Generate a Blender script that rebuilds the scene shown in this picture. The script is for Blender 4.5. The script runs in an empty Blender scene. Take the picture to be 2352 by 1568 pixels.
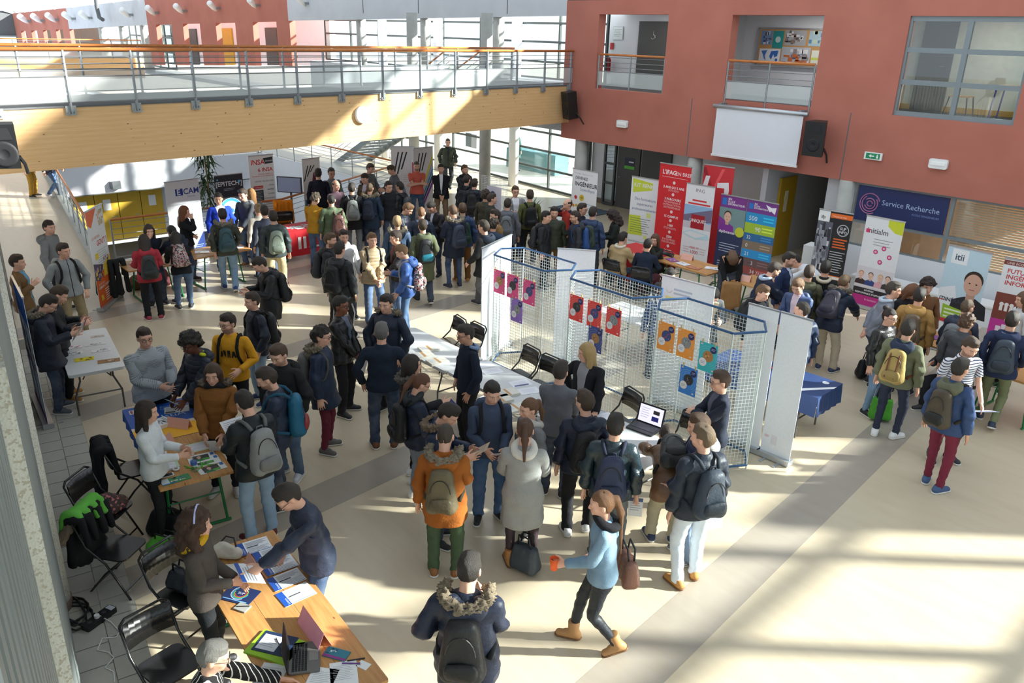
import bpy, math, random
import numpy as np
from mathutils import Vector, Matrix
random.seed(7); rng = np.random.default_rng(7)
S = bpy.context.scene
COL = S.collection
R_ = math.radians
# ---------------------------------------------------------------- camera (surveyed from the room's own edges)
CAMZ = 5.45; FPX = 1847.9
yaw, pitch, roll = R_(-47.077), R_(21.042), R_(1.596)
_f = np.array([math.cos(pitch)*math.sin(yaw), math.cos(pitch)*math.cos(yaw), -math.sin(pitch)])
_r = np.array([math.cos(yaw), -math.sin(yaw), 0.0]); _u = np.cross(_r, _f)
_c, _s = math.cos(roll), math.sin(roll)
RC = np.array([_c*_r+_s*_u, -_s*_r+_c*_u, _f])
CAM = np.array([0, 0, CAMZ])
cd = bpy.data.cameras.new('camera'); co = bpy.data.objects.new('camera', cd); COL.objects.link(co)
cd.sensor_width = 36; cd.lens = FPX/2352*36; cd.clip_start = .1; cd.clip_end = 500
mw = Matrix.Identity(4)
for i in range(3):
    mw[i][0] = RC[0][i]; mw[i][1] = RC[1][i]; mw[i][2] = -RC[2][i]
mw[2][3] = CAMZ
co.matrix_world = mw
S.camera = co
# ---------------------------------------------------------------- light
SUN_AZ, SUN_EL = 46.0, 24.0
w = bpy.data.worlds.new('sky'); S.world = w; w.use_nodes = True
bg = w.node_tree.nodes['Background']; bg.inputs[0].default_value = (.80, .90, 1.0, 1); bg.inputs[1].default_value = 1.15
sl = bpy.data.lights.new('sun', 'SUN'); sl.energy = 13.0; sl.angle = R_(1.5); sl.color = (1.0, .965, .915)
so = bpy.data.objects.new('sun', sl); COL.objects.link(so)
sd = Vector((math.cos(R_(SUN_AZ))*math.cos(R_(SUN_EL)), math.sin(R_(SUN_AZ))*math.cos(R_(SUN_EL)), math.sin(R_(SUN_EL))))
so.rotation_euler = sd.to_track_quat('Z', 'Y').to_euler(); so.location = (20, 25, 20)
vs = S.view_settings; vs.view_transform = 'Standard'; vs.look = 'None'; vs.gamma = 1; vs.use_curve_mapping = False; vs.exposure = .5
# ---------------------------------------------------------------- survey helpers
def ray(x, y):
    return RC.T @ np.array([(x-1176)/FPX, -(y-784)/FPX, 1.0])
def at(x, y, z=0.0):
    d = ray(x, y); return CAM + d*((z-CAMZ)/d[2])
def on_y(x, y, c):
    d = ray(x, y); return CAM + d*((c-CAM[1])/d[1])
def on_x(x, y, c):
    d = ray(x, y); return CAM + d*((c-CAM[0])/d[0])
# ---------------------------------------------------------------- materials
MATS = {}
class NT:
    def __init__(s, name):
        s.m = bpy.data.materials.new(name); s.m.use_nodes = True
        s.t = s.m.node_tree; s.b = s.t.nodes['Principled BSDF']; s.o = s.t.nodes['Material Output']
    def n(s, kind, **kw):
        nd = s.t.nodes.new(kind)
        for k, v in kw.items():
            if k[0] == '_': setattr(nd, k[1:], v)
            else: nd.inputs[k.replace('__', ' ')].default_value = v
        return nd
    def l(s, a, b): s.t.links.new(a, b)
    def co(s, kind='Object', scale=None):
        tc = s.n('ShaderNodeTexCoord'); out = tc.outputs[kind]
        if scale is not None:
            mp = s.n('ShaderNodeMapping'); mp.inputs['Scale'].default_value = scale if hasattr(scale, '__len__') else (scale,)*3
            s.l(out, mp.inputs[0]); out = mp.outputs[0]
        return out
    def noise(s, vec, scale=5, detail=3, rough=.5):
        n = s.n('ShaderNodeTexNoise', Scale=scale, Detail=detail, Roughness=rough); s.l(vec, n.inputs['Vector']); return n.outputs['Fac']
    def ramp(s, fac, stops):
        r = s.n('ShaderNodeValToRGB'); el = r.color_ramp.elements
        while len(el) < len(stops): el.new(.5)
        for e, (p, c) in zip(el, stops): e.position = p; e.color = (*c, 1) if len(c) == 3 else c
        s.l(fac, r.inputs[0]); return r.outputs[0]
    def mix(s, fac, a, b, mode='MIX'):
        m = s.n('ShaderNodeMix', _data_type='RGBA', _blend_type=mode)
        for i, v in ((0, fac), (6, a), (7, b)):
            if hasattr(v, 'node'): s.l(v, m.inputs[i])
            elif i == 0: m.inputs[0].default_value = v
            else: m.inputs[i].default_value = (*v, 1)
        return m.outputs[2]
    def math(s, op, a, b=0.0, c=None, clamp=False):
        m = s.n('ShaderNodeMath', _operation=op, _use_clamp=clamp)
        for i, v in enumerate((a, b) if c is None else (a, b, c)):
            if hasattr(v, 'node'): s.l(v, m.inputs[i])
            else: m.inputs[i].default_value = v
        return m.outputs[0]
    def bump(s, h, strength=.2, dist=.01):
        b = s.n('ShaderNodeBump', Strength=strength, Distance=dist); s.l(h, b.inputs['Height']); s.l(b.outputs[0], s.b.inputs['Normal'])
    def base(s, v):
        if hasattr(v, 'node'): s.l(v, s.b.inputs['Base Color'])
        else: s.b.inputs['Base Color'].default_value = (*v, 1)
    def done(s, rough=.6, metal=0, spec=None):
        s.b.inputs['Roughness'].default_value = rough; s.b.inputs['Metallic'].default_value = metal
        if spec is not None: s.b.inputs['Specular IOR Level'].default_value = spec
        return s.m
def srgb(r, g, b):
    f = lambda c: ((c/255+.055)/1.055)**2.4 if c > 10 else c/255/12.92
    return (f(r), f(g), f(b))
def M(name, rgb=None, rough=.6, metal=0, var=.06, scale=6, bump=0, bscale=60):
    """plain procedural material: colour with slight mottling and optional fine relief"""
    if name in MATS: return MATS[name]
    t = NT(name); c = srgb(*rgb); v = t.co('Object')
    if var:
        n = t.noise(v, scale, 4)
        t.base(t.ramp(n, [(.3, tuple(x*(1-var) for x in c)), (.7, tuple(min(1, x*(1+var)) for x in c))]))
    else: t.base(c)
    if bump: t.bump(t.noise(v, bscale, 3), bump, .004)
    MATS[name] = t.done(rough, metal); return MATS[name]
def paint(rgb):
    return M('print_%02x%02x%02x' % tuple(int(x) for x in rgb), rgb, .55, 0, .03, 30)
# glass: mostly see-through, slight reflection
t = NT('glass'); tr = t.n('ShaderNodeBsdfTransparent'); tr.inputs[0].default_value = (.93, .97, .96, 1)
gl = t.n('ShaderNodeBsdfGlossy', Roughness=.02); mx = t.n('ShaderNodeMixShader', Fac=.06)
t.l(tr.outputs[0], mx.inputs[1]); t.l(gl.outputs[0], mx.inputs[2]); t.l(mx.outputs[0], t.o.inputs[0])
MATS['glass'] = t.m
# ---------------------------------------------------------------- mesh builder
class MB:
    def __init__(s): s.v = []; s.f = []; s.smooth = False
    def add(s, vs, fs):
        k = len(s.v); s.v += [tuple(map(float, p)) for p in vs]; s.f += [tuple(i+k for i in f) for f in fs]; return s
    def box(s, x0, x1, y0, y1, z0, z1, mat=None):
        p = [(x, y, z) for z in (z0, z1) for x, y in ((x0, y0), (x1, y0), (x1, y1), (x0, y1))]
        if mat is not None: p = [mat @ Vector(q) for q in p]
        return s.add(p, [(0, 3, 2, 1), (4, 5, 6, 7), (0, 1, 5, 4), (1, 2, 6, 5), (2, 3, 7, 6), (3, 0, 4, 7)])
    def prism(s, pts, z0, z1, mat=None):
        n = len(pts); p = [(x, y, z0) for x, y in pts]+[(x, y, z1) for x, y in pts]
        if mat is not None: p = [mat @ Vector(q) for q in p]
        return s.add(p, [tuple(range(n-1, -1, -1)), tuple(range(n, 2*n))]+[(i, (i+1) % n, n+(i+1) % n, n+i) for i in range(n)])
    def rbox(s, x0, x1, y0, y1, z0, z1, r=.02, seg=3, mat=None):
        """plate with rounded corners in plan"""
        pts = []
        for cx, cy, a in ((x1-r, y1-r, 0), (x0+r, y1-r, 90), (x0+r, y0+r, 180), (x1-r, y0+r, 270)):
            for k in range(seg+1):
                q = R_(a+90*k/seg); pts.append((cx+r*math.cos(q), cy+r*math.sin(q)))
        return s.prism(pts, z0, z1, mat)
    def tube(s, pts, r, n=6, closed=False):
        pts = [Vector(p) for p in pts]; k = len(s.v); m = len(pts); rs = r if hasattr(r, '__len__') else [r]*m
        up = Vector((.13, .21, .97)); rings = []
        for i, p in enumerate(pts):
            a = pts[(i-1) % m] if (closed or i) else p; b = pts[(i+1) % m] if (closed or i < m-1) else p
            d = (b-a).normalized(); e = d.cross(up)
            if e.length < 1e-4: e = d.cross(Vector((1, 0, 0)))
            e.normalize(); g = d.cross(e); up = e.cross(d)
            rings.append([p+(e*math.cos(2*math.pi*j/n)+g*math.sin(2*math.pi*j/n))*rs[i] for j in range(n)])
        vs = [q for ring in rings for q in ring]; fs = []
        for i in range(m if closed else m-1):
            for j in range(n):
                a, b = i*n, ((i+1) % m)*n
                fs.append((a+j, b+j, b+(j+1) % n, a+(j+1) % n))
        if not closed: fs += [tuple(range(n)), tuple((m-1)*n+j for j in range(n-1, -1, -1))]
        return s.add(vs, fs)
    def lathe(s, prof, n=16, mat=None):
        vs = []; fs = []
        for r, z in prof:
            for j in range(n):
                q = Vector((r*math.cos(2*math.pi*j/n), r*math.sin(2*math.pi*j/n), z)); vs.append(mat @ q if mat is not None else q)
        for i in range(len(prof)-1):
            for j in range(n): fs.append((i*n+j, i*n+(j+1) % n, (i+1)*n+(j+1) % n, (i+1)*n+j))
        fs += [tuple(range(n-1, -1, -1)), tuple((len(prof)-1)*n+j for j in range(n))]
        return s.add(vs, fs)
    def quad(s, a, b, c, d): return s.add([a, b, c, d], [(0, 1, 2, 3)])
    def mesh(s, name):
        me = bpy.data.meshes.new(name); me.from_pydata(s.v, [], s.f); me.update()
        if s.smooth: me.shade_smooth()
        return me
    def build(s, name, mat, parent=None, smooth=False):
        s.smooth = smooth; me = s.mesh(name)
        if isinstance(mat, str): mat = MATS[mat]
        me.materials.append(mat); o = bpy.data.objects.new(name, me); COL.objects.link(o); o.parent = parent; return o
def tag(o, label=None, cat=None, group=None, kind=None):
    for k, v in (('label', label), ('category', cat), ('group', group), ('kind', kind)):
        if v: o[k] = v
    return o
def empty(name, loc=(0, 0, 0), rz=0.0):
    o = bpy.data.objects.new(name, None); o.empty_display_size = .1; COL.objects.link(o); o.location = loc; o.rotation_euler = (0, 0, rz); return o
def copy_tree(o, parent=None):
    c = o.copy(); COL.objects.link(c); c.parent = parent
    for ch in list(o.children): copy_tree(ch, c)
    return c
def face_rot(d, up=(0, 0, 1)):
    """matrix whose local X runs along the board, Y is its normal d, Z up"""
    y = Vector(d).normalized(); z = Vector(up); x = y.cross(z).normalized(); z = x.cross(y)
    return Matrix((x, y, z)).transposed()
TXT = {}
WS = bpy.data.scenes.new('workshop')            # scratch scene for turning text and modifiers into plain meshes
def bake(o):
    WS.collection.objects.link(o); vl = WS.view_layers[0]; vl.update(); return bpy.data.meshes.new_from_object(o.evaluated_get(vl.depsgraph))
def text_mesh(txt, size, align='LEFT', bold=False, spacing=1.0):
    key = (txt, round(size, 4), align, bold)
    if key in TXT: return TXT[key]
    cu = bpy.data.curves.new('lettering', 'FONT'); cu.body = txt; cu.size = size; cu.align_x = align; cu.resolution_u = 2
    cu.space_line = .95
    if bold: cu.offset = size*.018
    o = bpy.data.objects.new('tmp', cu); me = bake(o)
    v = np.zeros(len(me.vertices)*3, np.float32); me.vertices.foreach_get('co', v); v = v.reshape(-1, 3)
    fs = [tuple(p.vertices) for p in me.polygons]
    bpy.data.objects.remove(o); bpy.data.curves.remove(cu); bpy.data.meshes.remove(me)
    TXT[key] = (v, fs); return TXT[key]
# ================================================================ setting: materials
t = NT('linoleum'); v = t.co('Object'); mp = t.co('Object', (.6, 3, 1))
n1 = t.noise(mp, 2.2, 5, .6); n2 = t.noise(v, 40, 3)
c = t.ramp(n1, [(.25, srgb(202, 186, 159)), (.5, srgb(207, 192, 166)), (.8, srgb(211, 198, 173))])
t.base(t.mix(t.math('MULTIPLY', n2, .12), c, srgb(170, 150, 122))); MATS['linoleum'] = t.done(.3, spec=.4)
t = NT('linoleum_grey'); v = t.co('Object'); n1 = t.noise(t.co('Object', (.6, 3, 1)), 2.2, 5, .6)
t.base(t.ramp(n1, [(.3, srgb(164, 153, 139)), (.7, srgb(170, 160, 147))])); MATS['linoleum_grey'] = t.done(.3, spec=.4)
t = NT('red_render'); v = t.co('Object'); n = t.noise(v, 1.2, 4); n2 = t.noise(v, 120, 2)
t.base(t.ramp(n, [(.3, srgb(172, 104, 88)), (.7, srgb(182, 112, 96))])); t.bump(n2, .25, .003); MATS['red_render'] = t.done(.85)
t = NT('glulam'); v = t.co('Object'); g = t.noise(t.co('Object', (1, .5, 24)), 2.0, 4, .6)
lam = t.n('ShaderNodeTexWave', Scale=3.6, Distortion=.35, Detail=2, _bands_direction='Z'); t.l(v, lam.inputs[0])
c = t.ramp(g, [(.25, srgb(220, 176, 118)), (.55, srgb(228, 188, 134)), (.8, srgb(236, 200, 150))])
c = t.mix(t.math('MULTIPLY', lam.outputs[1], .22), c, srgb(208, 158, 100))
vo = t.n('ShaderNodeTexVoronoi', Scale=4.0); t.l(t.co('Object', (1, 1, 2.0)), vo.inputs['Vector'])
sk = t.n('ShaderNodeSeparateColor'); t.l(vo.outputs['Color'], sk.inputs[0]); kn = t.ramp(vo.outputs['Distance'], [(.05, (1, 1, 1)), (.11, (0, 0, 0))]); kn = t.math('MULTIPLY', kn, t.math('GREATER_THAN', sk.outputs[0], .3))
t.base(t.mix(kn, c, srgb(120, 72, 36))); MATS['glulam'] = t.done(.55)
t = NT('concrete'); v = t.co('Object'); n = t.noise(v, 3, 5); n2 = t.noise(v, 90, 3)
c = t.ramp(n, [(.3, srgb(168, 168, 162)), (.7, srgb(188, 188, 182))]); sp = t.ramp(n2, [(.62, (0, 0, 0)), (.72, (1, 1, 1))])
t.base(t.mix(t.math('MULTIPLY', sp, .45), c, srgb(120, 112, 100))); t.bump(n2, .3, .004); MATS['concrete'] = t.done(.85)
t = NT('aggregate'); v = t.co('Object'); vo = t.n('ShaderNodeTexVoronoi', Scale=110); t.l(v, vo.inputs['Vector'])
n = t.noise(v, 4, 4); c = t.ramp(n, [(.3, srgb(196, 196, 184)), (.7, srgb(214, 214, 204))])
sp = t.n('ShaderNodeSeparateColor'); t.l(vo.outputs['Color'], sp.inputs[0])
sp = t.ramp(sp.outputs[0], [(.72, (0, 0, 0)), (.8, (1, 1, 1))])
t.base(t.mix(t.math('MULTIPLY', sp, .5), c, srgb(150, 130, 100))); t.bump(vo.outputs['Distance'], .35, .004); MATS['aggregate'] = t.done(.9)
M('white_wall', (222, 224, 228), .85, 0, .02, 2); M('grey_wall', (198, 200, 203), .85, 0, .03, 1.5)
M('band_concrete', (196, 199, 204), .9, 0, .05, 1.2); M('steel', (150, 155, 158), .45, .6, .05, 10); M('galvanised', (165, 170, 168), .5, .5, .1, 25)
M('frame_dark', (72, 78, 76), .5, .2, .03); M('frame_grey', (128, 138, 142), .5, .2, .03); M('dark_floor', (66, 68, 70), .6, 0, .1); M('deck_grey', (176, 180, 180), .6, 0, .06)
M('door_dark', (80, 80, 78), .6, 0, .03); M('yellow_door', (196, 158, 44), .55, 0, .04, 3); M('handrail_wood', (196, 120, 60), .45, 0, .12, 8)
M('white_plastic', (232, 233, 232), .5, 0, .02); M('black_plastic', (24, 25, 27), .45, 0, .1, 20); M('ribbed_metal', (140, 147, 147), .5, .3, .06, 3)
M('tile', (178, 175, 166), .6, 0, .08, 4); M('grout', (130, 128, 120), .9); M('ground_out', (205, 202, 190), .95, 0, .1, .3)
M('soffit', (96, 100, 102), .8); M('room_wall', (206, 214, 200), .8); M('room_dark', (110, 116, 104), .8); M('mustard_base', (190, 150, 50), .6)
def structure(o): o['kind'] = 'structure'; return o
def slab(name, x0, x1, y0, y1, z0, z1, mat, parent=None):
    o = MB().box(x0, x1, y0, y1, z0, z1).build(name, mat, parent)
    return o if parent else structure(o)
# ================================================================ ground and floors
structure(MB().box(-140, 90, 21.62, 120, -.3, -.08).build('trim_1', 'ground_out'))
f = MB()
f.prism([(6, -3), (6, 21.6), (-23.8, 21.6), (-23.8, 16.6), (-20.4, 10.2), (-20.4, 3.3), (0, -.4), (0, -3)], -.25, 0)
f.prism([(-20.4, 3.3), (-20.4, 5.25), (-35, 7.85), (-62, 12.6), (-62, 10.4)], -.25, 0)
f.prism([(-23.8, 16.6), (-23.8, 21.6), (-62, 21.6), (-62, 16.6)], -.25, 0)
f.prism([(-35.2, 7.88), (-35.2, 16.6), (-62, 16.6), (-62, 12.6)], -.25, 0)
floor = structure(f.build('floor', 'linoleum'))
for cx in (-3.02, -7.5, -12.05, -16.25):
    sl_ = -.09
    MB().prism([(cx-.29+sl_*1.2, 1.2+(0 if cx > -9 else 1.2)), (cx+.29+sl_*1.2, 1.2+(0 if cx > -9 else 1.2)), (cx+.29+sl_*18, 18), (cx-.29+sl_*18, 18)], 0, .0015).build('inlay_strip', 'linoleum_grey', floor)
# tile border along the left wall, each tile its own piece
def wl(x): return -.15-.175*x
tb = MB(); tb.box(0, .3, 0, .3, .0008, .006); tm = tb.mesh('tile'); tm.materials.append(MATS['tile'])
ang = math.atan2(-.175, 1)
gr = MB().prism([(-3.6, wl(-3.6)), (-3.6, wl(-3.6)+.62), (-16, wl(-16)+.62), (-16, wl(-16))], 0, .0012).build('grout_bed', 'grout', floor)
k = 0
for i in range(40):
    for j in range(2):
        s0 = 3.7+i*.307; x = -s0*math.cos(ang); y = wl(0)+s0*math.sin(-ang)+.01+j*.307
        o = bpy.data.objects.new('tile', tm); COL.objects.link(o); o.location = (x, y, .001); o.rotation_euler = (0, 0, ang); o.scale = (.98, .98, 1); o.parent = floor
# stairwell pit
structure(MB().box(-35.5, -19.8, 4.5, 17, -3.5, -3.3).build('floor_lower', 'dark_floor'))
p = MB(); p.box(-35.2, -35, 7.8, 16.7, -1.06, .04)
p.box(-35.2, -24, 16.57, 16.8, -3.3, .04)
structure(p.build('wall_stairwell', 'white_wall'))
structure(MB().box(-36.2, -36, 7, 17, -3.3, -1.0).build('wall_lower_recess', 'grey_wall'))
structure(MB().box(-36.2, -35, 7, 17, -1.1, -1.06).build('ceiling_lower', 'soffit'))
pn = MB(); pn.prism([(-20.4, 4.6), (-20.4, 10.2), (-23.8, 16.6), (-23.95, 16.6), (-20.55, 10.2), (-20.55, 4.6)], -3.3, -.02); structure(pn.build('wall_stairwell_near', 'white_wall'))
for i in range(4):                                   # yellow doors at the lower level
    d = structure(MB().box(-35.98, -35.9, 8.75+i*.92, 9.64+i*.92, -3.28, -1.12).build('door_%d' % (1+i), 'yellow_door'))
    MB().tube([(-35.86, 9.5+i*.92, -2.25), (-35.86, 9.35+i*.92, -2.25)], .015).build('door_handle', 'steel', d)
    if i != 2: MB().box(-35.895, -35.885, 9.05+i*.92, 9.35+i*.92, -1.95, -1.5).build('notice', paint((225, 225, 222)), d)
# ================================================================ red wall with openings (right side)
YR = 18.5
rw = MB(); X0, X1, Z0, Z1 = -17.92, -4.1, 2.42, 6.35
ops = [(-16.62, -14.16), (-12.2, -9.78), (-7.85, -5.44)]; zo0, zo1 = 3.96, 5.98
xs = [X0]+[q for o in ops for q in o]+[X1]
for i in range(0, len(xs), 2): rw.box(xs[i], xs[i+1], YR, YR+.3, Z0, Z1)
for a, b in ops: rw.box(a, b, YR, YR+.3, Z0, zo0); rw.box(a, b, YR, YR+.3, zo1, Z1)
wall_right = structure(rw.build('wall_right', 'red_render'))
for x in (-13.15, -8.78): MB().box(x-.012, x+.012, YR-.002, YR+.02, Z0, 3.93).build('expansion_joint', 'soffit', wall_right)
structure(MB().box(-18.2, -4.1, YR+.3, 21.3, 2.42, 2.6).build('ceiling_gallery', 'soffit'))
structure(MB().box(-18.2, -4.1, YR+.3, 21.3, 3.7, 3.94).build('floor_gallery', 'dark_floor'))
structure(MB().box(-17.9, -4.1, 18.8, 21.3, 6.15, 6.33).build('ceiling_upper', 'grey_wall'))
ub = MB(); ub.box(-18.55, -8.7, 21.1, 21.3, 3.94, 6.3); structure(ub.build('wall_upper_gallery', 'white_wall'))
structure(MB().box(-13.6, -13.45, 18.8, 21.1, 3.94, 6.3).build('wall_upper_partition', 'grey_wall'))
structure(MB().box(-8.95, -8.8, 18.8, 21.1, 3.94, 6.3).build('wall_upper_partition_2', 'grey_wall'))
# clerestory above the red wall and glazed corner to the right: daylight of the hall
def glazing(name, p0, p1, z0, z1, nv, nh, mat='frame_dark', t=.05, glass=True, d=.08, zs=None, bottom=None):
    """vertical glazed front from p0 to p1 (plan points), nv bays, nh rows; frame and every pane are parts"""
    p0 = Vector((*p0, 0)); p1 = Vector((*p1, 0)); L = (p1-p0).length; a = math.atan2(p1.y-p0.y, p1.x-p0.x)
    root = structure(empty(name, (p0.x, p0.y, 0), a)); fr = MB()
    rows = zs or [z0+(z1-z0)*i/nh for i in range(nh+1)]
    for i in range(nv+1): fr.box(L*i/nv-t/2, L*i/nv+t/2, -d/2, d/2, rows[0], rows[-1])
    for z in rows: fr.box(0, L, -d/2+.004, d/2-.004, z-t/2, z+t/2)
    fr.build('window_frame', mat, root)
    if glass:
        for i in range(nv):
            for j in range(len(rows)-1):
                MB().box(L*i/nv+t/2, L*(i+1)/nv-t/2, -.004, .004, rows[j]+t/2, rows[j+1]-t/2).build('pane', 'glass', root)
    return root
structure(MB().box(-17.6, 6, -4, 8, 8.6, 8.8).build('ceiling', 'grey_wall'))  # opaque slab added out of view to darken the left side
glazing('window_1', (-17.9, YR+.1), (-7.0, YR+.1), 6.35, 8.7, 7, 2, t=.10)
glazing('window_15', (-7.0, YR+.1), (-4.1, YR+.1), 6.35, 8.15, 2, 2, t=.10)
structure(MB().box(-64, -17.6, -4, 17, 8.6, 8.8).build('ceiling_shade_far', 'grey_wall'))  # unseen slab added over the far hall to cut its sky light
glazing('window_2', (-4.1, YR+.1), (3.0, YR+.1), 5.0, 8.15, 3, 2, t=.12)
structure(MB().box(-4.1, 3.0, YR, YR+.3, 0, 5.0).build('wall_sunblock_right', 'red_render'))  # unseen wall added below the corner glazing to keep sun off the floor
structure(MB().box(2.92, 3.2, 15.2, YR, 0, 4.55).build('wall_sunblock_end', 'red_render'))  # unseen pier added to shade the floor on the right
glazing('window_3', (3.0, YR+.1), (3.0, -1.0), 0, 6.6, 9, 5, t=.15, d=.14)
structure(MB().box(-17.9, -7.0, YR, YR+.3, 8.7, 13).build('wall_sunblock_upper_far', 'band_concrete'))  # solid upper wall added out of view to stop the higher sun
structure(MB().box(-7.0, 3.2, YR, YR+.3, 8.15, 13).build('wall_sunblock_upper', 'band_concrete'))  # unseen sun blocker, set lower here to keep the left corridor shaded
structure(MB().box(2.9, 3.2, -1, YR, 6.6, 12).build('wall_sunblock_end_upper', 'band_concrete'))  # unseen block added above the end glazing to limit the sunlit floor
# ground floor under the overhang
g = MB(); g.box(-18.9, -10.9, 21.1, 21.3, 0, 2.42); structure(g.build('wall_recess', 'white_wall'))
structure(MB().box(-18.9, -10.9, 21.05, 21.1, 0, .16).build('baseboard_right', M('brown_tile', (120, 100, 88), .6)))
for i, (a, b) in enumerate(((-17.66, -16.74), (-16.66, -15.5))):
    d = structure(MB().box(a, b, 21.02, 21.1, 0, 2.06).build('door_%d' % (5+i), 'door_dark'))
    MB().tube([(a+.08, 20.98, 1.02), (a+.2, 20.98, 1.02)], .012).build('door_handle', 'steel', d)
    if i == 0:
        s = MB().box(a+.3, a+.72, 21.012, 21.02, 1.32, 1.68).build('sign', paint((36, 34, 66)), d)
        MB().box(a+.3, a+.72, 21.009, 21.012, 1.32, 1.42).build('sign_band', paint((90, 190, 60)), d)
        MB().box(a+.48, a+.68, 21.009, 21.012, 1.53, 1.57).build('sign_text', paint((230, 230, 235)), d)
# corridor opening beside the research office
co_ = MB(); co_.box(-10.9, -10.75, 18.7, 26, 0, 2.42); co_.box(-9.15, -8.42, 18.7, 26, 0, 2.42); structure(co_.build('wall_corridor', 'grey_wall'))
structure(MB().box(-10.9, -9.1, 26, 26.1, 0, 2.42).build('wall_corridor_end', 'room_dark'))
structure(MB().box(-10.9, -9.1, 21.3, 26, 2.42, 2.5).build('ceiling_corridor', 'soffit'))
structure(MB().box(-10.9, -9.1, 21.6, 26, -.2, 0).build('floor_corridor', 'dark_floor'))
d = structure(MB().box(-10.74, -10.68, 19.3, 20.1, 0, 2.1).build('door_7', 'yellow_door')); MB().box(-10.675, -10.665, 19.55, 19.7, 1.2, 1.75).build('door_light', paint((230, 225, 190)), d)
d = structure(MB().box(-9.22, -9.16, 21.5, 22.4, 0, 2.1).build('door_8', 'yellow_door'))
MB().box(-9.23, -9.22, 20.9, 21.3, 1.0, 1.7).build('notice', paint((170, 60, 80)), d)
# columns under the overhang and by the glass front
def column(x, y, z1, r=.17, mat='concrete', z0=0):
    o = MB().lathe([(r, z0), (r, z1)], 20, Matrix.Translation((x, y, 0))).build('trim_column', mat, None, True); structure(o)
    for p in o.data.polygons:
        if len(p.vertices) > 4: p.use_smooth = False
    return o
column(-17.22, 18.72, 2.42, .2); column(-8.62, 18.62, 2.42, .19); column(-13.0, 18.72, 2.42, .2); column(-4.4, 18.72, 2.42, .2)
for x in (-21.65, -25.85): column(x, 18.6, 6.0, .2)
for x in (-22.5, -27.1, -31): column(x, 20.75, 6.0, .19, 'white_wall')
# research office front
of = glazing('window_4', (-8.42, 18.66), (-4.1, 18.66), 0, 0, 2, 0, 'frame_grey', .07, zs=[.95, 1.52, 2.4])
structure(MB().box(-8.42, -4.1, 18.62, 18.72, 0, .95).build('wall_office_apron', 'white_wall'))
sg = MB().box(-8.34, -6.32, 18.605, 18.615, 1.56, 2.36).build('window_sign', paint((32, 44, 92)), of); sg.matrix_parent_inverse = of.matrix_basis.inverted()
def part_world(o, par): o.parent = par; o.matrix_parent_inverse = par.matrix_basis.inverted(); return o
def put_text(txt, loc, size, normal, mat, parent=None, align='LEFT', bold=False, name='lettering', up=(0, 0, 1), shear=None):
    v, fs = text_mesh(txt, size, align, bold); x = Vector(normal).normalized(); r = Matrix.Identity(3)
    rt = face_rot(normal, up); X = rt.col[0]*-1; Z = rt.col[2]
    m = MB(); m.add([Vector(loc)+X*float(a[0])+Z*float(a[1]) for a in v], fs)
    o = m.build(name, mat); 
    if parent: part_world(o, parent)
    return o
put_text('Service Recherche', (-7.75, 18.6, 1.98), .17, (0, -1, 0), paint((170, 190, 225)), of)
put_text('ECOLE D\'INGENIEURS', (-7.05, 18.6, 1.86), .06, (0, -1, 0), paint((130, 150, 200)), of)
rr = MB()
for r0, a0, a1 in ((.23, 20, 300), (.18, 120, 400), (.12, 200, 500), (.06, 0, 330)):
    rr.tube([(-8.02+r0*math.cos(R_(a)), 18.6, 1.97+r0*math.sin(R_(a))) for a in np.linspace(a0, a1, 22)], .013, 4)
part_world(rr.build('emblem', paint((176, 110, 150))), of)
bl = structure(empty('window_blind', (0, 0, 0)))
for i in range(26):                                   # slatted blind behind the office panes
    MB().box(-6.2, -4.15, 18.76, 18.79, 1.0+i*.053, 1.02+i*.053).build('slat', M('blind', (190, 176, 158), .7), bl)
structure(MB().box(-8.4, -4.1, 21, 21.1, 0, 2.4).build('wall_office_back', M('office_wall', (196, 168, 136), .8)))
# ================================================================ rails in the openings
def railing(name, pts, h=1.0, step=1.6, z=0.0, mesh=True, label=None, nw=3, mat='steel', bracket=0):
    root = empty(name, (0, 0, 0)); P = [Vector((*p, z)) if len(p) == 2 else Vector(p) for p in pts]
    hr = MB(); hr.tube([p+Vector((0, 0, h)) for p in P], .03, 8); hr.build('handrail', 'handrail_wood', root, True)
    wr = MB()
    for k in range(nw): wr.tube([p+Vector((0, 0, h*(.92-.14*k))) for p in P], .009, 5)
    wr.tube([p+Vector((0, 0, h*.1)) for p in P], .012, 5); wr.tube([p+Vector((0, 0, h*.52)) for p in P], .012, 5); wr.build('rail_wires', mat, root)
    for a, b in zip(P[:-1], P[1:]):
        n = max(1, round((b-a).length/step))
        for i in range(n+1):
            if i == 0 and a is not P[0]: continue
            q = a+(b-a)*(i/n); d = (b-a).normalized(); nn = Vector((d.y, -d.x, 0))
            ps = MB(); ps.tube([q+Vector((0, 0, -.05)), q+Vector((0, 0, h))], .022, 6)
            ps.build('post', mat, root)
        if mesh:
            g = MB(); d = (b-a).normalized(); s = d*.01
            g.quad(a+s+Vector((0, 0, h*.1)), b-s+Vector((0, 0, h*.1)), b-s+Vector((0, 0, h*.52)), a+s+Vector((0, 0, h*.52)))
            g.build('perforated_panel', 'perforated', root)
    return tag(root, label, 'railing')
t = NT('perforated'); tr = t.n('ShaderNodeBsdfTransparent'); di = t.b; di.inputs['Base Color'].default_value = (*srgb(206, 214, 212), 1); di.inputs['Roughness'].default_value = .5
mx = t.n('ShaderNodeMixShader', Fac=.62); t.l(tr.outputs[0], mx.inputs[1]); t.l(di.outputs[0], mx.inputs[2]); t.l(mx.outputs[0], t.o.inputs[0]); MATS['perforated'] = t.m
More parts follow.
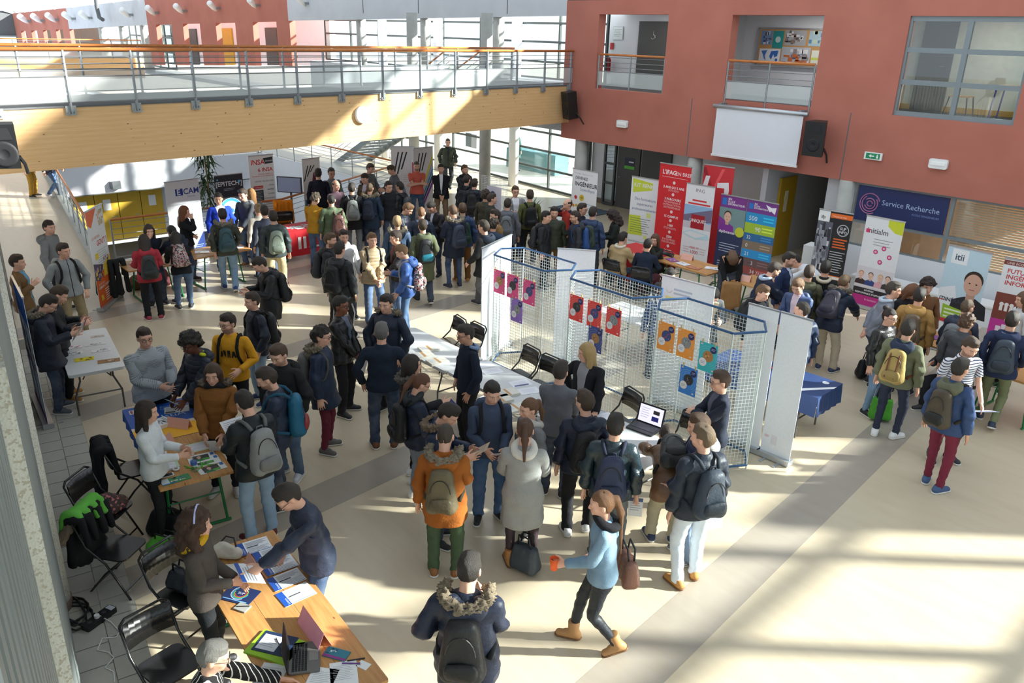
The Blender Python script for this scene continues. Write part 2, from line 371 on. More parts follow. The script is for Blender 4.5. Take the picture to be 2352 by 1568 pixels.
railing('railing', [(-16.58, 18.56), (-14.2, 18.56)], .95, 1.2, 3.96, label='wood-topped steel railing in the red wall opening beside the bridge')
railing('railing', [(-12.16, 18.5), (-9.82, 18.5)], 1.02, 1.2, 3.9, label='wood-topped steel railing in the opening above the projection screen')
# big interior window of the red wall, the room behind
wn = glazing('window_5', (-7.85, 18.58), (-5.44, 18.58), 0, 0, 2, 0, 'frame_grey', .1, zs=[4.01, 4.66, 5.31, 5.93])
structure(MB().box(-8.8, -4.1, 21.0, 21.1, 3.94, 6.3).build('wall_classroom', 'room_wall'))
structure(MB().box(-8.8, -4.1, 20.95, 21.0, 3.94, 4.06).build('baseboard_classroom', 'mustard_base'))
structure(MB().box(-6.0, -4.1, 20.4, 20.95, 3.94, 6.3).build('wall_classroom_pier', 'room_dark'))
d = structure(MB().box(-8.5, -7.75, 20.94, 21.0, 3.94, 6.05).build('door_9', 'door_dark')); MB().tube([(-7.86, 20.9, 4.95), (-7.98, 20.9, 4.95)], .014).build('door_handle', 'steel', d)
# upper gallery door, pictogram, fire point
d = structure(MB().box(-17.2, -15.9, 21.02, 21.1, 3.94, 5.86).build('door_10', 'door_dark'))
MB().tube([(-17.1, 20.98, 4.85), (-16.98, 20.98, 4.85)], .014).build('door_handle', 'steel', d)
w = MB(); w.tube([(-16.62+.07*math.cos(a), 21.012, 5.42+.07*math.sin(a)) for a in np.linspace(-2.6, 1.3, 10)], .008, 4); w.tube([(-16.6, 21.012, 5.58), (-16.61, 21.012, 5.47), (-16.54, 21.012, 5.46), (-16.52, 21.012, 5.38)], .009, 4); w.build('wheelchair_sign', paint((190, 192, 190)), d)
# ================================================================ footbridge across the hall
BA = Vector((-16.15, .2, 0)); BB = Vector((-17.62, 18.5, 0))           # front face, left end to red wall
bd = (BB-BA).normalized(); bn = Vector((bd.y, -bd.x, 0))               # bn points to the viewer side (+x)
if bn.x < 0: bn = -bn
ba = math.atan2(bd.y, bd.x); BL = (BB-BA).length
bridge = structure(empty('trim_footbridge', BA, ba))                    # local x along the bridge, local -y towards the viewer
sgn = -1 if Vector((-math.sin(ba), math.cos(ba), 0)).dot(bn) < 0 else 1  # viewer side in local y
def bx(x0, x1, y0, y1, z0, z1):
    ya, yb = sorted((sgn*y0, sgn*y1)); return MB().box(x0, x1, ya, yb, z0, z1)
def beam_part(y0, y1):
    m = MB(); n = 24
    for i in range(n):
        xa, xb = BL*i/n, BL*(i+1)/n
        m.box(xa, xb, *sorted((sgn*y0, sgn*y1)), 2.9, 3.97)
    return m
beam_part(-.2, 0).build('beam', 'glulam', bridge); beam_part(-2.3, -2.1).build('beam', 'glulam', bridge)
bx(0, BL, -2.12, -.18, 3.78, 3.95).build('deck', 'deck_grey', bridge)
bx(0, BL, -2.3, .02, 3.97, 4.0).build('edge_flashing', 'soffit', bridge)
rl = empty('bridge_railing', BA, ba); tag(rl, 'long steel and wood railing along the near side of the timber footbridge', 'railing')
r2 = empty('bridge_railing', BA, ba); tag(r2, 'steel and wood railing along the far side of the timber footbridge', 'railing')
for root, yy in ((rl, .06), (r2, -2.36)):
    y = sgn*yy
    MB().tube([(0, y, 4.96), (BL, y, 4.96)], .034, 8).build('handrail', 'handrail_wood', root, True)
    for z in (4.84, 4.72, 4.6): MB().tube([(0, y, z), (BL, y, z)], .008, 4).build('rail_wire', 'steel', root)
    for z in (4.5, 4.06): MB().tube([(0, y, z), (BL, y, z)], .012, 4).build('rail_bar', 'steel', root)
    MB().quad((0, y, 4.06), (BL, y, 4.06), (BL, y, 4.5), (0, y, 4.5)).build('perforated_panel', 'perforated', root)
    n = 15
    for i in range(n+1):
        x = .55+(BL-.65)*i/n
        ps = MB().box(x-.014, x+.014, y-.03, y+.03, 3.86, 4.95).build('post', 'steel', root)
        b = MB(); b.box(x-.09, x+.09, *sorted((y-sgn*.055, y-sgn*.02)), 3.83, 4.0)
        for q in (-.05, .05): b.lathe([(.014, -.02), (.014, .02)], 8, Matrix.Translation((x+q, y, 3.88)) @ Matrix.Rotation(R_(90), 4, 'X'))
        b.build('bracket', 'galvanised', root)
# disc clock on the beam
q = on_x(816, 251, -17.2); lx = (Vector(q)-BA).dot(bd)
ck = empty('wall_clock', BA+bd*lx+bn*.02+Vector((0, 0, 3.52)), ba); tag(ck, 'round white clock on the timber face of the footbridge', 'clock')
rot = Matrix.Rotation(R_(90 if sgn < 0 else -90), 4, 'X')
MB().lathe([(.2, 0), (.2, .06), (.17, .075)], 28, rot).build('case', 'white_plastic', ck, True)
MB().lathe([(.165, .07), (.165, .078)], 28, rot).build('dial', paint((240, 240, 238)), ck)
# ================================================================ glass front beyond the bridge (ground floor and gallery)
GX = [(-18.9, 20.95), (-25.4, 21.7), (-34, 22.4)]
glazing('window_6', GX[0], GX[1], 0, 0, 3, 0, 'frame_dark', .07, zs=[.05, .75, 1.4, 2.05, 2.75])
glazing('window_7', GX[1], GX[2], 0, 0, 4, 0, 'frame_dark', .07, zs=[.05, .75, 1.4, 2.05, 2.75])
structure(MB().box(-19.2, -18.95, 20.9, 21.15, 0, 2.5).build('door_11', 'frame_dark'))
glazing('window_8', (-18.2, 21.0), (-17.75, 21.0), 0, 0, 1, 0, 'frame_dark', .07, zs=[.05, .75, 1.4, 2.05, 2.42])
structure(MB().prism([(-17.9, 18.6), (-17.9, 21.3), (-36, 22.6), (-36, 20.0), (-23, 20.0), (-19.5, 18.6)], 2.6, 3.94).build('floor_gallery_glass', 'band_concrete'))
UW = [(-18.1, 20.6), (-25, 21.2), (-37.2, 21.6)]
glazing('window_9', UW[0], UW[1], 0, 0, 3, 0, 'frame_dark', .07, zs=[3.96, 4.5, 5.15, 5.75, 6.1])
glazing('window_10', UW[1], UW[2], 0, 0, 5, 0, 'frame_dark', .07, zs=[3.96, 4.5, 5.15, 5.75, 6.1])
for x in (-22.3, -26.5, -31): column(x, 19.7, 6.0, .2, 'concrete', 3.94)
bc = MB(); bc.add([(-17.93, 19.45, 5.98), (-36.8, 19.45, 5.66), (-36.8, 19.45, 8.6), (-17.93, 19.45, 8.6), (-17.93, 19.7, 5.98), (-36.8, 19.7, 5.66), (-36.8, 19.7, 8.6), (-17.93, 19.7, 8.6)],
    [(0, 1, 2, 3), (4, 7, 6, 5), (0, 4, 5, 1), (3, 2, 6, 7), (1, 5, 6, 2), (0, 3, 7, 4)])
wb = structure(bc.build('wall_band', 'band_concrete'))
for x in (-21.6, -26.6, -30.4): MB().box(x-.015, x+.015, 19.44, 19.46, 6.0, 8.6).build('panel_joint', 'soffit', wb)
# far gallery walls: red, grey, red (they fall away with distance)
def far_wall(name, xa, xb, za, zb, ta, tb, mat, y=19.5, th=.3):
    m = MB(); m.add([(xa, y, za), (xb, y, zb), (xb, y, tb), (xa, y, ta), (xa, y+th, za), (xb, y+th, zb), (xb, y+th, tb), (xa, y+th, ta)],
        [(0, 1, 2, 3), (4, 7, 6, 5), (0, 4, 5, 1), (3, 2, 6, 7), (1, 5, 6, 2), (0, 3, 7, 4)])
    return structure(m.build(name, mat))
def lerp(a, b, t): return a+(b-a)*t
def zt(x): return float(np.interp(-x, [36.8, 55, 71.7, 89], [5.64, 5.27, 4.76, 4.3]))   # top of openings
def zf(x): return float(np.interp(-x, [36.8, 55, 71.7, 89], [3.66, 2.9, 2.3, 2.0]))     # gallery floor
def zr_(x): return float(np.interp(-x, [36.8, 55, 71.7, 89], [8.2, 6.75, 6.25, 5.8]))    # top of wall
far_ops = [(-40.6, -38.1), (-45.0, -42.6), (-49.5, -47.1), (-53.7, -51.2)]
xs = [-36.8]+[q for a, b in far_ops for q in (b, a)]+[-55.1]
for i in range(0, len(xs), 2): far_wall('wall_far_red', xs[i], xs[i+1], zf(xs[i]), zf(xs[i+1]), zr_(xs[i]), zr_(xs[i+1]), 'red_render')
for a, b in far_ops: far_wall('wall_far_red_lintel', b, a, zt(b), zt(a), zr_(b), zr_(a), 'red_render')
far_wall('wall_far_back', -36.8, -56.3, zf(-36.8), zf(-55), 6.0, 5.6, 'white_wall', 21.6)
for i, (a, b, mt) in enumerate(((-43.4, -42.1, 'door_dark'), (-49.3, -47.6, 'yellow_door'), (-53.9, -52.7, 'door_dark'))):
    far_wall('door_%d' % (12+i), a, b, zf(a), zf(b), zt(a)-.2, zt(b)-.2, mt, 21.5, .08)
glazing('window_11', (-59.2, 21.4), (-56.4, 21.4), 0, 0, 2, 0, 'frame_dark', .1, zs=[2.9, 3.9, 4.6, 5.3])
far_wall('wall_far_grey', -55.1, -71.8, zt(-55), zt(-71.8), zr_(-55), zr_(-71.8), 'band_concrete')
glazing('window_12', (-55.1, 21), (-66, 22), 0, 0, 6, 0, 'frame_dark', .1, zs=[2.6, 3.6, 4.5, 5.3])
far_wall('wall_far_grey_return', -66, -71.8, 2.4, 2.3, 5.0, 4.8, 'white_wall', 21.6)
for x in (-56.5, -60.5, -64.8): column(x, 19.8, 5.2, .3, 'concrete', 2.4)
fo2 = [(-75.5, -73.6), (-79.3, -77.2), (-83, -81.2), (-86.6, -85)]
xs = [-71.8]+[q for a, b in fo2 for q in (b, a)]+[-88.5]
for i in range(0, len(xs), 2): far_wall('wall_far_end_red', xs[i], xs[i+1], zf(xs[i]), zf(xs[i+1]), zr_(xs[i]), zr_(xs[i+1]), 'red_render')
for a, b in fo2: far_wall('wall_far_end_lintel', b, a, zt(b), zt(a), zr_(b), zr_(a), 'red_render')
far_wall('wall_far_end_back', -71.8, -88.5, 1.5, 1.5, 5, 4.6, 'room_dark', 21.6)
structure(MB().box(-89, -88.6, 6, 19.8, 3.9, 6.0).build('wall_end', 'soffit'))
glazing('window_13', (-88.4, 19.5), (-88.4, 8), 0, 0, 7, 0, 'frame_grey', .12, zs=[0, 1.3, 2.6, 3.9])
# far gallery floors and the second timber footbridge
structure(MB().prism([(-36.8, 19.5), (-36.8, 22), (-72, 22), (-72, 19.5)], 2.3, 2.35).build('floor_gallery_far', 'deck_grey'))
b2 = structure(empty('trim_far_footbridge', (0, 0, 0)))
MB().box(-50.2, -50, 6, 17.2, 2.42, 3.5).build('beam', 'glulam', b2); MB().box(-52, -50.06, 6, 17.2, 3.3, 3.52).build('deck', 'deck_grey', b2)
railing('far_bridge_railing', [(-50, 6), (-50, 17.2)], .95, 1.6, 3.5, label='railing on the second timber footbridge far down the hall')
# roof glazing over the far end
rg = structure(empty('window_14', (0, 0, 0))); fr = MB()
for i in range(12):
    x = -38-i*4.6; fr.tube([(x, 19.6, zr_(max(x, -88))), (x+2, 10, zr_(max(x, -88))+3.0)], .09, 5)
for k in range(1, 3): fr.tube([(-38+k*.6, 19.6-k*3.2, 8.2+k), (-88.5+k*.6, 19.6-k*3.2, 5.8+k)], .07, 5)
fr.build('roof_bars', 'white_wall', rg)
# spotlights on the upper walls
def spot(x, y, z, s, label):
    r = empty('spotlight', (x, y, z)); tag(r, label, 'spotlight', 'wall spotlights along the upper gallery')
    MB().box(-.04*s, .04*s, -.1*s, .05*s, -.04*s, .04*s).build('arm', 'steel', r)
    m = Matrix.Translation((-.08*s, -.22*s, .06*s)) @ Matrix.Rotation(R_(-35), 4, 'Z') @ Matrix.Rotation(R_(32), 4, 'X')
    MB().lathe([(.05*s, -.26*s), (.10*s, -.05*s), (.11*s, .2*s), (.10*s, .22*s)], 12, m @ Matrix.Rotation(R_(55), 4, 'Y')).build('shade', 'white_plastic', r, True)
for i, (px_, py_) in enumerate(((706, 8), (593, 12), (502, 19), (425, 25), (361, 29), (302, 34), (208, 41), (170, 43), (132, 45), (99, 47), (69, 48))):
    q = on_y(px_, py_, 19.4); n_ = ['nearest', 'second', 'third', 'fourth', 'fifth', 'sixth', 'seventh', 'eighth', 'ninth', 'tenth', 'last'][i]
    spot(q[0], 19.45, q[2], 1.25+.1*i, '%s in the row of wall spotlights, counted from the concrete band leftwards' % n_)
# downpipe seen against the grey wall
dp = MB().tube([on_y(219, -20, 18.9), on_y(222, 15, 18.9), on_y(228, 40, 18.9), on_y(236, 45, 18.9)], .13, 8).build('roof_pipe', 'soffit', None, True)
tag(dp, 'dark pipe hanging down in front of the far grey gallery wall', 'pipe')
# ================================================================ open stair beyond the pit
st = structure(empty('trim_staircase', (0, 0, 0)))
for y in (18.1, 19.7):
    m = MB(); m.add([(-31.1, y, 0), (-30.6, y, 0), (-22.6, y, 3.94), (-23.1, y, 3.94), (-31.1, y+.08, 0), (-30.6, y+.08, 0), (-22.6, y+.08, 3.94), (-23.1, y+.08, 3.94)], [(0, 1, 2, 3), (4, 7, 6, 5), (0, 4, 5, 1), (3, 2, 6, 7), (1, 5, 6, 2), (0, 3, 7, 4)])
    m.build('stringer', 'frame_grey', st)
    MB().tube([(-31, y, .95), (-23, y, 4.9)], .03, 6).build('handrail', 'handrail_wood', st)
    for k in range(3): MB().tube([(-31, y, .3+.2*k), (-23, y, 4.25+.2*k)], .012, 5).build('stair_rail', 'steel', st)
for i in range(22): MB().box(-30.8+i*.365, -30.5+i*.365, 18.15, 19.72, .17*i+.14, .17*i+.19).build('tread', 'frame_grey', st)
railing('stairwell_railing', [(-20.35, 5.75), (-20.35, 10.2), (-23.75, 16.5)], 1.02, 1.7, label='steel railing with wooden handrail along the near edge of the stairwell', mesh=False)
railing('stairwell_railing', [(-24.2, 16.7), (-35, 16.7)], 1.0, 1.6, label='steel railing on the white stairwell wall below the open stair')
railing('stairwell_railing', [(-35.05, 16.6), (-35.05, 8.4)], 1.0, 1.8, label='steel railing on top of the white wall across the stairwell', mesh=False)
railing('parapet_railing', [(-17.5, 4.78), (-34.7, 7.82)], 1.0, 1.5, label='galvanised railing beside the left corridor running along the stairwell')
kb = structure(MB().prism([(-17.4, 4.7), (-17.4, 4.95), (-35, 8.0), (-35, 7.75)], 0, .14).build('trim_kerb', 'concrete'))
# wall lamp on the white stairwell wall
q = on_x(265, 425, -34.95); sc = empty('wall_lamp', (-34.98, q[1], q[2])); tag(sc, 'dark wall lamp on the white stairwell wall above the yellow doors', 'lamp')
MB().prism([(0, -.22), (0, .22), (.22, .16), (.22, -.16)], -.13, .16).build('housing', 'soffit', sc); MB().box(.02, .18, -.14, .14, -.145, -.13).build('diffuser', 'white_plastic', sc)
# ================================================================ left wall: posts and ribbed panels
lw = structure(empty('wall_left', (0, 0, 0))); d = Vector((-1, .175, 0)).normalized()
for i in range(30):
    s0 = 1.2+i*.45
    if s0 > 14.5: break
    a = Vector((0, -.15, 0))+d*s0; b = a+d*.44; n_ = Vector((d.y*-1, d.x, 0)); n_ = -n_ if n_.y < 0 else n_
    m = MB(); h = 4.85 if s0 < 4 else 4.2
    m.add([a, b, b+Vector((0, 0, h)), a+Vector((0, 0, h))], [(0, 1, 2, 3)])
    for k in range(4):
        q0 = a+d*(.02+.11*k); q1 = q0+d*.06
        m.add([q0, q1, q1+Vector((0, 0, h)), q0+Vector((0, 0, h)), q0+n_*.03, q1+n_*.03, q1+n_*.03+Vector((0, 0, h)), q0+n_*.03+Vector((0, 0, h))], [(0, 4, 7, 3), (1, 2, 6, 5), (4, 5, 6, 7), (3, 7, 6, 2)])
    m.build('ribbed_panel', 'ribbed_metal', lw)
structure(MB().prism([(-2.85, .33), (-2.85, .424), (-3.1, .459), (-3.1, .37)], 0, 4.4).build('trim_post', 'aggregate'))
for i, (x, y) in enumerate(((-7.78, 1.09), (-11.35, 1.66), (-14.7, 2.12), (-18.4, 2.9))):
    column(x, y, 4.0, .2, 'aggregate'); structure(MB().lathe([(.21, 0), (.21, .1)], 20, Matrix.Translation((x, y, 0))).build('trim_plinth', 'brown_tile'))
structure(MB().box(-35, -14, wl(-14)-.3-.1, wl(-14)-.3, 0, 4).build('wall_left_far', 'white_wall')).rotation_euler = (0, 0, 0)
# ================================================================ figures: templates grown from distance fields, posed by bones
class Field:
    """distance field on a rectilinear grid; primitives are blended in"""
    def __init__(s, xs, ys, zs):
        s.x, s.y, s.z = [np.asarray(a, np.float32) for a in (xs, ys, zs)]
        s.d = np.full((len(xs), len(ys), len(zs)), 1.0, np.float32)
    def sub(s, lo, hi):
        i = [slice(max(0, np.searchsorted(a, l)-1), np.searchsorted(a, h)+1) for a, l, h in zip((s.x, s.y, s.z), lo, hi)]
        return tuple(i), (s.x[i[0]][:, None, None], s.y[i[1]][None, :, None], s.z[i[2]][None, None, :])
    def put(s, idx, d, k, op):
        a = s.d[idx]
        if op == 'add':
            h = np.clip(.5+.5*(a-d)/k, 0, 1); s.d[idx] = a*(1-h)+d*h-k*h*(1-h)
        elif op == 'sub':
            d = -d; h = np.clip(.5-.5*(a-d)/k, 0, 1); s.d[idx] = a*(1-h)+d*h+k*h*(1-h)
    def cap(s, a, b, ra, rb, k=.02, sy=1.0, sx=1.0, sz=1.0, op='add'):
        """tapered capsule, squeezed by sx/sy/sz about its axis"""
        a = np.array(a, float); b = np.array(b, float); m = max(ra, rb)*max(sx, sy, sz, 1)+3*k+.03
        idx, (X, Y, Z) = s.sub(np.minimum(a, b)-m, np.maximum(a, b)+m)
        sc = np.array([sx, sy, sz]); a2, b2 = a/sc, b/sc; px_, py_, pz_ = X/sx-a2[0], Y/sy-a2[1], Z/sz-a2[2]
        v = b2-a2; L = max(v@v, 1e-9); t = np.clip((px_*v[0]+py_*v[1]+pz_*v[2])/L, 0, 1)
        d = np.sqrt((px_-t*v[0])**2+(py_-t*v[1])**2+(pz_-t*v[2])**2)-(ra+(rb-ra)*t)
        s.put(idx, d*min(sx, sy, sz), k, op)
    def ell(s, c, r, k=.02, op='add'):
        c = np.array(c, float); r = np.array(r, float); m = r+3*k+.03
        idx, (X, Y, Z) = s.sub(c-m, c+m); q = np.sqrt(((X-c[0])/r[0])**2+((Y-c[1])/r[1])**2+((Z-c[2])/r[2])**2)
        s.put(idx, (q-1)*r.min(), k, op)
    def clip(s, fn):
        s.d = np.maximum(s.d, fn(s.x[:, None, None], s.y[None, :, None], s.z[None, None, :])).astype(np.float32)
    def mesh(s):
        """surface nets -> verts, quads"""
        d = s.d; neg = d < 0; nx, ny, nz = d.shape
        c = [neg[i:nx-1+i, j:ny-1+j, k:nz-1+k] for i in (0, 1) for j in (0, 1) for k in (0, 1)]
        cnt = sum(q.astype(np.int8) for q in c); act = (cnt > 0) & (cnt < 8)
        ii = np.argwhere(act); num = np.full(act.shape, -1, np.int32); num[act] = np.arange(len(ii))
        acc = np.zeros((len(ii), 3), np.float32); w = np.zeros(len(ii), np.float32); offs = [(i, j, k) for i in (0, 1) for j in (0, 1) for k in (0, 1)]
        for a in range(8):
            for b in range(a+1, 8):
                if sum(x != y for x, y in zip(offs[a], offs[b])) != 1: continue
                A, B = ii+offs[a], ii+offs[b]; da, db = d[tuple(A.T)], d[tuple(B.T)]; m = (da < 0) != (db < 0)
                if not m.any(): continue
                t = da[m]/(da[m]-db[m])
                pa = np.stack([s.x[A[m, 0]], s.y[A[m, 1]], s.z[A[m, 2]]], 1); pb = np.stack([s.x[B[m, 0]], s.y[B[m, 1]], s.z[B[m, 2]]], 1)
                acc[m] += pa+(pb-pa)*t[:, None]; w[m] += 1
        v = acc/w[:, None]; fs = []
        for ax in range(3):
            sl0 = [slice(1, -1)]*3; sl0[ax] = slice(0, -1); sl1 = [slice(1, -1)]*3; sl1[ax] = slice(1, None)
            ch = neg[tuple(sl0)] != neg[tuple(sl1)]; e = np.argwhere(ch)+[0 if q == ax else 1 for q in range(3)]
            if not len(e): continue
            fl = neg[tuple(e.T)]; o1, o2 = [q for q in range(3) if q != ax]
            def cell(a, b):
                q = e.copy(); q[:, o1] -= a; q[:, o2] -= b; return num[tuple(q.T)]
            quad = np.stack([cell(0, 0), cell(1, 0), cell(1, 1), cell(0, 1)], 1)
            flip = fl if ax != 1 else ~fl
            quad[~flip] = quad[~flip][:, ::-1]; fs.append(quad)
        return v, np.concatenate(fs)
def relax(v, f, it=1, lam=.5):
    e = np.concatenate([f[:, [0, 1]], f[:, [1, 2]], f[:, [2, 3]], f[:, [3, 0]]]) if f.shape[1] == 4 else np.concatenate([f[:, [0, 1]], f[:, [1, 2]], f[:, [2, 0]]])
    for _ in range(it):
        acc = np.zeros_like(v); n = np.zeros(len(v))
        for a, b in ((0, 1), (1, 0)):
            for k in range(3): acc[:, k] += np.bincount(e[:, a], v[e[:, b], k], len(v))
            n += np.bincount(e[:, a], minlength=len(v))
        v = v+(acc/np.maximum(n, 1)[:, None]-v)*lam
    return v
def decimate(v, f, target):
    me = bpy.data.meshes.new('t'); me.from_pydata(v.tolist(), [], f.tolist()); o = bpy.data.objects.new('t', me); md = o.modifiers.new('d', 'DECIMATE'); md.ratio = min(1, target/(2.0*len(f)))
    m2 = bake(o); m2.calc_loop_triangles()
    vv = np.zeros(len(m2.vertices)*3, np.float32); m2.vertices.foreach_get('co', vv); ff = np.zeros(len(m2.loop_triangles)*3, np.int32); m2.loop_triangles.foreach_get('vertices', ff)
    bpy.data.objects.remove(o); bpy.data.meshes.remove(me); bpy.data.meshes.remove(m2)
    return vv.reshape(-1, 3), ff.reshape(-1, 3)
def steps(*seg):
    out = [seg[0]]
    for h, b in zip(seg[1::2], seg[2::2]):
        n = max(1, round((b-out[-1])/h)); a = out[-1]; out += [a+(b-a)*(i+1)/n for i in range(n)]
    return out
# ---- skeleton (a 1.75 m figure facing +Y; its right side is +X)
def joints(arm):
    """rest joints with the arms 'arm' degrees below horizontal"""
    J = {'pelvis': (0, 0, .95), 'spine': (0, 0, 1.08), 'chest': (0, 0, 1.24), 'neck': (0, -.012, 1.475), 'head': (0, .004, 1.545)}
    c, s_ = math.cos(R_(arm)), math.sin(R_(arm))
    for n, sg in (('R', 1), ('L', -1)):
        sh = np.array((sg*.178, -.012, 1.425)); J['sh'+n] = sh; J['el'+n] = sh+np.array((sg*c, 0, -s_))*.285; J['wr'+n] = J['el'+n]+np.array((sg*c, 0, -s_))*.25; J['ha'+n] = J['wr'+n]+np.array((sg*c, 0, -s_))*.18
        J['hip'+n] = (sg*.092, 0, .925); J['kn'+n] = (sg*.095, .012, .50); J['an'+n] = (sg*.097, -.012, .085)
    return {k: np.array(v, float) for k, v in J.items()}
BONES = ['pelvis', 'spine', 'chest', 'neck', 'head', 'uaR', 'faR', 'hdR', 'uaL', 'faL', 'hdL', 'thR', 'shR_', 'ftR', 'thL', 'shL_', 'ftL']
BI = {b: i for i, b in enumerate(BONES)}
def frame(d, n):
    d = d/np.linalg.norm(d); n = n-d*(n@d); n = n/np.linalg.norm(n); return np.stack([d, n, np.cross(d, n)], 1)
def rest_frames(J):
    F = {}; I = np.eye(3)
    for b in ('pelvis', 'spine', 'chest', 'neck', 'head'): F[b] = (J[b], I)
    for n in 'RL':
        u = J['el'+n]-J['sh'+n]; nn = np.cross(u, (0, 1.0, 0)); fr_ = frame(u, nn)
        F['ua'+n] = (J['sh'+n], fr_); F['fa'+n] = (J['el'+n], fr_); F['hd'+n] = (J['wr'+n], fr_)
        F['th'+n] = (J['hip'+n], frame(J['kn'+n]-J['hip'+n], np.array((-1.0, 0, 0)))); F['sh'+n+'_'] = (J['kn'+n], frame(J['an'+n]-J['kn'+n], np.array((-1.0, 0, 0)))); F['ft'+n] = (J['an'+n], I)
    return F
def ss(t): t = np.clip(t, 0, 1); return t*t*(3-2*t)
def seg_d(p, a, b):
    v = b-a; t = np.clip(((p-a)@v)/(v@v), 0, 1); return np.linalg.norm(p-a-t[:, None]*v, axis=1), ((p-a)@v)/(v@v)
def weights(v, J, parts='tahl'):
    """smooth bone weights: torso by height, limbs along their chains"""
    n = len(v); W = np.zeros((n, len(BONES)), np.float32); z = v[:, 2]
    dt, _ = seg_d(v*np.array((.72, 1, 1)), J['pelvis'], J['chest']+np.array((0, 0, .18))); dt = dt-.125
    D = {'t': dt}
    for s_ in 'RL':
        D['a'+s_] = np.minimum(seg_d(v, J['sh'+s_], J['el'+s_])[0], seg_d(v, J['el'+s_], J['ha'+s_])[0])-.05
        D['l'+s_] = np.minimum(seg_d(v, J['hip'+s_], J['kn'+s_])[0], seg_d(v, J['kn'+s_], J['an'+s_]+np.array((0, .1, -.05)))[0])-.07
    D['t'] = np.where(z > 1.46, np.minimum(D['t'], np.linalg.norm(v[:, :2], axis=1)-.09), D['t'])
    G = {k: np.exp(-np.clip(d, -.2, 1)/.022) for k, d in D.items()}
    for s_, sg in (('R', 1), ('L', -1)):
        al = ss((v[:, 0]*sg-J['sh'+s_][0]*sg+.05)/.09); al = np.where(v[:, 0]*sg > .10, al, 0); G['a'+s_] = G['a'+s_]*al
        G['l'+s_] = G['l'+s_]*ss((.985-z)/.13)*np.where(v[:, 0]*sg > -.03, 1, 0)
    G['t'] = G['t']*ss((z-.62)/.2)+1e-6
    tot = sum(G.values())
    h = [.95, 1.06, 1.2, 1.47, 1.55]
    tw = np.stack([1-ss((z-.98)/.12), ss((z-.98)/.12)*(1-ss((z-1.14)/.14)), ss((z-1.14)/.14)*(1-ss((z-1.455)/.05)), ss((z-1.455)/.05)*(1-ss((z-1.52)/.07)), ss((z-1.52)/.07)], 1)
    for i, b in enumerate(('pelvis', 'spine', 'chest', 'neck', 'head')): W[:, BI[b]] = tw[:, i]*G['t']/tot
    for s_ in 'RL':
        ua = J['el'+s_]-J['sh'+s_]; u = ua/np.linalg.norm(ua); q = (v-J['el'+s_])@u; e = ss((q+.05)/.10); q2 = (v-J['wr'+s_])@u; hw = ss((q2+.015)/.03)
        g = G['a'+s_]/tot; W[:, BI['ua'+s_]] = g*(1-e); W[:, BI['fa'+s_]] = g*e*(1-hw); W[:, BI['hd'+s_]] = g*e*hw
        k = ss((J['kn'+s_][2]+.07-z)/.14); a = ss((J['an'+s_][2]+.02-z)/.03); g = G['l'+s_]/tot
        W[:, BI['th'+s_]] = g*(1-k); W[:, BI['sh'+s_+'_']] = g*k*(1-a); W[:, BI['ft'+s_]] = g*k*a
    W[W < .02] = 0; return W/W.sum(1, keepdims=True)
HEADS = 1.09
class Tmpl:
    def __init__(s, v, f, arm, W=None):
        s.v = v.astype(np.float64); s.f = f; s.J = joints(arm); s.F = rest_frames(s.J); s.W = weights(s.v, s.J) if W is None else W
        s.off = {}
    def pose(s, P, curl=None):
        v = s.v
        if curl: v = curl(s, v)
        out = np.zeros_like(v)
        for b, i in BI.items():
            w_ = s.W[:, i]; m = w_ > 0
            if not m.any(): continue
            o, Fr = s.F[b]; po, Pr = P[b]; A = Pr @ Fr.T*(HEADS if b == 'head' else 1.0)
            out[m] += w_[m, None]*((v[m]-o) @ A.T+po)
        return out
def rigid(v, f, bone, arm=0):
    W = np.zeros((len(v), len(BONES)), np.float32); W[:, BI[bone]] = 1; return Tmpl(v, f, arm, W)
def noise3(p, sc, seed=0):
    """cheap smooth noise: sum of sines"""
    r = np.random.default_rng(seed); o = np.zeros(len(p))
    for i in range(7):
        k = r.normal(size=3); k = k/np.linalg.norm(k)*sc*(.6+.9*r.random()); o += np.sin(p@k+r.random()*6.28)
    return o/3.5
def normals(v, f):
    n = np.zeros_like(v); a = v[f[:, 0]]; c = np.cross(v[f[:, 1]]-a, v[f[:, 2]]-a)
    for k in range(3):
        for j in range(f.shape[1]): n[:, k] += np.bincount(f[:, j], c[:, k], len(v))
    return n/np.maximum(np.linalg.norm(n, axis=1), 1e-9)[:, None]
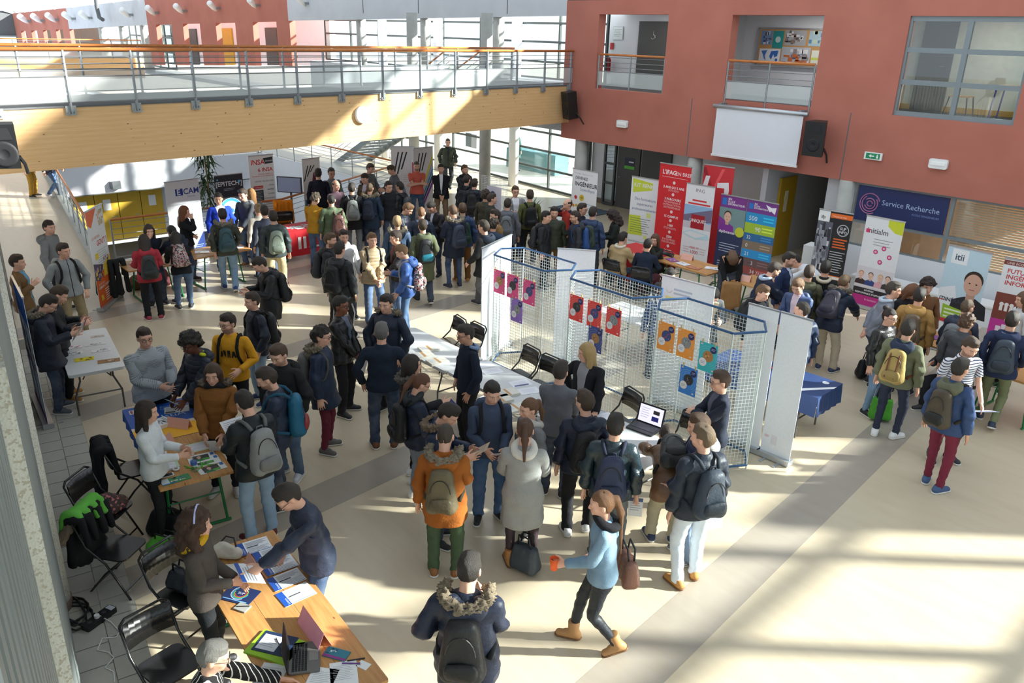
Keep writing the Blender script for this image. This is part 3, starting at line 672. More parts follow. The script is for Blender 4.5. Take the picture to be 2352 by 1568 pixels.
# ---- naked figure (T pose so fingers and face get a fine grid)
def make_body():
    F = Field(steps(-.93, .0045, -.70, .014, -.11, .005, .11, .014, .70, .0045, .93), steps(-.17, .005, .17), steps(-.01, .016, 1.30, .0052, 1.78))
    J = joints(0)
    F.cap((0, 0, .94), (0, 0, 1.08), .118, .105, .04, sy=.72, sx=1.12); F.cap((0, 0, 1.08), (0, 0, 1.32), .105, .125, .04, sy=.74, sx=1.12); F.cap((-.13, -.01, 1.41), (.13, -.01, 1.41), .045, .045, .04)
    F.cap((0, -.014, 1.40), (0, -.002, 1.60), .060, .053, .025)
    F.ell((0, -.004, 1.665), (.074, .094, .098), .01); F.ell((0, .036, 1.595), (.055, .06, .066), .03); F.ell((0, .078, 1.558), (.024, .018, .018), .02)
    F.ell((0, .079, 1.675), (.058, .02, .022), .02)
    for q in (-1, 1):
        F.ell((q*.033, .098, 1.647), (.017, .012, .011), .012, 'sub'); F.ell((q*.032, .082, 1.648), (.0135, .0125, .0115), .004)
        F.ell((q*.042, .066, 1.622), (.02, .018, .018), .02); F.ell((q*.077, -.006, 1.64), (.009, .02, .031), .006)
    F.cap((0, .092, 1.658), (0, .112, 1.617), .007, .011, .012); F.ell((0, .104, 1.612), (.017, .012, .009), .008)
    F.ell((0, .093, 1.585), (.022, .009, .0055), .006); F.ell((0, .092, 1.575), (.019, .009, .006), .005)
    for s_, sg in (('R', 1), ('L', -1)):
        X = lambda x, y=0, z=1.425: (sg*x, y-.012, z)
        F.cap(X(.15), X(.463), .042, .032, .03); F.cap(X(.463), X(.713), .033, .025, .02)
        F.cap(X(.71), X(.80), .028, .036, .015, sz=.55, sy=1.15)
        for r0, dy, ln in ((.032, .040, .070), (.011, .0135, .080), (-.0105, -.0145, .074), (-.031, -.041, .058)):
            F.cap(X(.79, r0), X(.80+ln, dy), .0092, .0072, .004)
        F.cap(X(.735, .024, 1.42), X(.772, .062, 1.415), .013, .0105, .01); F.cap(X(.772, .062, 1.415), X(.806, .080, 1.415), .0102, .0078, .004)
        F.cap(J['hip'+s_], J['kn'+s_], .065, .036, .03); F.cap(J['kn'+s_], J['an'+s_], .036, .028, .02); F.cap((J['an'+s_][0], -.02, .06), (J['an'+s_][0]+sg*.01, .09, .045), .028, .020, .02)
    v, f = F.mesh(); return relax(v, f, 2, .4), f
bv, bf = make_body()
BODY = [Tmpl(*decimate(bv, bf, 7600), 0), Tmpl(*decimate(bv, bf, 4200), 0)]
# curl of the fingers about the knuckles
def curler(cr, cl):
    def fn(T, v):
        v = v.copy()
        for s_, sg, a in (('R', 1, cr), ('L', -1, cl)):
            x = v[:, 0]*sg; m = (x > .785) & (v[:, 2] > 1.3) & (v[:, 1] < .062)
            t = np.clip((x[m]-.80)/.085, 0, 1); x0 = .80
            L = x[m]-x0; th = R_(a)*t; r = np.where(th > 1e-3, np.clip(L, 0, 1)/np.maximum(th, 1e-3), 0)
            nx = np.where(L > 0, np.where(th > 1e-3, r*np.sin(th), L), L); dz = np.where((L > 0) & (th > 1e-3), -r*(1-np.cos(th)), 0)
            zc = v[m, 2]-1.425; v[m, 0] = sg*(x0+nx-np.where(L > 0, np.sin(th)*-zc, 0)*1.0); v[m, 2] = 1.425+dz+zc*np.cos(th)
        return v
    return fn
# ---- clothing, grown around the same skeleton with hanging arms
ARM = 58
def make_top(kind):
    P = dict(sweater=(.875, 1.0, 1.0), jacket=(.84, 1.1, 1.18), parka=(.70, 1.13, 1.22), coat=(.54, 1.06, 1.08), tee=(.90, 1.0, 1.05), shirt=(.83, 1.06, 1.12))[kind]
    hem, wid, arm = P; J = joints(ARM)
    F = Field(steps(-.60, .011, .60), steps(-.23, .011, .23), steps(hem-.03, .011, 1.56))
    for z0, z1, r0, r1 in ((min(hem, .86), .93, .163, .155), (.93, 1.15, .155, .133), (1.15, 1.34, .133, .146)): F.cap((0, 0, z0), (0, -.003, z1), r0*wid, r1*wid, .05, sy=.80, sx=1.14)
    if hem < .8: F.cap((0, 0, hem-.05), (0, 0, 1.0), .185*wid, .15*wid, .03, sy=.88, sx=1.10)
    F.cap((-.13, -.012, 1.385), (.13, -.012, 1.385), .057*wid, .057*wid, .05)
    F.cap((0, -.012, 1.40), (0, -.008, 1.492), .086, .073, .035)
    for s_, sg in (('R', 1), ('L', -1)):
        r = .064*arm
        F.cap(J['sh'+s_]+np.array((-sg*.006, 0, -.012)), J['el'+s_], r*.9, r*.88, .035); F.cap(J['el'+s_], J['wr'+s_], r*.88, r*.70, .02)
    u = (J['wrR']-J['shR']); u = u/np.linalg.norm(u); lim = .535 if kind != 'tee' else .20
    def cut(X, Y, Z):
        a = np.abs(X)*u[0]+Z*u[2]-(J['shR'][0]*u[0]+J['shR'][2]*u[2]); q = np.where(np.abs(X) > .20, a-lim, -1)
        return np.maximum(np.maximum(hem-Z, Z-1.515), q)
    F.clip(cut)
    v, f = F.mesh(); v = relax(v, f, 1, .4)
    n = normals(v, f); z = v[:, 2]; am = .0055 if kind != 'tee' else .003
    wr = noise3(v*np.array((1, 1, 2.2)), 26, hash(kind) % 99 if False else len(kind))*am+noise3(v, 60, 3)*am*.35
    if kind in ('jacket', 'parka'): wr = wr*1.35
    el = np.minimum(np.linalg.norm(v-J['elR'], axis=1), np.linalg.norm(v-J['elL'], axis=1)); wr = wr*(1+1.3*np.exp(-(el/.1)**2))*ss((1.5-z)/.06)
    v = v+n*wr[:, None]
    return Tmpl(*decimate(v, f, 3400), ARM)
TOPS = {k: make_top(k) for k in ('sweater', 'jacket', 'parka', 'coat', 'tee', 'shirt')}
def make_legs(kind):
    F = Field(steps(-.26, .0115, .26), steps(-.2, .0115, .2), steps(.03, .0125, 1.03)); J = joints(0); a, b, c_ = dict(slim=(.084, .056, .042), jeans=(.088, .066, .057), loose=(.094, .076, .069))[kind]
    F.cap((0, 0, .92), (0, 0, .99), .116, .108, .04, sy=.80, sx=1.1)
    for s_, sg in (('R', 1), ('L', -1)):
        F.cap((sg*.07, -.02, .89), (sg*.075, -.02, .85), .078, .085, .03)
        F.cap(J['hip'+s_], J['kn'+s_], a, b, .028); F.cap(J['kn'+s_], (J['an'+s_][0], -.01, .07), b, c_, .018)
    F.clip(lambda X, Y, Z: np.maximum(.065-Z, Z-1.0)+0*X+0*Y)
    v, f = F.mesh(); v = relax(v, f, 1, .4); n = normals(v, f)
    wr = noise3(v*np.array((1, 1, 2.6)), 30, 5)*.004*(1+2.2*np.exp(-((v[:, 2]-.1)/.07)**2)+1.2*np.exp(-((v[:, 2]-.5)/.07)**2)); v = v+n*wr[:, None]
    return Tmpl(*decimate(v, f, 2400), 0)
LEGS = {k: make_legs(k) for k in ('slim', 'jeans', 'loose')}
def make_shoe(sg, boot=False):
    x = sg*.097; F = Field(steps(x-.075, .006, x+.095), steps(-.12, .006, .24), steps(-.012, .006, .24 if boot else .15))
    F.cap((x, -.05, .045), (x+sg*.015, .12, .035), .042, .036, .02); F.cap((x, -.03, .07), (x+sg*.004, .05, .06), .042, .035, .02)
    if boot: F.cap((x, -.015, .08), (x, -.015, .22), .05, .056, .02)
    else: F.cap((x, -.02, .07), (x, -.02, .11), .043, .043, .01)
    top = .21 if boot else .105
    F.clip(lambda X, Y, Z: np.maximum(.022-Z, Z-top)+0*X+0*Y); v, f = F.mesh(); up = rigid(*decimate(relax(v, f, 1), f, 420), 'ftR' if sg > 0 else 'ftL')
    G = Field(F.x, F.y, F.z); G.cap((x, -.052, .03), (x+sg*.016, .125, .03), .046, .042, .02); G.clip(lambda X, Y, Z: np.maximum(.001-Z, Z-.024)+0*X+0*Y)
    v, f = G.mesh(); return up, rigid(*decimate(v, f, 160), 'ftR' if sg > 0 else 'ftL')
SHOE = {(sg, b): make_shoe(sg, b) for sg in (1, -1) for b in (False, True)}
# ---- hair styles (rigid on the head)
def make_hair(kind):
    lo = {'long': 1.28, 'pony': 1.22, 'longpony': 1.05, 'medium': 1.36, 'curly_long': 1.32}.get(kind, 1.52)
    big = kind in ('afro', 'curly_long', 'bushy')
    F = Field(steps(-.17, .007, .17), steps(-.26, .007, .17), steps(lo, .007, 1.84))
    g = dict(buzz=.004, short=.012, quiff=.013, bald=.007, curly=.022, afro=.042, long=.016, medium=.016, pony=.009, longpony=.009, bun=.009, curly_long=.03, bushy=.03).get(kind, .012)
    F.ell((0, -.006, 1.668), (.074+g, .094+g, .100+g*1.15), .01)
    if kind == 'quiff': F.ell((0, .045, 1.757), (.052, .042, .026), .02)
    if kind == 'short': F.ell((.012, .03, 1.755), (.055, .05, .02), .02)
    if kind in ('pony', 'longpony'):
        F.ell((0, -.105, 1.70), (.026, .03, .026), .015); F.cap((0, -.12, 1.70), (0, -.15, 1.56), .026, .033, .02)
        F.cap((0, -.15, 1.56), (0, -.135, 1.36 if kind == 'pony' else 1.16), .033, .012, .02, sy=.7)
    if kind == 'bun': F.ell((0, -.085, 1.755), (.042, .042, .038), .012)
    if kind == 'long':
        F.cap((0, -.06, 1.62), (0, -.085, 1.36), .085, .07, .03, sy=.62)
        for q in (-1, 1): F.cap((q*.07, -.02, 1.66), (q*.083, .0, 1.40), .034, .03, .03); F.cap((q*.06, .02, 1.70), (q*.08, .03, 1.5), .025, .022, .02)
    if kind == 'medium':
        F.cap((0, -.05, 1.62), (0, -.07, 1.46), .085, .075, .03, sy=.7)
        for q in (-1, 1): F.cap((q*.07, -.01, 1.66), (q*.08, .015, 1.48), .033, .03, .03)
    if kind == 'curly_long':
        F.cap((0, -.06, 1.62), (0, -.08, 1.45), .115, .11, .03, sy=.75)
        for q in (-1, 1): F.cap((q*.085, -.02, 1.66), (q*.10, .0, 1.47), .045, .05, .03)
    def cut(X, Y, Z):
        face = np.maximum.reduce([Y-(-.0)+0*Z, 1e-3*X*0+Z-1.70-.012*(np.abs(X) < .05)-.0, np.abs(X)-.068])   # inside face window <0 ... opened below
        front = np.where((Y > .035) & (Z < 1.705+.25*np.maximum(0, .06-np.abs(X))*.3), .02, -1.0)
        side = np.where((Y > -.012) & (Y <= .036) & (Z < 1.665) & (np.abs(X) < .3), .02, -1.0)
        ear = np.where((Y > -.034) & (Y <= .036) & (Z < 1.66), .02, -1.0)
        nape = np.where((Z < 1.575+.15*np.maximum(0, Y+.06)), .02, -1.0)
        if kind in ('long', 'medium', 'curly_long'):
            front = np.where((Y > .03) & (Z < 1.71) & (np.abs(X) < .058+.03*(Z < 1.6)), .02, -1.0); side = ear = np.where((np.abs(X) < .05) & (Y > .0) & (Z < 1.64), .02, -1.); nape = np.full_like(front, -1.)
        if kind in ('pony', 'longpony', 'bun'): nape = np.where((Z < 1.585) & (Y > -.115), .02, -1.0)
        r = np.maximum(np.maximum(front, side), np.maximum(ear, nape))
        if kind == 'bald': r = np.maximum(r, np.where((Z > 1.705) & (Y > -.075) | (Z > 1.73), .02, -1.))
        return r
    c_ = cut(F.x[:, None, None]+0*F.y[None, :, None]+0*F.z, F.y[None, :, None]+0*F.z+0*F.x[:, None, None], F.z[None, None, :]+0*F.x[:, None, None]+0*F.y[None, :, None])
    F.d = np.where(c_ > 0, np.maximum(F.d, .006), F.d).astype(np.float32)
    v, f = F.mesh(); v = relax(v, f, 2, .5); n = normals(v, f); a, sc = (.015, 85) if kind in ('curly', 'afro', 'curly_long', 'bushy') else (.0035, 120)
    q = v*np.array((1, 1, 1 if a > .005 else .35)); v = v+n*((noise3(q, sc, 2)*.8+noise3(q, sc*2, 4)*.5)*a)[:, None]
    return rigid(*decimate(v, f, 3000 if a > .005 else 1500 if lo < 1.5 else 900), 'head')
HAIR = {k: make_hair(k) for k in ('buzz', 'short', 'quiff', 'bald', 'curly', 'afro', 'long', 'medium', 'pony', 'longpony', 'bun', 'curly_long')}
# ---- hood lying on the back, fur trim, scarf
def make_hood():
    F = Field(steps(-.2, .009, .2), steps(-.26, .009, .14), steps(1.24, .009, 1.62)); 
    for a in np.linspace(-150, -30, 9):
        x, y = .105*math.cos(R_(a)), -.02+.105*math.sin(R_(a)); F.cap((x, y, 1.49), (x*1.05, y*1.12, 1.44), .038, .05, .03)
    F.ell((0, -.12, 1.42), (.115, .07, .09), .04); F.ell((0, -.115, 1.53), (.07, .045, .06), .03, 'sub')
    v, f = F.mesh(); v = relax(v, f, 2); n = normals(v, f); v = v+n*(noise3(v, 50, 8)*.006)[:, None]
    t_ = Tmpl(*decimate(v, f, 900), 0); t_.W[:] = 0; t_.W[:, BI['chest']] = 1; return t_
def make_ring(r, zoff, th, fuzzy, back=True):
    F = Field(steps(-.22, .008, .22), steps(-.28, .008, .2), steps(1.30, .008, 1.66)); A = np.linspace(-200, 20, 15) if back else np.linspace(0, 360, 19)
    P = [(r*1.12*math.cos(R_(a)), -.03+r*math.sin(R_(a)), zoff+.045*math.sin(R_(a))) for a in A]
    for a, b in zip(P[:-1], P[1:]): F.cap(a, b, th, th, .015)
    v, f = F.mesh(); n = normals(v, f)
    if fuzzy: v = v+n*((noise3(v, 160, 4)+noise3(v, 330, 6)*1.1)*.014)[:, None]
    else: v = v+n*(noise3(v, 40, 4)*.008)[:, None]
    t_ = Tmpl(*decimate(v, f, 2600 if fuzzy else 900), 0); t_.W[:] = 0; t_.W[:, BI['chest']] = 1; return t_
HOOD = make_hood(); FUR = make_ring(.128, 1.525, .032, True); SCARF = make_ring(.086, 1.49, .038, False, False); COLLAR = make_ring(.088, 1.5, .024, False)
# ================================================================ figure materials (colour comes from each object's own colour)
def obj_col(t):
    oi = t.n('ShaderNodeObjectInfo'); return oi.outputs['Color'], oi
def attr(t, name, kind='GEOMETRY'):
    a = t.n('ShaderNodeAttribute', _attribute_type=kind, _attribute_name=name); return a
def restxyz(t):
    a = attr(t, 'rest'); s_ = t.n('ShaderNodeSeparateXYZ'); t.l(a.outputs['Vector'], s_.inputs[0]); return a.outputs['Vector'], s_.outputs[0], s_.outputs[1], s_.outputs[2]
def lt(t, a, b): return t.math('LESS_THAN', a, b)
def ellmask(t, x, z, cx, cz, rx, rz):
    ax = t.math('DIVIDE', t.math('SUBTRACT', t.math('ABSOLUTE', x) if cx else x, cx), rx); az = t.math('DIVIDE', t.math('SUBTRACT', z, cz), rz)
    return lt(t, t.math('ADD', t.math('MULTIPLY', ax, ax), t.math('MULTIPLY', az, az)), 1.0)
t = NT('skin'); col, oi = obj_col(t); rv, x, y, z = restxyz(t); fr_ = t.math('GREATER_THAN', y, .045)
n = t.noise(rv, 35, 3); c = t.mix(t.math('MULTIPLY', n, .25), col, srgb(190, 110, 90))
cheek = t.math('MULTIPLY', ellmask(t, x, z, .042, 1.617, .02, .018), fr_); c = t.mix(t.math('MULTIPLY', cheek, .14), c, srgb(205, 90, 80))
bz = t.math('MULTIPLY', t.math('MULTIPLY', lt(t, z, 1.603), t.math('GREATER_THAN', z, 1.53)), t.math('GREATER_THAN', y, -.002)); bn_ = t.math('MULTIPLY', bz, t.math('SUBTRACT', 1.0, oi.outputs['Alpha']))
c = t.mix(t.math('MULTIPLY', bn_, t.math('ADD', .55, t.math('MULTIPLY', n, .5)), clamp=True), c, srgb(58, 42, 32))
lips = t.math('MULTIPLY', ellmask(t, x, z, 0, 1.580, .023, .0085), fr_); c = t.mix(t.math('MULTIPLY', lips, .6), c, srgb(165, 82, 78))
brow = t.math('MULTIPLY', ellmask(t, x, z, .034, 1.6715, .021, .0042), fr_); c = t.mix(t.math('MULTIPLY', brow, .85), c, srgb(45, 32, 24))
eye = t.math('MULTIPLY', ellmask(t, x, z, .032, 1.648, .0128, .0058), fr_); c = t.mix(eye, c, srgb(225, 220, 212))
iris = t.math('MULTIPLY', ellmask(t, x, z, .032, 1.648, .0056, .0056), fr_); c = t.mix(iris, c, srgb(40, 28, 20))
t.base(c); MATS['skin'] = t.done(.55); t.b.inputs['Subsurface Weight'].default_value = 0
t = NT('hair'); col, oi = obj_col(t); rv, x, y, z = restxyz(t); mp = t.n('ShaderNodeMapping'); mp.inputs['Scale'].default_value = (1, 1, .25); t.l(rv, mp.inputs[0])
n = t.noise(mp.outputs[0], 190, 4, .7); t.base(t.mix(n, t.mix(.55, col, (0, 0, 0)), t.mix(.08, col, (.5, .42, .34)))); t.bump(n, .8, .01); MATS['hair'] = t.done(.5, spec=.35)
t = NT('fur'); col, oi = obj_col(t); rv, x, y, z = restxyz(t); n = t.noise(rv, 130, 4, .7); t.base(t.mix(n, t.mix(.6, col, (.02, .015, .01)), t.mix(.45, col, (.8, .72, .6)))); t.bump(n, 1, .02); MATS['fur'] = t.done(.9)
def cloth_mat(name, rough, bscale, bstr, kind='plain', spec=.3):
    t = NT(name); col, oi = obj_col(t); rv, x, y, z = restxyz(t)
    n = t.noise(rv, 9, 4); c = t.mix(t.math('MULTIPLY', n, .55), col, t.mix(.55, col, (0, 0, 0)))
    h = t.noise(rv, bscale, 3)
    if kind == 'puffer':
        w_ = t.math('ABSOLUTE', t.math('SINE', t.math('MULTIPLY', z, 52.0))); h = t.math('ADD', t.math('POWER', w_, .5), t.math('MULTIPLY', h, .3))
    if kind == 'denim':
        n2 = t.noise(rv, 5, 2); f1 = t.math('MULTIPLY', t.math('GREATER_THAN', n2, .0), t.math('SUBTRACT', t.math('MULTIPLY', n2, 2.2), .75), clamp=True); c = t.mix(t.math('MULTIPLY', f1, .30), c, t.mix(.45, col, (.75, .82, .9)))
    if kind == 'herring':
        wv = t.n('ShaderNodeTexNoise', Scale=260, Detail=2); t.l(rv, wv.inputs['Vector']); c = t.mix(t.math('MULTIPLY', wv.outputs[0], .8), c, t.mix(.5, col, (.7, .7, .7)))
    if kind == 'stripes':
        sgn_ = t.math('GREATER_THAN', t.math('SINE', t.math('MULTIPLY', z, 200.0)), .55); c = t.mix(sgn_, c, srgb(40, 46, 80))
    if kind == 'bandstripes':
        sgn_ = t.math('GREATER_THAN', t.math('SINE', t.math('ADD', t.math('MULTIPLY', x, 170.0), t.math('MULTIPLY', z, 30.0))), .86); c = t.mix(sgn_, c, srgb(225, 222, 215))
    if kind == 'lines':
        sg2 = t.math('MULTIPLY', t.math('GREATER_THAN', t.math('SINE', t.math('MULTIPLY', z, 330.0)), .5), t.math('GREATER_THAN', t.noise(rv, 7, 2), .52)); c = t.mix(t.math('MULTIPLY', sg2, .6), c, srgb(70, 74, 80))
    if kind == 'floral':
        vo = t.n('ShaderNodeTexVoronoi', Scale=42); t.l(rv, vo.inputs['Vector']); sp_ = t.n('ShaderNodeSeparateColor'); t.l(vo.outputs['Color'], sp_.inputs[0])
        c = t.mix(t.math('GREATER_THAN', sp_.outputs[0], .55), c, srgb(70, 62, 66)); c = t.mix(t.math('GREATER_THAN', sp_.outputs[1], .82), c, srgb(200, 120, 120))
    # open front showing the layer beneath, and a zip line
    ac = attr(t, 'accent', 'OBJECT'); op = attr(t, 'open_front', 'OBJECT').outputs['Fac']; ft = t.math('GREATER_THAN', y, .03)
    wid = t.math('MULTIPLY', op, t.math('ADD', .25, t.math('MULTIPLY', t.math('SUBTRACT', z, .95), 1.7, clamp=True))); ax = t.math('ABSOLUTE', x)
    mk = t.math('MULTIPLY', t.math('MULTIPLY', ft, lt(t, ax, wid)), lt(t, z, 1.6)); c = t.mix(mk, c, ac.outputs['Color'])
    zp = attr(t, 'zip', 'OBJECT').outputs['Fac']; mz = t.math('MULTIPLY', t.math('MULTIPLY', ft, lt(t, ax, .006)), zp); c = t.mix(mz, c, srgb(30, 30, 32))
    t.base(c); t.bump(h, bstr, .012); MATS[name] = t.done(rough, spec=spec); return t.m
cloth_mat('cloth', .85, 45, .35); cloth_mat('knit', .95, 120, .5); cloth_mat('puffer', .55, 40, .7, 'puffer', .4); cloth_mat('leather', .34, 60, .4, spec=.5); cloth_mat('denim', .85, 90, .3, 'denim')
cloth_mat('herringbone', .95, 160, .4, 'herring'); cloth_mat('striped', .9, 80, .2, 'stripes'); cloth_mat('floral', .85, 60, .3, 'floral'); cloth_mat('pinlines', .9, 60, .3, 'lines'); cloth_mat('slantstripes', .9, 60, .3, 'bandstripes'); cloth_mat('nylon', .5, 35, .4)
t = NT('shoe'); col, oi = obj_col(t); t.base(col); MATS['shoe'] = t.done(.55)
# ================================================================ pose solver
def Rx(a): c, s_ = math.cos(R_(a)), math.sin(R_(a)); return np.array([[1, 0, 0], [0, c, -s_], [0, s_, c]])
def Ry(a): c, s_ = math.cos(R_(a)), math.sin(R_(a)); return np.array([[c, 0, s_], [0, 1, 0], [-s_, 0, c]])
def Rz(a): c, s_ = math.cos(R_(a)), math.sin(R_(a)); return np.array([[c, -s_, 0], [s_, c, 0], [0, 0, 1]])
def ik(a, tgt, l1, l2, pole):
    v = tgt-a; d = np.linalg.norm(v); m = (l1+l2)*.998
    if d > m: v = v*m/d; tgt = a+v; d = m
    if d < .08: v = v/max(d, 1e-6)*.08; d = .08; tgt = a+v
    u = v/d; x = (l1*l1-l2*l2+d*d)/(2*d); h = math.sqrt(max(l1*l1-x*x, 1e-8)); p = pole-u*(pole@u); p = p/np.linalg.norm(p)
    return a+u*x+p*h, tgt
def solve(ps):
    J = joints(0); P = {}; lean = ps.get('lean', 0); side = ps.get('side', 0); tw = ps.get('twist', 0)
    feet = {s_: np.array(ps.get('f'+s_, (sg*.11, 0, sg*-12)), float) for s_, sg in (('R', 1), ('L', -1))}
    p0 = np.array([ps.get('px', 0), ps.get('py', -.33*math.sin(R_(lean)) if not ps.get('sit') else 0), ps.get('pz', .95)])
    Rp = Ry(side*.4) @ Rx(-(lean*ps.get('pl', .42))); hip = lambda s_: p0+Rp @ (J['hip'+s_]-J['pelvis'])
    for _ in range(30):
        far = max(np.linalg.norm(np.array([feet[s_][0], feet[s_][1], .085+(feet[s_][3] if len(feet[s_]) > 3 else 0)])-hip(s_)) for s_ in 'RL')
        if far <= .836: break
        p0[2] -= .006
    P['pelvis'] = (p0, Rp); a = p0+Rp @ (J['spine']-J['pelvis']); Rs = Ry(side*.7) @ Rx(-lean*.75); P['spine'] = (a, Rs)
    b = a+Rs @ (J['chest']-J['spine']); Rcst = Ry(side) @ Rz(tw) @ Rx(-lean); P['chest'] = (b, Rcst)
    hy, hp = ps.get('hy', 0), ps.get('hp', 6); Rh = Rz(hy) @ Ry(ps.get('ht', 0)) @ Rx(-hp); Rn = Rz(tw*.5+hy*.4) @ Rx(-(lean*.5+hp*.5))
    c = b+Rcst @ (J['neck']-J['chest']); P['neck'] = (c, Rn); P['head'] = (c+Rn @ (J['head']-J['neck']), Rh)
    out = {}
    for s_, sg in (('R', 1), ('L', -1)):
        sh = b+Rcst @ (J['sh'+s_]-J['chest']); tgt = ps.get('h'+s_)
        tgt = sh+np.array((sg*.075, .03, -.525)) if tgt is None else np.array(tgt, float)
        pole = np.array(ps.get('e'+s_, (sg*.5, -1.0, -.35)), float); el, wr = ik(sh, tgt, .285, .25, pole)
        u, fo = el-sh, wr-el; n = np.cross(u, fo)
        if np.linalg.norm(n) < .004: n = np.cross(u, Rcst @ np.array((0, 1., 0)))
        P['ua'+s_] = (sh, frame(u, n)); P['fa'+s_] = (el, frame(fo, n)); hd = fo/np.linalg.norm(fo)
        hn = n; hdv = ps.get('d'+s_)
        if hdv is not None: hd = np.array(hdv, float)
        if ps.get('p'+s_) is not None: hn = np.array(ps['p'+s_], float)*(-1 if s_ == 'R' else 1)
        P['hd'+s_] = (wr, frame(hd, hn)); out['w'+s_] = wr; out['hand'+s_] = wr+hd/np.linalg.norm(hd)*.09
        ft = feet[s_]; lift = ft[3] if len(ft) > 3 else 0; ank = np.array([ft[0], ft[1], .085+lift]); hp_ = hip(s_); toe = ft[2]; fd = np.array((math.sin(R_(-toe)), math.cos(R_(-toe)), 0))
        fd = Rz(toe) @ np.array((0, 1., 0))
        kn, an = ik(hp_, ank, .4252, .4158, fd*1.0+np.array((sg*.12, 0, .15 if ps.get('sit') else 0)))
        P['th'+s_] = (hp_, frame(kn-hp_, -np.cross(fd, (0, 0, 1.)))); P['sh'+s_+'_'] = (kn, frame(an-kn, -np.cross(fd, (0, 0, 1.))))
        P['ft'+s_] = (an, Rz(toe) @ Rx(-(ft[4] if len(ft) > 4 else 0)))
    out['head'] = P['head'][0]+P['head'][1] @ np.array((0, .012, .10)); return P, out
# ================================================================ named poses
def mixp(*ds):
    o = {}
    for d_ in ds: o.update(d_)
    return o
POSES = {
 'stand': {}, 'weight': dict(fR=(.13, .05, -22), fL=(-.09, -.03, 8), side=2, px=.02), 'weight2': dict(fL=(-.13, .06, 20), fR=(.08, -.03, -6), side=-2, px=-.02),
 'pockets': dict(hR=(.23, .07, .93), hL=(-.23, .07, .93), eR=(1, -.6, 0), eL=(-1, -.6, 0)),
 'hold': dict(hR=(.11, .30, 1.12), hL=(-.11, .30, 1.12), hp=28), 'read': dict(hR=(.12, .30, 1.18), hL=(-.10, .30, 1.18), hp=36, lean=4),
 'holdlow': dict(hR=(.10, .27, .98), hL=(-.10, .27, .98), hp=10), 'clasp': dict(hR=(.03, .22, .93), hL=(-.04, .23, .90), hp=2),
 'back': dict(hR=(.04, -.20, .93), hL=(-.04, -.22, .96), eR=(1, -.2, 0), eL=(-1, -.2, 0)),
 'crossed': dict(hR=(-.12, .21, 1.20), hL=(.12, .24, 1.18), eR=(1, .3, -.6), eL=(-1, .3, -.6)),
 'chin': dict(hR=(.04, .17, 1.50), hL=(.10, .20, 1.12), eR=(.4, .3, -1)), 'talk': dict(hR=(.18, .34, 1.18), hL=(-.24, .1, .92), hp=2),
 'talk2': dict(hR=(.14, .34, 1.2), hL=(-.16, .32, 1.1), hp=4), 'strap': dict(hR=(.13, .19, 1.28), eR=(.6, -.5, -1), hL=None),
 'strap2': dict(hL=(-.13, .19, 1.28), eL=(-.6, -.5, -1)), 'walk': dict(fR=(.08, .20, -4), fL=(-.08, -.2, 4, .045, 24), lean=4, hR=(.22, -.12, .90), hL=(-.22, .18, .95)),
 'walk2': dict(fL=(-.08, .19, 4), fR=(.08, -.19, -4, .045, 24), lean=4, hL=(-.22, -.12, .90), hR=(.22, .18, .95)),
 'leanover': dict(lean=48, hR=(.22, .60, .80), hL=(-.22, .60, .80), hp=40, pR=(0, 0, -1), pL=(0, 0, -1)), 'leanover2': dict(lean=34, hR=(.2, .52, .84), hL=(-.2, .50, .84), hp=34),
 'bend': dict(lean=80, hR=(.14, .62, .55), hL=(-.14, .62, .55), hp=95), 'bendlap': dict(lean=78, hR=(.2, .70, .80), hL=(-.2, .68, .80), hp=70),
 'sit': dict(sit=1, pz=.545, py=0, fR=(.13, .42, -6), fL=(-.13, .42, 6), hR=(.16, .40, .78), hL=(-.16, .40, .78), lean=14, hp=16),
 'sitread': dict(sit=1, pz=.545, py=0, fR=(.12, .40, -4), fL=(-.12, .40, 4), hR=(.12, .40, .80), hL=(-.12, .40, .80), lean=20, hp=34),
 'sitchin': dict(sit=1, pz=.545, py=0, fR=(.12, .40, -4), fL=(-.12, .40, 4), hR=(.2, .42, .78), hL=(-.07, .33, 1.10), eL=(-.8, .6, -1), lean=18, hp=8, hy=20),
 'phone': dict(hR=(.08, .28, 1.2), hp=30, hL=None), 'face': dict(hR=(.05, .15, 1.52), eR=(.8, .4, -.6), hL=(-.2, .1, .95)), 'hip': dict(hR=(.26, -.02, 1.0), eR=(1, -.6, .2), hL=None),
}
SKIN = [srgb(224, 176, 150), srgb(205, 158, 130), srgb(120, 78, 54), srgb(84, 55, 40)]
SHARED = {}
def put_mesh(name, v, f, mat, parent, rest=None, col=None, smooth=True):
    me = bpy.data.meshes.new(name); n = len(v); me.vertices.add(n); me.vertices.foreach_set('co', np.asarray(v, np.float32).ravel())
    k = f.shape[1]; me.loops.add(len(f)*k); me.loops.foreach_set('vertex_index', f.astype(np.int32).ravel()); me.polygons.add(len(f))
    me.polygons.foreach_set('loop_start', np.arange(len(f), dtype=np.int32)*k); me.polygons.foreach_set('loop_total', np.full(len(f), k, np.int32)); me.update(calc_edges=True)
    if rest is not None: me.attributes.new('rest', 'FLOAT_VECTOR', 'POINT').data.foreach_set('vector', np.asarray(rest, np.float32).ravel())
    if smooth: me.shade_smooth()
    me.materials.append(MATS[mat] if isinstance(mat, str) else mat); o = bpy.data.objects.new(name, me); COL.objects.link(o); o.parent = parent
    if col is not None: o.color = (*col[:3], col[3] if len(col) > 3 else 1)
    return o
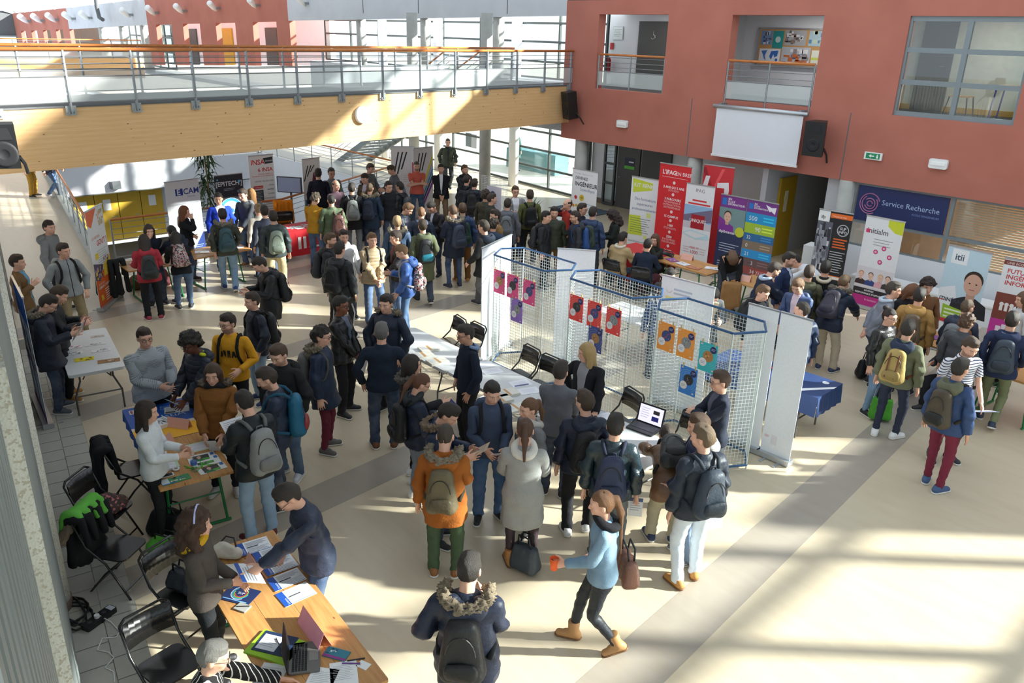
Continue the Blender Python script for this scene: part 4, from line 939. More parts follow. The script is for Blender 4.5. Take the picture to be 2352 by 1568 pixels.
# ---- backpack template parts, in chest space (origin at the chest joint, facing +Y)
def fm(fn, lo, hi, h, target):
    F = Field(steps(lo[0], h, hi[0]), steps(lo[1], h, hi[1]), steps(lo[2], h, hi[2])); fn(F); v, f = F.mesh(); v = relax(v, f, 1); n = normals(v, f); v = v+n*(noise3(v, 26, 3)*.007+noise3(v, 70, 5)*.002)[:, None]; return decimate(v, f, target)
def _bag(F):
    for x in (-.085, .085):
        for y in (-.06, .06): F.cap((x*1.05, -.215+y*.5, -.225), (x*.62, -.185+y*.35, .11), .07, .045, .05)
    F.cap((0, -.215, -.2), (0, -.19, .1), .10, .085, .05, sy=.8)
def _pocket(F): F.cap((-.075, -.30, -.17), (.075, -.30, -.17), .05, .05, .02, sz=1.5, sy=.75)
BAG = fm(_bag, (-.22, -.38, -.36), (.22, -.07, .24), .011, 900); POCKET = fm(_pocket, (-.2, -.38, -.3), (.2, -.22, -.04), .01, 320)
STRAPS = []
for sg in (1, -1):
    m = MB(); m.tube([(sg*.07, -.15, .17), (sg*.095, -.09, .232), (sg*.105, -.01, .247), (sg*.112, .075, .215), (sg*.115, .135, .12), (sg*.125, .142, .0), (sg*.155, .10, -.12), (sg*.18, 0, -.19), (sg*.16, -.12, -.22)], .019, 6)
    v = np.array(m.v); STRAPS.append((v, m.f))
HANDLE = MB().tube([(-.035, -.16, .17), (-.03, -.165, .21), (.03, -.165, .21), (.035, -.16, .17)], .009, 5)
class Fig: pass
PLACED = []; SEATS = []
def person(label, px_=None, face=0, top='jacket', tc=(30, 34, 44), legs='jeans', lc=(50, 62, 84), hair='short', hc=(46, 34, 26), pose='stand', h=1.76, skin=0, shoe=(40, 40, 42), boot=False,
           tm=None, lm=None, hood=None, fur=None, collar=None, scarf=None, open_=None, acc=(225, 225, 225), zip_=0, glasses=False, beard=0, foot=None, z=0.0, near=True, wide=1.0, curl=(35, 35), group='visitors at the fair', pos=None, sole=(225, 222, 215), nudge=(1, -1), **kw):
    ps = mixp(POSES[pose] if isinstance(pose, str) else pose, kw); P, out = solve(ps); s_ = h/1.75; hz = out['head'][2]*s_+z
    if foot is not None: p = at(*foot, z)
    elif pos is not None: p = np.array(pos, float)
    else: p = at(*px_, hz)
    cvec = -p[:2]/np.linalg.norm(p[:2]); right = np.array((-cvec[1], cvec[0])); fv = cvec*math.cos(R_(face))+right*math.sin(R_(face)); yw = math.atan2(-fv[0], fv[1])
    Rw = Rz(math.degrees(yw))
    root_xy = p[:2] if px_ is None else (p-Rw @ (out['head']*s_))[:2]
    ch = lambda r_: [r_+(Rw @ (out['head']*s_))[:2]*k_ for k_ in (0, .5, 1)]
    if px_ is not None and not ps.get('sit'):            # nobody stands inside somebody else
        best = None
        for d_ in np.arange(0, .75, .04):
            for sgn_ in nudge:
                r_ = root_xy-cvec*d_*sgn_; gap = min([min(np.linalg.norm(a-b) for a, b in zip(ch(r_), o_)) for o_ in PLACED] or [9])
                if gap > .40: best = r_; break
                if best is None and d_ == 0 and sgn_ == 1: top_gap, keep = gap, r_
                elif gap > top_gap: top_gap, keep = gap, r_
            if best is not None: break
        root_xy = best if best is not None else keep
    PLACED.append(ch(root_xy))
    if ps.get('sit'): SEATS.append((root_xy, math.degrees(yw), label))
    T = BODY[0 if near else 1]; nm = 'person'
    wide = wide*1.09; sc = np.array((wide, 1+(wide-1)*.7, 1))*s_
    body = put_mesh(nm, T.pose(P, curler(*curl))*np.array((1+(wide-1)*.95, 1+(wide-1)*.6, 1))**(T.v[:, 2:3] < 1.5)*s_, T.f, 'skin', None, T.v, (*SKIN[skin], 1-beard))
    body.location = (root_xy[0], root_xy[1], z); body.rotation_euler = (0, 0, yw); tag(body, label, 'person', group)
    W_ = sc
    def wear(name, T, mat, col, fat=0):
        v = T.pose(P)*W_
        if fat: v = v+normals(v, T.f)*fat
        return put_mesh(name, v, T.f, mat, body, T.v, srgb(*col))
    nm_top = {'sweater': 'sweater', 'jacket': 'jacket', 'parka': 'parka', 'coat': 'coat', 'tee': 'tshirt', 'shirt': 'shirt'}[top]
    tm = tm or {'sweater': 'knit', 'jacket': 'nylon', 'parka': 'nylon', 'coat': 'cloth', 'tee': 'cloth', 'shirt': 'cloth'}[top]
    to = wear(nm_top, TOPS[top], tm, tc)
    if open_: to['accent'] = srgb(*acc); to['open_front'] = float(open_)
    if zip_: to['zip'] = 1.0
    wear('trousers', LEGS[legs], lm or ('denim' if legs != 'loose' and lc[2] > lc[0]+8 else 'cloth'), lc)
    for sg in (1, -1):
        u, so_ = SHOE[(sg, boot)]; so = put_mesh('boot' if boot else 'shoe', u.pose(P)*W_, u.f, 'shoe', body, None, srgb(*shoe)); put_mesh('sole', so_.pose(P)*W_, so_.f, 'shoe', so, None, srgb(*sole))
    if hair:
        T = HAIR[hair]; hv = T.pose(P)*np.array((1, 1, 1))*s_; put_mesh('hair', hv, T.f, 'hair', body, T.v, srgb(*hc))
    if hood: wear('hood', HOOD, tm, hood if isinstance(hood, tuple) else tc)
    if fur: wear('fur_trim', FUR, 'fur', fur)
    if collar: wear('collar', COLLAR, 'cloth', collar)
    if scarf: wear('scarf', SCARF, 'knit', scarf)
    if glasses:
        g = MB(); Ph, Rh = P['head']; J0 = joints(0)['head']
        tr_ = lambda q: ((Rh @ (np.array(q)-J0)*HEADS+Ph)*s_)
        for q in (-1, 1):
            g.tube([tr_((q*.033+.021*math.cos(a), .106, 1.646+.0165*math.sin(a))) for a in np.linspace(0, 2*math.pi, 11)[:-1]], .0026, 4, True); g.tube([tr_((q*.054, .104, 1.651)), tr_((q*.077, .02, 1.655))], .0022, 4)
        g.tube([tr_((-.012, .108, 1.65)), tr_((.012, .108, 1.65))], .0024, 4); g.build('glasses', 'black_plastic', body)
    F_ = Fig(); F_.o = body; F_.P = P; F_.s = s_; F_.M = Matrix.Translation(body.location) @ Matrix.Rotation(yw, 4, 'Z'); F_.yaw = yw
    F_.hR = F_.M @ Vector(out['handR']*sc); F_.hL = F_.M @ Vector(out['handL']*sc); F_.fwd = Vector((fv[0], fv[1], 0)); F_.right = Vector((fv[1], -fv[0], 0)); F_.thick = {'jacket': .02, 'parka': .025, 'coat': .012}.get(top, 0.0); F_.wide = wide
    return F_
def backpack(F_, label, col, mat='nylon', pcol=None, scol=None, group='worn backpacks', s=1.0, roll=0, shift=(0, 0, 0)):
    o_, Rr = F_.P['chest']; A = F_.M @ Matrix.Scale(F_.s, 4) @ Matrix.Translation(Vector(o_)) @ Matrix(Rr.tolist()).to_4x4() @ Matrix.Translation(Vector((shift[0], shift[1]-F_.thick, shift[2])))
    sc = np.array((s, s, s))
    b = put_mesh('backpack', BAG[0]*sc, BAG[1], mat, None, BAG[0], srgb(*col)); b.matrix_world = A; tag(b, label, 'backpack', group)
    dk = scol or tuple(int(c*.75) for c in col)
    put_mesh('front_pocket', POCKET[0]*sc, POCKET[1], mat, b, POCKET[0], srgb(*(pcol or tuple(int(c*.85) for c in col))))
    for v, f in STRAPS:
        m = MB(); w_ = v*np.array((F_.wide, 1, 1)); w_[:, 1] += np.where(w_[:, 1] > 0, F_.thick*.5-.012, 0); w_[:, 2] += F_.thick*.4; m.add(w_, f); so = m.build('strap', MATS['cloth'], b, True); so.color = (*srgb(*dk), 1)
    zo = MB(); zo.tube([(.105*math.cos(a)*s, (-.295+.02*math.sin(a))*s, (-.06+.16*math.sin(a))*s) for a in np.linspace(.15, math.pi-.15, 12)], .005, 4); zo.build('zip', 'black_plastic', b)
    ho = MB(); ho.add(np.array(HANDLE.v), HANDLE.f); ho = ho.build('handle', MATS['cloth'], b, True); ho.color = (*srgb(*dk), 1)
    return b
# ================================================================ the people
BK = (34, 36, 40); NV = (38, 46, 64); DJ = (52, 66, 92); JN = (74, 100, 138); LJ = (128, 158, 190); KH = (160, 142, 108); GY = (120, 124, 128); FURC = (150, 132, 100); WH = (228, 228, 226)
BR = (56, 40, 28); DB = (38, 28, 22); LB = (120, 84, 50); BL = (190, 150, 95); G1 = (130, 128, 124)
LT = (228, 228, 226); TAN = (150, 104, 60)
def N(*a, **k): return person(*a, near=True, **k)
def FR(*a, **k): return person(*a, near=False, **k)
# ---- left side
FR('figure in mustard trousers standing far down the left corridor', foot=(78, 452), face=60, tc=BK, legs='jeans', lc=(196, 150, 60), lm='cloth', pose='stand')
FR('figure in blue jeans walking far down the left corridor by the parapet', foot=(128, 455), face=70, tc=NV, lc=JN, pose='walk', shoe=WH)
FR('broad man in plain grey hoodie glancing right, back of the left corridor', (114, 524), 65, top='sweater', tm='cloth', tc=(138, 140, 140), hood=True, lc=BK, pose='weight', hair='short', hy=-25, wide=1.12, hc=BR, h=1.82)
f = N('man in grey zip hoodie and khaki trousers, hands in pockets', (147, 578), 25, top='sweater', tm='cloth', tc=(150, 154, 155), zip_=1, hood=(150, 154, 155), lc=KH, lm='cloth', pose='pockets', shoe=TAN, hair='quiff', hc=DB, h=1.8, hy=18, wide=1.06)
backpack(f, 'black backpack on the man in grey zip hoodie', (40, 40, 42))
N('young man in brown jacket with dark shoulders beside the concrete post', (42, 604), 75, tc=(120, 88, 50), open_=.05, acc=(90, 150, 180), lc=BK, pose='strap', hc=BR, h=1.76)
f = N('man in navy fur-hooded parka reading a newspaper at the grey table', (112, 700), 80, top='parka', tc=(34, 40, 54), fur=FURC, hood=True, lc=(46, 58, 84), pose='read', glasses=True, hair='short', hc=DB, shoe=(86, 90, 98), h=1.8)
N1 = f
N('brown-haired young man looking over the newspaper reader\'s shoulder', (141, 704), 85, tc=BK, lc=BK, pose='read', hair='short', hc=(70, 48, 34), shoe=(180, 130, 60), h=1.80, nudge=(1,))
# ---- ECAM tables
f = N('girl in red jacket with long dark hair standing at the left tables', (331, 556), 185, top='jacket', tc=(176, 54, 66), tm='cloth', hood=True, lc=BK, lm='cloth', legs='jeans', hair='long', hc=DB, pose='hold', shoe=(150, 46, 66), h=1.66)
backpack(f, 'charcoal backpack on the girl in the red jacket', (60, 64, 64))
FR('woman in navy cardigan behind the left tables, hand at her chin', (343, 532), 10, top='sweater', tc=(38, 42, 58), hair='medium', hc=BR, pose='chin', h=1.66, lean=12)
f = FR('girl with black hair bending over the table, floral bag on her back', (404, 548), 185, top='sweater', tc=BK, lc=JN, legs='slim', hair='long', hc=(20, 18, 18), pose='leanover2', h=1.64)
backpack(f, 'white floral backpack worn at the left tables', (200, 190, 186), 'floral')
FR('student in navy hoodie stooping over the left table', (396, 540), 200, top='sweater', tm='cloth', tc=NV, hood=True, lc=JN, hair='short', hc=(24, 22, 22), pose='leanover', h=1.76)
FR('woman with long auburn hair beside the white banner, hand at her mouth', (425, 488), 70, top='sweater', tc=BK, lc=DJ, hair='long', hc=(140, 80, 44), pose='chin', h=1.68)
f = FR('man in bright blue jacket over a white shirt', (502, 458), 12, tm='cloth', tc=(36, 70, 205), open_=.08, acc=WH, lc=DJ, pose='stand', hair='short', hc=DB, h=1.8, hy=-20)
BLUEMAN = f
f = N('man in dark green fur-hooded parka seen from behind, striding in jeans', (511, 495), 185, top='jacket', tc=(66, 70, 62), hood=True, fur=(140, 130, 110), lc=LJ, pose='walk2', hair='short', hc=DB, shoe=(40, 60, 120), h=1.8)
backpack(f, 'teal backpack on the man in the dark green parka', (62, 92, 100))
FR('tall young man in black and grey hoodie facing the blue jacket', (558, 449), 320, top='sweater', tm='cloth', tc=(70, 74, 80), hood=(110, 114, 120), lc=JN, pose='holdlow', shoe=(150, 110, 70), hair='short', hc=BR, h=1.84)
FR('woman with honey-blond hair behind the tall young man in hoodie', (577, 447), 200, top='sweater', tc=BK, hair='medium', hc=(170, 120, 66), h=1.7)
FR('fair-haired girl with bun standing by the tall red-lettered banner', (592, 482), 200, top='sweater', tc=(200, 190, 176), hair='bun', hc=(180, 150, 110), lc=DJ, h=1.68)
FR('dark-haired man in navy top standing at the tall red-lettered banner', (607, 487), 190, top='sweater', tc=(70, 74, 90), hair='short', hc=DB, lc=DJ, h=1.74)
f = N('man in charcoal hooded jacket and khaki trousers with sage bag', (627, 500), 190, tc=(58, 68, 70), hood=True, lc=(206, 190, 152), lm='cloth', legs='loose', pose='weight', hair='short', hc=DB, h=1.78)
backpack(f, 'sage green backpack on the man in khaki trousers', (140, 152, 138))
f = N('man in black hooded coat looking down, walking left', (597, 610), 285, top='parka', tc=(36, 37, 40), hood=True, lc=JN, pose='read', hair='short', hc=DB, h=1.8)
WALKL = f; backpack(f, 'big black backpack on the man in black hooded coat', (38, 38, 40))
f = N('boy in navy bomber jacket with fur collar facing left', (578, 693), 290, tc=(36, 42, 56), collar=(40, 34, 30), lc=(140, 164, 188), pose='pockets', hair='short', hc=BR, shoe=(40, 52, 100), h=1.74)
backpack(f, 'black backpack on the boy in navy bomber jacket', (40, 40, 42))
f = N('man in mustard sweatshirt with black lettering and glasses', (522, 745), 335, top='sweater', tm='cloth', tc=(232, 166, 40), lc=BK, legs='slim', lm='cloth', pose='strap2', hair='quiff', hc=DB, glasses=True, beard=.7, h=1.8, hy=-22, hL=(-.17, .20, 1.08))
MUST = f; backpack(f, 'black backpack on the man in mustard sweatshirt', (36, 36, 38))
f = N('man in light grey printed shirt and glasses holding a leaflet', (333, 778), 28, top='shirt', tm='pinlines', tc=(176, 182, 188), lc=BK, lm='cloth', legs='loose', pose='holdlow', hair='short', hc=BR, glasses=True, wide=1.16, h=1.78, hR=(.06, .30, 1.10), hL=(-.10, .28, 1.05), hy=-14, hp=4)
GREYSHIRT = f
f = N('man with afro hair in navy puffer jacket with yellow lining', (437, 792), 300, tm='puffer', tc=(40, 46, 60), hood=True, collar=(215, 215, 40), lc=BK, pose='holdlow', hair='afro', hc=(26, 22, 20), skin=3, glasses=True, h=1.78, hp=22)
AFRO = f
f = N('woman in brown coat and dark scarf holding a leaflet', (489, 863), 345, top='jacket', tm='cloth', tc=(150, 98, 48), fur=(130, 90, 50), scarf=(44, 46, 48), lc=BK, legs='slim', lm='cloth', pose='holdlow', hair='medium', hc=(78, 54, 38), shoe=(215, 212, 208), h=1.70, hp=6)
BROWNW = f
f = N('woman in white blouse and black trousers behind the blue-clothed table', (340, 948), 70, top='sweater', tm='cloth', tc=(232, 236, 238), lc=BK, legs='slim', lm='cloth', pose='talk2', hair='medium', hc=(56, 40, 32), shoe=WH, h=1.66, hR=(.08, .30, 1.12), hL=(-.04, .30, 1.16), hp=4)
f = N('man in black jacket and light jeans with grey bag, reading', (562, 928), 205, tc=(36, 42, 46), lc=(140, 168, 196), pose='read', hair='short', hc=(34, 28, 24), shoe=(96, 40, 46), h=1.8)
READER = f; backpack(f, 'light grey backpack on the man in light jeans', (150, 152, 150))
f = N('man in navy quilted jacket looking down beside the tables', (612, 872), 265, tc=(44, 54, 74), lc=(44, 52, 70), pose='holdlow', hair='short', hc=(60, 48, 40), h=1.8, hp=24, beard=.6)
backpack(f, 'teal and grey backpack on the man in navy quilted jacket', (36, 104, 136), pcol=(150, 60, 56), scol=(40, 90, 115))
N('man in black hoodie and faded jeans looking down', (640, 818), 320, tc=(38, 38, 40), tm='cloth', top='jacket', hood=True, lc=(84, 106, 132), pose='pockets', hair='short', hc=(84, 60, 42), shoe=(200, 200, 204), h=1.82, hp=20, beard=.4)
f = N('man in navy parka and maroon trousers wearing glasses', (740, 774), 75, top='parka', tc=(38, 50, 72), fur=(150, 130, 84), hood=(120, 114, 104), lc=(116, 44, 60), lm='cloth', legs='slim', pose='stand', hair='curly', hc=(30, 26, 24), glasses=True, shoe=(96, 92, 88), h=1.78)
backpack(f, 'grey backpack on the man in maroon trousers by the grey table aisle', (112, 112, 108))
f = N('man in black leather jacket and glasses holding a brochure', (784, 704), 65, tm='leather', tc=(30, 30, 32), open_=.045, acc=(90, 100, 120), lc=(38, 38, 42), lm='cloth', pose='clasp', hair='quiff', hc=(24, 22, 22), skin=2, glasses=True, h=1.82)
LEATH = f
N('older grey-haired man in navy sweater seen from behind', (876, 765), 178, top='sweater', tc=(36, 46, 62), lc=(48, 62, 88), pose='pockets', hair='short', hc=(112, 110, 108), shoe=(110, 66, 40), h=1.80, wide=1.06)
f = N('young man in navy parka with fur-trimmed hood facing the older man', (886, 700), 330, top='parka', tc=(40, 48, 66), fur=FURC, hood=True, lc=BK, pose='pockets', hair='quiff', hc=DB, h=1.84)
N('dark long-haired woman in black coat leaning to the white table', (948, 840), 95, top='parka', tm='cloth', tc=(32, 33, 36), fur=(26, 26, 28), lc=BK, lm='cloth', legs='slim', hair='long', hc=(38, 30, 28), pose='talk', shoe=(230, 230, 230), h=1.70)
f = N('woman with auburn ponytail in navy jacket holding a sheet', (968, 884), 110, tc=(40, 50, 70), scarf=(56, 60, 62), lc=(130, 138, 150), hair='pony', hc=(112, 70, 46), pose='hold', shoe=(220, 220, 220), h=1.68, glasses=True)
PONY = f; backpack(f, 'black backpack on the woman with auburn ponytail', (34, 34, 36))
N('man in navy pullover over checked collar beside the white tables', (1068, 770), 290, top='sweater', tc=(34, 42, 58), collar=(130, 150, 185), lc=(34, 34, 38), lm='cloth', pose='pockets', hair='short', hc=(50, 42, 36), glasses=True, h=1.80, skin=1, hp=12)
f = N('smiling young man in blue hoodie holding leaflets', (1131, 905), 12, top='sweater', tm='cloth', tc=(70, 82, 106), hood=True, lc=(72, 104, 146), pose='holdlow', hair='short', hc=(30, 26, 24), shoe=(44, 44, 46), h=1.78, hp=16, hy=10, hR=(.10, .28, 1.08), hL=(-.08, .28, 1.06))
HOODIE = f; backpack(f, 'dark backpack on the smiling young man in blue hoodie', (44, 46, 50))
f = N('man in navy fur-hooded parka bowing over his papers', (1030, 955), 75, tc=(40, 52, 76), fur=(150, 112, 66), hood=True, lc=(48, 56, 76), pose='read', hair='quiff', hc=(36, 30, 26), h=1.74)
BOWS = f
f = N('man in orange-brown parka and green trousers seen from behind', (1023, 1005), 172, top='parka', tm='cloth', tc=(164, 94, 34), fur=(176, 156, 126), hood=True, lc=(72, 92, 66), lm='cloth', legs='jeans', pose='phone', hair='buzz', hc=(70, 60, 50), shoe=(140, 90, 44), h=1.74)
backpack(f, 'olive backpack on the man in orange-brown parka', (112, 102, 78))
N('girl with brown ponytail in dark coat facing left among the group', (1213, 942), 300, top='jacket', tm='herringbone', tc=(74, 76, 82), scarf=(200, 196, 188), hair='pony', hc=(120, 82, 54), pose='stand', lc=BK, h=1.66)
N('woman in grey herringbone coat with tights and tan boots', (1206, 992), 180, top='coat', tm='herringbone', tc=(134, 136, 132), scarf=(226, 220, 210), lc=(66, 52, 58), lm='nylon', legs='slim', hair='pony', hc=(96, 64, 46), pose='hold', shoe=(170, 118, 66), boot=True, sole=(90, 70, 50), h=1.72)
N('man in plain grey pullover at the white tables, back turned', (1288, 855), 165, top='sweater', tc=(112, 114, 120), lc=(44, 56, 80), pose='holdlow', hair='short', hc=(52, 42, 34), h=1.78)
N('blonde woman in black cardigan behind the white tables', (1345, 812), 330, top='parka', tm='knit', tc=(36, 36, 40), open_=.07, acc=(150, 150, 154), lc=BK, legs='slim', hair='long', hc=(206, 170, 112), pose='hip', h=1.68, hL=(-.30, .25, .86), hy=-40)
f = N('young man in navy hooded jacket and black trousers, white sneakers', (1342, 925), 190, tc=(38, 46, 64), hood=True, lc=(38, 38, 42), lm='cloth', pose='weight', hair='quiff', hc=(70, 50, 36), shoe=WH, h=1.78, hy=30)
backpack(f, 'black backpack with small white emblem on the navy hooded jacket', (36, 36, 38))
f = N('man in teal-black bomber jacket standing by the laptop, back turned', (1413, 980), 180, tc=(38, 56, 64), tm='leather', lc=GY, lm='cloth', pose='stand', hair='short', hc=(30, 26, 24), h=1.76)
BOMB = f; backpack(f, 'navy blue backpack on the man in teal-black bomber jacket', (58, 66, 92))
f = N('man in brown leather jacket bending over the laptop table', foot=(1517, 1238), face=190, top='jacket', tm='leather', tc=(116, 82, 54), lc=(196, 188, 160), lm='cloth', pose='bendlap', hair='short', hc=BR, shoe=(50, 62, 96), h=1.78)
backpack(f, 'black backpack lying on the back of the bending man', (44, 46, 48))
N('man with patterned hood standing at the laptop, facing left', (1606, 950), 285, tc=(40, 48, 80), tm='puffer', hood=(190, 186, 180), lc=(140, 162, 190), pose='holdlow', hair='short', hc=(96, 68, 46), shoe=GY, h=1.76)
N('man with glasses and folded arms in navy cardigan by the third wire screen', (1652, 878), 290, top='sweater', tm='cloth', tc=(40, 46, 62), open_=.05, acc=(90, 92, 110), lc=(40, 42, 50), pose='crossed', hair='short', hc=(84, 60, 44), glasses=True, h=1.76)
f = N('man in navy jacket and white jeans with tan shoes', (1612, 1003), 215, tc=(42, 50, 62), lc=(226, 236, 244), pose='weight', hair='short', hc=(120, 98, 72), shoe=(190, 136, 72), sole=(120, 80, 44), h=1.84, hy=35)
WJ = f; backpack(f, 'dark slate backpack on the man in white jeans', (62, 72, 84))
f = N('woman in denim jacket walking left with an orange cup', (1380, 1160), 272, tm='denim', tc=(120, 152, 176), top='sweater', lc=(44, 48, 54), lm='nylon', legs='slim', pose='walk', hair='longpony', hc=(140, 96, 62), scarf=(36, 36, 40), shoe=(176, 130, 82), boot=True, sole=(120, 84, 50), h=1.70, hR=(.22, .05, .93), hL=(-.10, .30, 1.02))
DENIM = f
f = N('man in navy fur-hooded parka at the bottom edge, seen from behind', (1077, 1312), 172, top='parka', tc=(38, 45, 64), fur=(176, 150, 110), hood=True, lc=JN, pose='phone', hair='short', hc=(34, 30, 28), h=1.78, wide=1.08, hL=(-.2, .16, 1.1))
backpack(f, 'large black backpack on the man at the bottom edge', (38, 39, 41), s=1.06)
f = N('woman with curly brown hair and mustard scarf behind the front table', (455, 1205), 75, top='sweater', tc=(92, 84, 78), scarf=(226, 176, 40), lc=BK, lm='cloth', legs='slim', hair='curly_long', hc=(84, 54, 38), pose='clasp', h=1.68, hR=(.06, .24, 1.06), hL=(-.02, .25, 1.04))
CURLY = f
f = N('boy in navy jacket reading a sheet across the front table', (662, 1145), 285, tc=(54, 62, 82), lc=(64, 84, 116), pose='hold', hair='short', hc=(46, 38, 32), glasses=True, h=1.76, lean=15, py=-.08, hR=(.2, .12, .93), hL=(-.10, .42, 1.06), hp=38)
BOYR = f
N('grey-haired person in striped black top seated at the front table', (494, 1510), 80, top='sweater', tm='slantstripes', tc=(36, 34, 36), lc=BK, hair='short', hc=(132, 130, 126), pose='sit', glasses=True, h=1.68, hL=(-.12, .58, .80), hR=(.16, .46, .80))
# ---- middle back
MID = 'visitors in the crowd at the back'
f = FR('man in mustard knit sweater with curly hair, back to us', (725, 458), 150, top='sweater', tc=(200, 146, 44), lc=JN, pose='hold', hair='curly', hc=(96, 84, 66), h=1.80, group=MID)
FR('man with black hair in navy sweater beside the colourful banner', (731, 400), 175, top='sweater', tc=(34, 38, 52), lc=BK, hair='short', hc=(22, 20, 20), h=1.86, group=MID)
FR('balding man in grey polo shirt and glasses facing the crowd', (762, 402), 20, top='sweater', tc=(140, 144, 146), lc=BK, hair='short', hc=(90, 82, 76), glasses=True, h=1.84, group=MID)
FR('balding man in mauve shirt gesturing with one hand', (772, 427), 40, top='sweater', tc=(126, 100, 112), hair='bald', hc=(70, 56, 46), pose='talk2', h=1.80, group=MID)
f = FR('man in olive bomber jacket with slicked dark hair, back to us', (761, 458), 185, tc=(86, 100, 74), lc=(40, 46, 60), hair='buzz', hc=(28, 26, 26), h=1.78, group=MID)
backpack(f, 'brown leather backpack hanging from the olive bomber jacket', (96, 62, 56), 'leather', shift=(.12, 0, -.06))
f = FR('man in black coat and grey trousers carrying a light grey bag', (808, 434), 180, top='parka', tm='cloth', tc=(38, 38, 42), lc=(132, 136, 142), lm='cloth', hair='short', hc=(46, 38, 32), h=1.82, group=MID)
backpack(f, 'light grey backpack on the man in black coat in the crowd', (136, 140, 138))
FR('stallholder in grey shirt bending to look right at the back', (851, 388), 55, top='shirt', tc=(112, 116, 118), hair='short', hc=(90, 74, 58), h=1.84, pose='holdlow', hp=18, group=MID)
FR('man in brown jacket with fur collar looking down in the crowd', (838, 412), 325, tm='cloth', tc=(98, 84, 64), fur=(110, 90, 62), open_=.05, acc=(190, 186, 200), hair='short', hc=BR, h=1.84, hp=20, group=MID)
f = FR('man in navy parka with wide fur hood seen from behind in the crowd', (850, 434), 165, top='parka', tc=(40, 58, 80), fur=(150, 132, 90), hood=True, lc=(48, 66, 96), hair='buzz', hc=(100, 78, 58), h=1.80, group=MID)
backpack(f, 'navy backpack on the wide fur-hooded parka', (50, 58, 78))
FR('man in grey jumper leaning left over the display stand', (899, 392), 290, top='sweater', tc=(112, 112, 116), hair='quiff', hc=(90, 70, 54), h=1.84, hp=30, pose='hold', group=MID)
FR('smiling man with glasses in black hoodie in the crowd', (893, 430), 35, tc=(34, 34, 38), tm='cloth', hair='short', hc=DB, glasses=True, h=1.80, group=MID)
f = FR('dark-haired boy in black jacket turning left, grey bag on his back', (917, 432), 235, tc=(36, 37, 42), hair='short', hc=(26, 24, 24), lc=BK, h=1.74, group=MID)
backpack(f, 'dark grey backpack on the dark-haired boy in black jacket', (84, 88, 92))
FR('man in salmon T-shirt with arms crossed', (957, 383), 5, top='tee', tc=(226, 110, 92), lc=(62, 88, 122), pose='crossed', hair='buzz', hc=(96, 84, 74), beard=.8, h=1.84, group=MID)
FR('man in black jacket over white T-shirt facing the camera', (1013, 389), 2, tm='cloth', tc=(34, 34, 38), open_=.04, acc=(220, 220, 224), lc=(146, 120, 92), lm='cloth', pose='clasp', hair='short', hc=DB, beard=.4, h=1.82, group=MID)
FR('man in green bomber jacket walking in front of the far glass', (1029, 328), 8, tc=(70, 78, 62), open_=.04, acc=(44, 46, 52), lc=(36, 38, 46), pose='walk', hair='buzz', hc=(90, 76, 62), h=1.84, group=MID)
FR('bearded man in black coat and scarf looking right', (1068, 391), 35, top='parka', tc=(40, 42, 46), scarf=(44, 46, 48), open_=.03, acc=(150, 150, 150), lc=BK, hair='short', hc=(110, 80, 54), beard=.8, h=1.84, pose='clasp', group=MID)
f = FR('young man in black jacket with pink-tabbed bag, back to us', (1073, 414), 150, tc=(36, 38, 46), lc=BK, hair='short', hc=DB, h=1.78, group=MID)
backpack(f, 'black backpack with a pink tab near the white wire rack', (42, 44, 52))
f = FR('young man in navy hooded jacket right of the pink-tabbed bag', (1090, 423), 165, tc=(38, 42, 54), hood=True, lc=DJ, hair='short', hc=DB, h=1.76, group=MID)
backpack(f, 'black backpack with a tan leather patch', (40, 40, 42))
FR('student in dark olive jacket huddled at the white wire rack', (1117, 450), 140, tc=(62, 62, 50), hair='curly', hc=(52, 38, 30), lc=DJ, h=1.78, group=MID)
FR('student in dark green coat looking right beside the rack', (1131, 458), 105, top='parka', tm='cloth', tc=(56, 62, 54), hair='short', hc=(60, 44, 36), lc=BK, h=1.80, group=MID)
FR('bearded man in tan corduroy jacket facing left', (1136, 497), 290, tm='cloth', tc=(150, 116, 74), hair='quiff', hc=(52, 38, 30), beard=.9, lc=BK, h=1.78, group=MID)
f = N('tall boy in black hooded coat and grey trousers turned left', (1110, 523), 235, top='parka', tm='cloth', tc=(34, 36, 38), hood=(52, 62, 76), lc=(96, 96, 100), lm='cloth', pose='walk', hair='short', hc=(50, 38, 30), shoe=(60, 60, 64), h=1.86, group=MID)
FR('curly-haired student in navy and white jacket half hidden behind the tall boy', (1134, 517), 160, tm='cloth', tc=(60, 76, 100), hair='curly', hc=(44, 32, 26), lc=(60, 80, 110), h=1.72, group=MID)
FR('man with glasses in grey gilet over white shirt', (1184, 441), 15, tc=(146, 148, 152), open_=.07, acc=(226, 226, 232), lc=DJ, hair='short', hc=(90, 66, 46), glasses=True, pose='talk2', h=1.82, group=MID)
f = FR('person in slate grey hooded coat facing the man in the gilet', (1166, 470), 175, top='parka', tm='cloth', tc=(110, 112, 120), hood=True, collar=(220, 214, 204), hair='short', hc=(54, 44, 40), lc=BK, h=1.74, group=MID)
backpack(f, 'mid-grey backpack on the slate grey coat', (122, 126, 130))
f = FR('man in olive green sweater carrying a black bag', (1217, 450), 190, top='sweater', tc=(104, 108, 66), lc=BK, lm='cloth', hair='short', hc=(60, 46, 36), h=1.82, group=MID)
backpack(f, 'slim black backpack on the olive green sweater', (34, 34, 36))
f = N('young man in black jacket facing right behind the wire screens', (1255, 500), 75, tc=(38, 40, 44), hood=True, lc=BK, hair='short', hc=(30, 24, 22), h=1.76, group=MID)
backpack(f, 'dark grey round backpack with a white logo behind the wire screens', (58, 60, 64))
